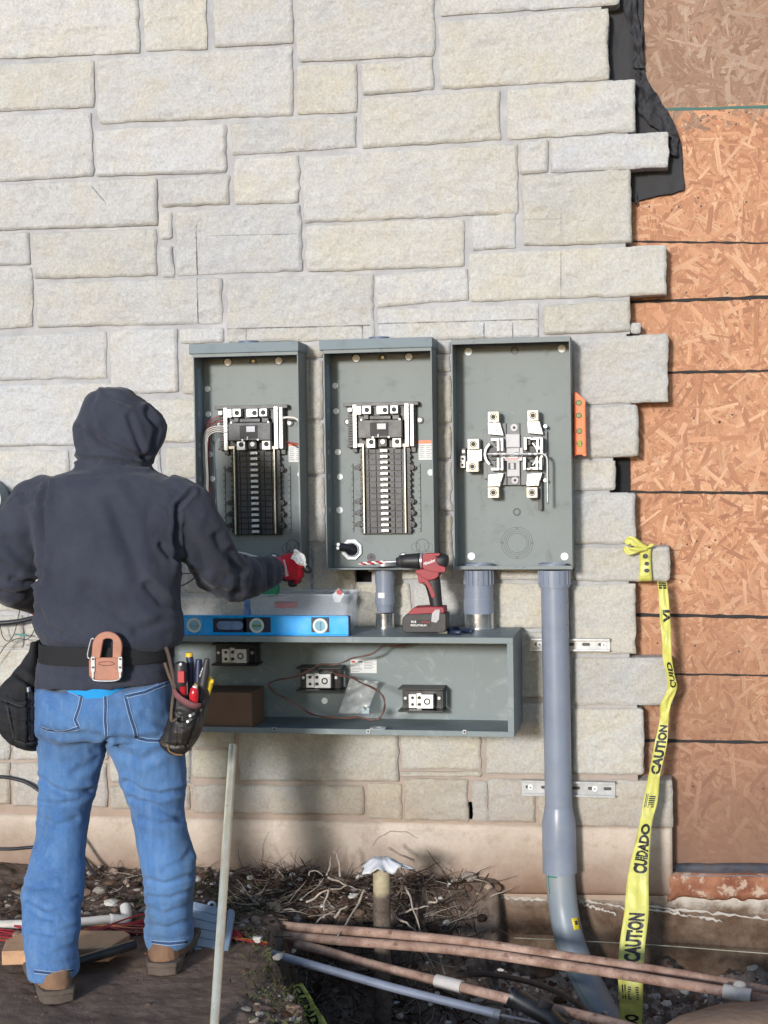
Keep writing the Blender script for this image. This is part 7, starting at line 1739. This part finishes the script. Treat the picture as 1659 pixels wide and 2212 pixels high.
# ---------------------------------------------------------------- belt, hammer loop and pouches
BD = SH + .08
b = MB(); n = 48; vs, fs = [], []
for z_, e_ in ((1385, 0), (1424, .003)):
    a, c = P(97, z_, BD), P(366, z_, BD); m = (a + c)/2
    for rr_ in (1.0, 1.03):
        for k in range(n):
            an = 2*pi*k/n; ca, sa = cos(an), sin(an)
            vs.append(m + (c - a)/2*rr_*math.copysign(abs(ca)**.85, ca) + Vector((0, (.142 + e_)*rr_, 0))*math.copysign(abs(sa)**.85, sa))
for k in range(n):
    j = (k + 1) % n
    for (p_, q_) in ((0, 2), (1, 3), (0, 1), (2, 3)): fs.append((p_*n + k, p_*n + j, q_*n + j, q_*n + k))
b.add(vs, fs); belt = b.build('belt', M_CANVAS, per, smooth=True, bevel=.001)
hl = thing('hammer_loop', 'tan leather hammer loop with steel clips on the back of the belt', 'hammer holder', tuple(P(228, 1470, BD + .16)))
HD = BD + .168
F = R26
def lplate(pts, d0, d1, name, mat, par, bev=.0025):
    w_ = [F.p(x, y, d0) for x, y in pts]; b = MB(); b.prism([(p.x, p.z) for p in w_], -d0, -d1); return b.build(name, mat, par, bevel=bev)
arc_o = [(740 + 103*cos(a), 228 - 103*sin(a)*1.0) for a in np.linspace(0, pi, 13)]; arc_i = [(745 + 34*cos(a), 190 - 16*sin(a)) for a in np.linspace(0, pi, 7)]
strap = arc_o + [(628, 300), (690, 312), (700, 306)] + [(711, 190)] + list(reversed(arc_i)) + [(779, 190), (778, 306), (838, 300)]
strap = arc_o + [(628, 312), (690, 312)] + list(reversed(arc_i)) + [(776, 312), (836, 312)]
lplate(strap, HD + .006, HD - .004, 'strap', M_LEATHER, hl)
lplate([(620, 306), (840, 306), (846, 330), (842, 430), (828, 452), (796, 466), (668, 464), (632, 452), (614, 430), (612, 330)], HD + .004, HD - .006, 'holder_plate', M_LEATHER, hl)
for x in (641, 829):
    c_ = lplate([(x - 14, 300), (x + 14, 300), (x + 15, 400), (x + 8, 412), (x + 8, 448), (x - 8, 448), (x - 8, 412), (x - 14, 400)], HD + .0085, HD + .004, 'clip', M_ZINC, hl, .001)
    for y in (316, 374): b = MB(); F.disc(b, x, y, 8, HD + .0115, HD + .0085, 10); b.build('rivet', M_PLAST2, c_, smooth=True)
b = MB(); b.tube(smooth_path([F.p(638, 444, HD + .008), F.p(648, 460, HD + .008), F.p(690, 467, HD + .008), F.p(780, 467, HD + .008), F.p(822, 456, HD + .008), F.p(832, 440, HD + .008)], 4), .0022, 8); b.build('wire_bar', M_ZINC, hl, smooth='all')
b = MB(); b.tube(smooth_path([F.p(650, 178, HD + .004), F.p(632, 178, HD + .004), F.p(612, 250, HD + .004), F.p(606, 300, HD + .004), F.p(622, 312, HD + .004)], 4), .0022, 8); b.build('ring_bar', M_ZINC, hl, smooth='all')
b = MB(); pts = [F.p(735 + 55*cos(a), 347 + 14*sin(a), HD + .0045) for a in np.linspace(0, 2*pi, 25)]; b.tube(pts, .0009, 5); b.build('stamped_oval', simple('stamped leather', sr(110, 68, 54), .7), hl, smooth='all')

# left pouch
lpth = thing('tool_pouch', 'bulky black canvas pouch hanging from the belt at the left hip', 'tool pouch', tuple(P(50, 1600, 1.02)), 'tool pouches on the belt')
mb = MB()
LPS = [(76, 93, 1382, 1.0, .05), (66, 94, 1410, 1.0, .06), (48, 94, 1440, 1.01, .075), (22, 93, 1465, 1.02, .09), (6, 92, 1490, 1.02, .10), (4, 92, 1515, 1.03, .10), (6, 93, 1535, 1.03, .10), (6, 93, 1560, 1.03, .095), (20, 93, 1588, 1.03, .085), (44, 93, 1608, 1.02, .07), (62, 92, 1619, 1.02, .05)]
rings_mesh(mb, [hsec(a, c, v, d, hd) for a, c, v, d, hd in LPS], 26, 3.0)
rings_mesh(mb, [hsec(0, 80, 1512, 1.07, .07), hsec(-3, 82, 1540, 1.08, .08), hsec(2, 84, 1570, 1.08, .08), hsec(30, 88, 1604, 1.07, .06)], 22, 3.0)
pc_ = [(U26([(20, 600), (120, 640), (270, 640)]), 3, .008), (U26([(60, 560), (60, 640)]), 3, .004), (U26([(200, 540), (200, 700), (200, 900)]), 4, .006), (U26([(100, 880), (180, 900), (280, 880)]), 3, .007), (U26([(30, 720), (150, 760), (270, 750)]), 4, .006), (U26([(130, 420), (200, 470), (260, 560)]), 6, .008), (U26([(80, 660), (90, 860)]), 4, .005)]
lpo, lbv = volume('pouch_body', mb, .006, M_CANVAS, lpth, pc_, lambda co, nr: .005*fbm(co[:, 0]*16, co[:, 1]*16, co[:, 2]*16, 3, 141), 4)
for pts in ([(8, 590), (130, 640), (272, 650)], [(100, 878), (180, 900), (284, 890)], [(200, 520), (196, 700), (205, 880)], [(40, 600), (60, 700), (95, 860)]):
    seam(lbv, U26(pts), .006, 'binding', simple('canvas binding', sr(48, 48, 52), .8), lpth, .001, .0015)
b = MB(); F.rect(b, 185, 512, 198, 545, 1.135, 1.12); b.build('buckle', M_LGREY, lpth, bevel=.001)

# right pouch with tools
rpt = thing('tool_pouch', 'worn black leather pouch full of hand tools at the right hip', 'tool pouch', tuple(P(395, 1620, 1.05)), 'tool pouches on the belt')
mb = MB()
def psec(xL, yL, xR, yR, d, hd):
    a, c = F.p(xL, yL, d), F.p(xR, yR, d); return ((a + c)/2, (c - a)/2, Vector((0, hd, 0)))
rings_mesh(mb, [psec(1196, 540, 1400, 640, 1.05, .045), psec(1190, 620, 1410, 680, 1.05, .055), psec(1180, 700, 1405, 740, 1.06, .06), psec(1150, 790, 1385, 830, 1.06, .06), psec(1110, 875, 1350, 885, 1.07, .055), psec(1150, 930, 1315, 930, 1.07, .045), psec(1175, 962, 1265, 978, 1.07, .03)], 26, 2.8)
rings_mesh(mb, [psec(1395, 500, 1452, 520, 1.04, .025), psec(1380, 600, 1445, 620, 1.04, .028), psec(1362, 690, 1420, 705, 1.05, .028), psec(1345, 760, 1405, 770, 1.05, .026), psec(1300, 880, 1345, 900, 1.06, .02)], 16, 2.6)
rings_mesh(mb, [psec(1200, 720, 1350, 745, 1.10, .03), psec(1190, 800, 1320, 815, 1.11, .035), psec(1180, 880, 1290, 890, 1.105, .03)], 18, 3)
rpo, rbv = volume('pouch_body', mb, .0045, M_BLEATH, rpt, [(U26([(1190, 700), (1260, 745), (1350, 700)]), 2.5, .006), (U26([(1250, 780), (1290, 790), (1320, 770)]), 2, .004), (U26([(1380, 660), (1330, 800), (1290, 920)]), 2.5, .006), (U26([(1240, 700), (1230, 900)]), 3, .004), (U26([(1130, 900), (1200, 920), (1290, 910)]), 2.5, .005)], lambda co, nr: .0022*fbm(co[:, 0]*30, co[:, 1]*30, co[:, 2]*30, 3, 151), 3)
M_TRIM = simple('maroon webbing', sr(120, 74, 78), .8, var=.3, scale=300)
b = MB(); b.tube(smooth_path([F.p(1205, 536, 1.10), F.p(1225, 570, 1.115), F.p(1280, 612, 1.12), F.p(1340, 638, 1.115), F.p(1378, 640, 1.10)], 5), [(.011, .006)]*21, 10, flat=(0, 0, 1)); b.build('lip_trim', M_TRIM, rpt, smooth='all')
b = MB(); b.tube(smooth_path([F.p(1145, 232, 1.09), F.p(1165, 290, 1.09), F.p(1185, 380, 1.09), F.p(1205, 470, 1.09), F.p(1210, 540, 1.10)], 5), [(.006, .003)]*21, 8, flat=(1, 0, 0)); b.build('hanger_strap', simple('dark brown strap', sr(70, 58, 50), .7), rpt, smooth='all')
b = MB(); b.tube(smooth_path([F.p(1138, 340, 1.09), F.p(1165, 420, 1.09), F.p(1200, 520, 1.09), F.p(1190, 620, 1.11), F.p(1184, 740, 1.12), F.p(1225, 725, 1.13)], 5), [(.005, .003)]*26, 8, flat=(1, 0, 0)); b.build('edge_strap', simple('brown edge strap', sr(86, 70, 58), .7), rpt, smooth='all')
for (x, y) in ((1313, 708), (1296, 748)): b = MB(); F.disc(b, x, y, 10, 1.146, 1.11, 10); b.build('rivet', M_TIN, rpt, smooth=True)
b = MB(); q = smooth_path([F.p(1160, 905, 1.12), F.p(1170, 950, 1.125), F.p(1215, 975, 1.12), F.p(1265, 978, 1.11)], 5); b.tube(q, .003, 8); b.build('edge_piping', simple('tan piping', sr(120, 92, 60), .8), rpt, smooth='all')
gt = 'hand tools in the right-hand pouch'
def tool(name, label, cat, segs, parts_extra=()):
    p0 = segs[0][0][-1]; t_ = thing(name, label, cat, tuple(F.p(p0[0], p0[1], p0[2])), gt)
    for pts, rad, nm, mat in segs:
        b = MB(); q = [F.p(*p) for p in pts]; b.tube(q, rad, 14); b.build(nm, mat, t_, smooth=True)
    return t_
M_YEL = simple('yellow plastic', sr(220, 186, 50), .4, var=.08); M_DRK = simple('dark grip', sr(50, 48, 52), .5, var=.1); M_DBL = simple('navy plastic', sr(34, 40, 70), .4); M_RCL = simple('red clear handle', sr(196, 40, 48), .2)
t_ = tool('screwdriver', 'fat black-and-red screwdriver handle foremost in the tool pouch', 'screwdriver', [([(1250, 334, 1.09), (1250, 345, 1.09), (1250, 380, 1.09), (1250, 470, 1.09), (1250, 505, 1.09), (1252, 600, 1.08)], [.010, .0165, .0185, .0185, .013, .008], 'handle', M_DRK), ([(1265, 500, 1.095), (1268, 560, 1.09)], [.011, .009], 'collar', M_RED)])
b = MB(); F.rect(b, 1228, 400, 1272, 480, 1.112, 1.09); b.build('grip_stripe', M_RED, t_, bevel=.001); b = MB(); F.disc(b, 1247, 352, 10, 1.108, 1.09, 10); b.build('tip_mark', M_PAPER, t_)
tool('screwdriver', 'screwdriver with a clear red handle low in the tool pouch', 'screwdriver', [([(1348, 508, 1.10), (1345, 520, 1.10), (1340, 560, 1.10), (1338, 640, 1.09)], [.006, .011, .0135, .012], 'handle', M_RCL), ([(1349, 500, 1.10), (1347, 515, 1.10)], [.006, .008], 'butt', M_PAPER)])
tool('nut_driver', 'navy tool with a yellow cap standing behind in the pouch', 'nut driver', [([(1310, 300, 1.03), (1318, 350, 1.03), (1322, 600, 1.03)], [.010, .011, .009], 'handle', M_DBL), ([(1307, 272, 1.03), (1308, 300, 1.03)], [.0105, .0105], 'cap', M_YEL)])
t_ = tool('wire_stripper', 'large black and navy plier handles standing up in the pouch', 'pliers', [([(1375, 318, 1.05), (1372, 400, 1.05), (1365, 600, 1.05)], [.009, .012, .012], 'handle', M_DBL), ([(1432, 314, 1.06), (1418, 400, 1.06), (1385, 600, 1.06)], [.007, .0125, .012], 'handle', M_DRK)])
V_, F__, wl = letters('Gardner', .015); bb = MB(); bb.add([F.p(1384 + 22*p[0]/wl - 16*p[1]*.6, 440 - 66*p[0]/wl - 3*p[1], 1.0755) for p in V_], F__); bb.build('handle_print', M_WHITEINK, t_)
tool('marker', 'yellow capped tool in the side sleeve of the pouch', 'marker', [([(1448, 460, 1.04), (1442, 508, 1.04), (1430, 560, 1.04)], [.012, .011, .009], 'barrel', M_YEL), ([(1450, 436, 1.04), (1449, 460, 1.04)], [.006, .007], 'cap', M_YEL), ([(1468, 455, 1.045), (1466, 480, 1.045)], [.005, .005], 'clip', M_YEL)])
tool('screwdriver', 'small amber-handled driver half hidden among the larger tools', 'screwdriver', [([(1362, 488, 1.07), (1355, 500, 1.07), (1350, 580, 1.07)], [.007, .007, .006], 'handle', simple('amber', sr(180, 150, 80), .3))])
# chain hanging from the pouch
b = MB(); pts = [(1317, 905), (1318, 950), (1316, 990), (1318, 1030), (1316, 1080)]
q = smooth_path([F.p(x, y, 1.06) for x, y in pts] + [P(409, 1690, 1.06)], 5)
for i, p in enumerate(q):
    nx_ = q[min(i + 1, len(q) - 1)]; 
    rr_ = .0035; b.tube([p + Vector((cos(a)*rr_*(1 if i % 2 else .2), cos(a)*rr_*(0 if i % 2 else 1), sin(a)*rr_*1.5)) for a in np.linspace(0, 2*pi, 9)[:-1]], .0008, 5, closed=True)
o = b.build('tool_chain', M_ZINC, None, smooth='all'); tag(o, 'thin steel chain hanging from the bottom of the leather pouch', 'chain')
o = None
b = MB(); b.tube([P(412, 1690, 1.06), P(418, 1700, 1.06), P(408, 1712, 1.06), P(404, 1728, 1.06)], .0012, 5); o = b.build('chain_wire', M_ZINC, None, smooth='all'); tag(o, 'bent wire end dangling below the thin steel chain', 'wire')
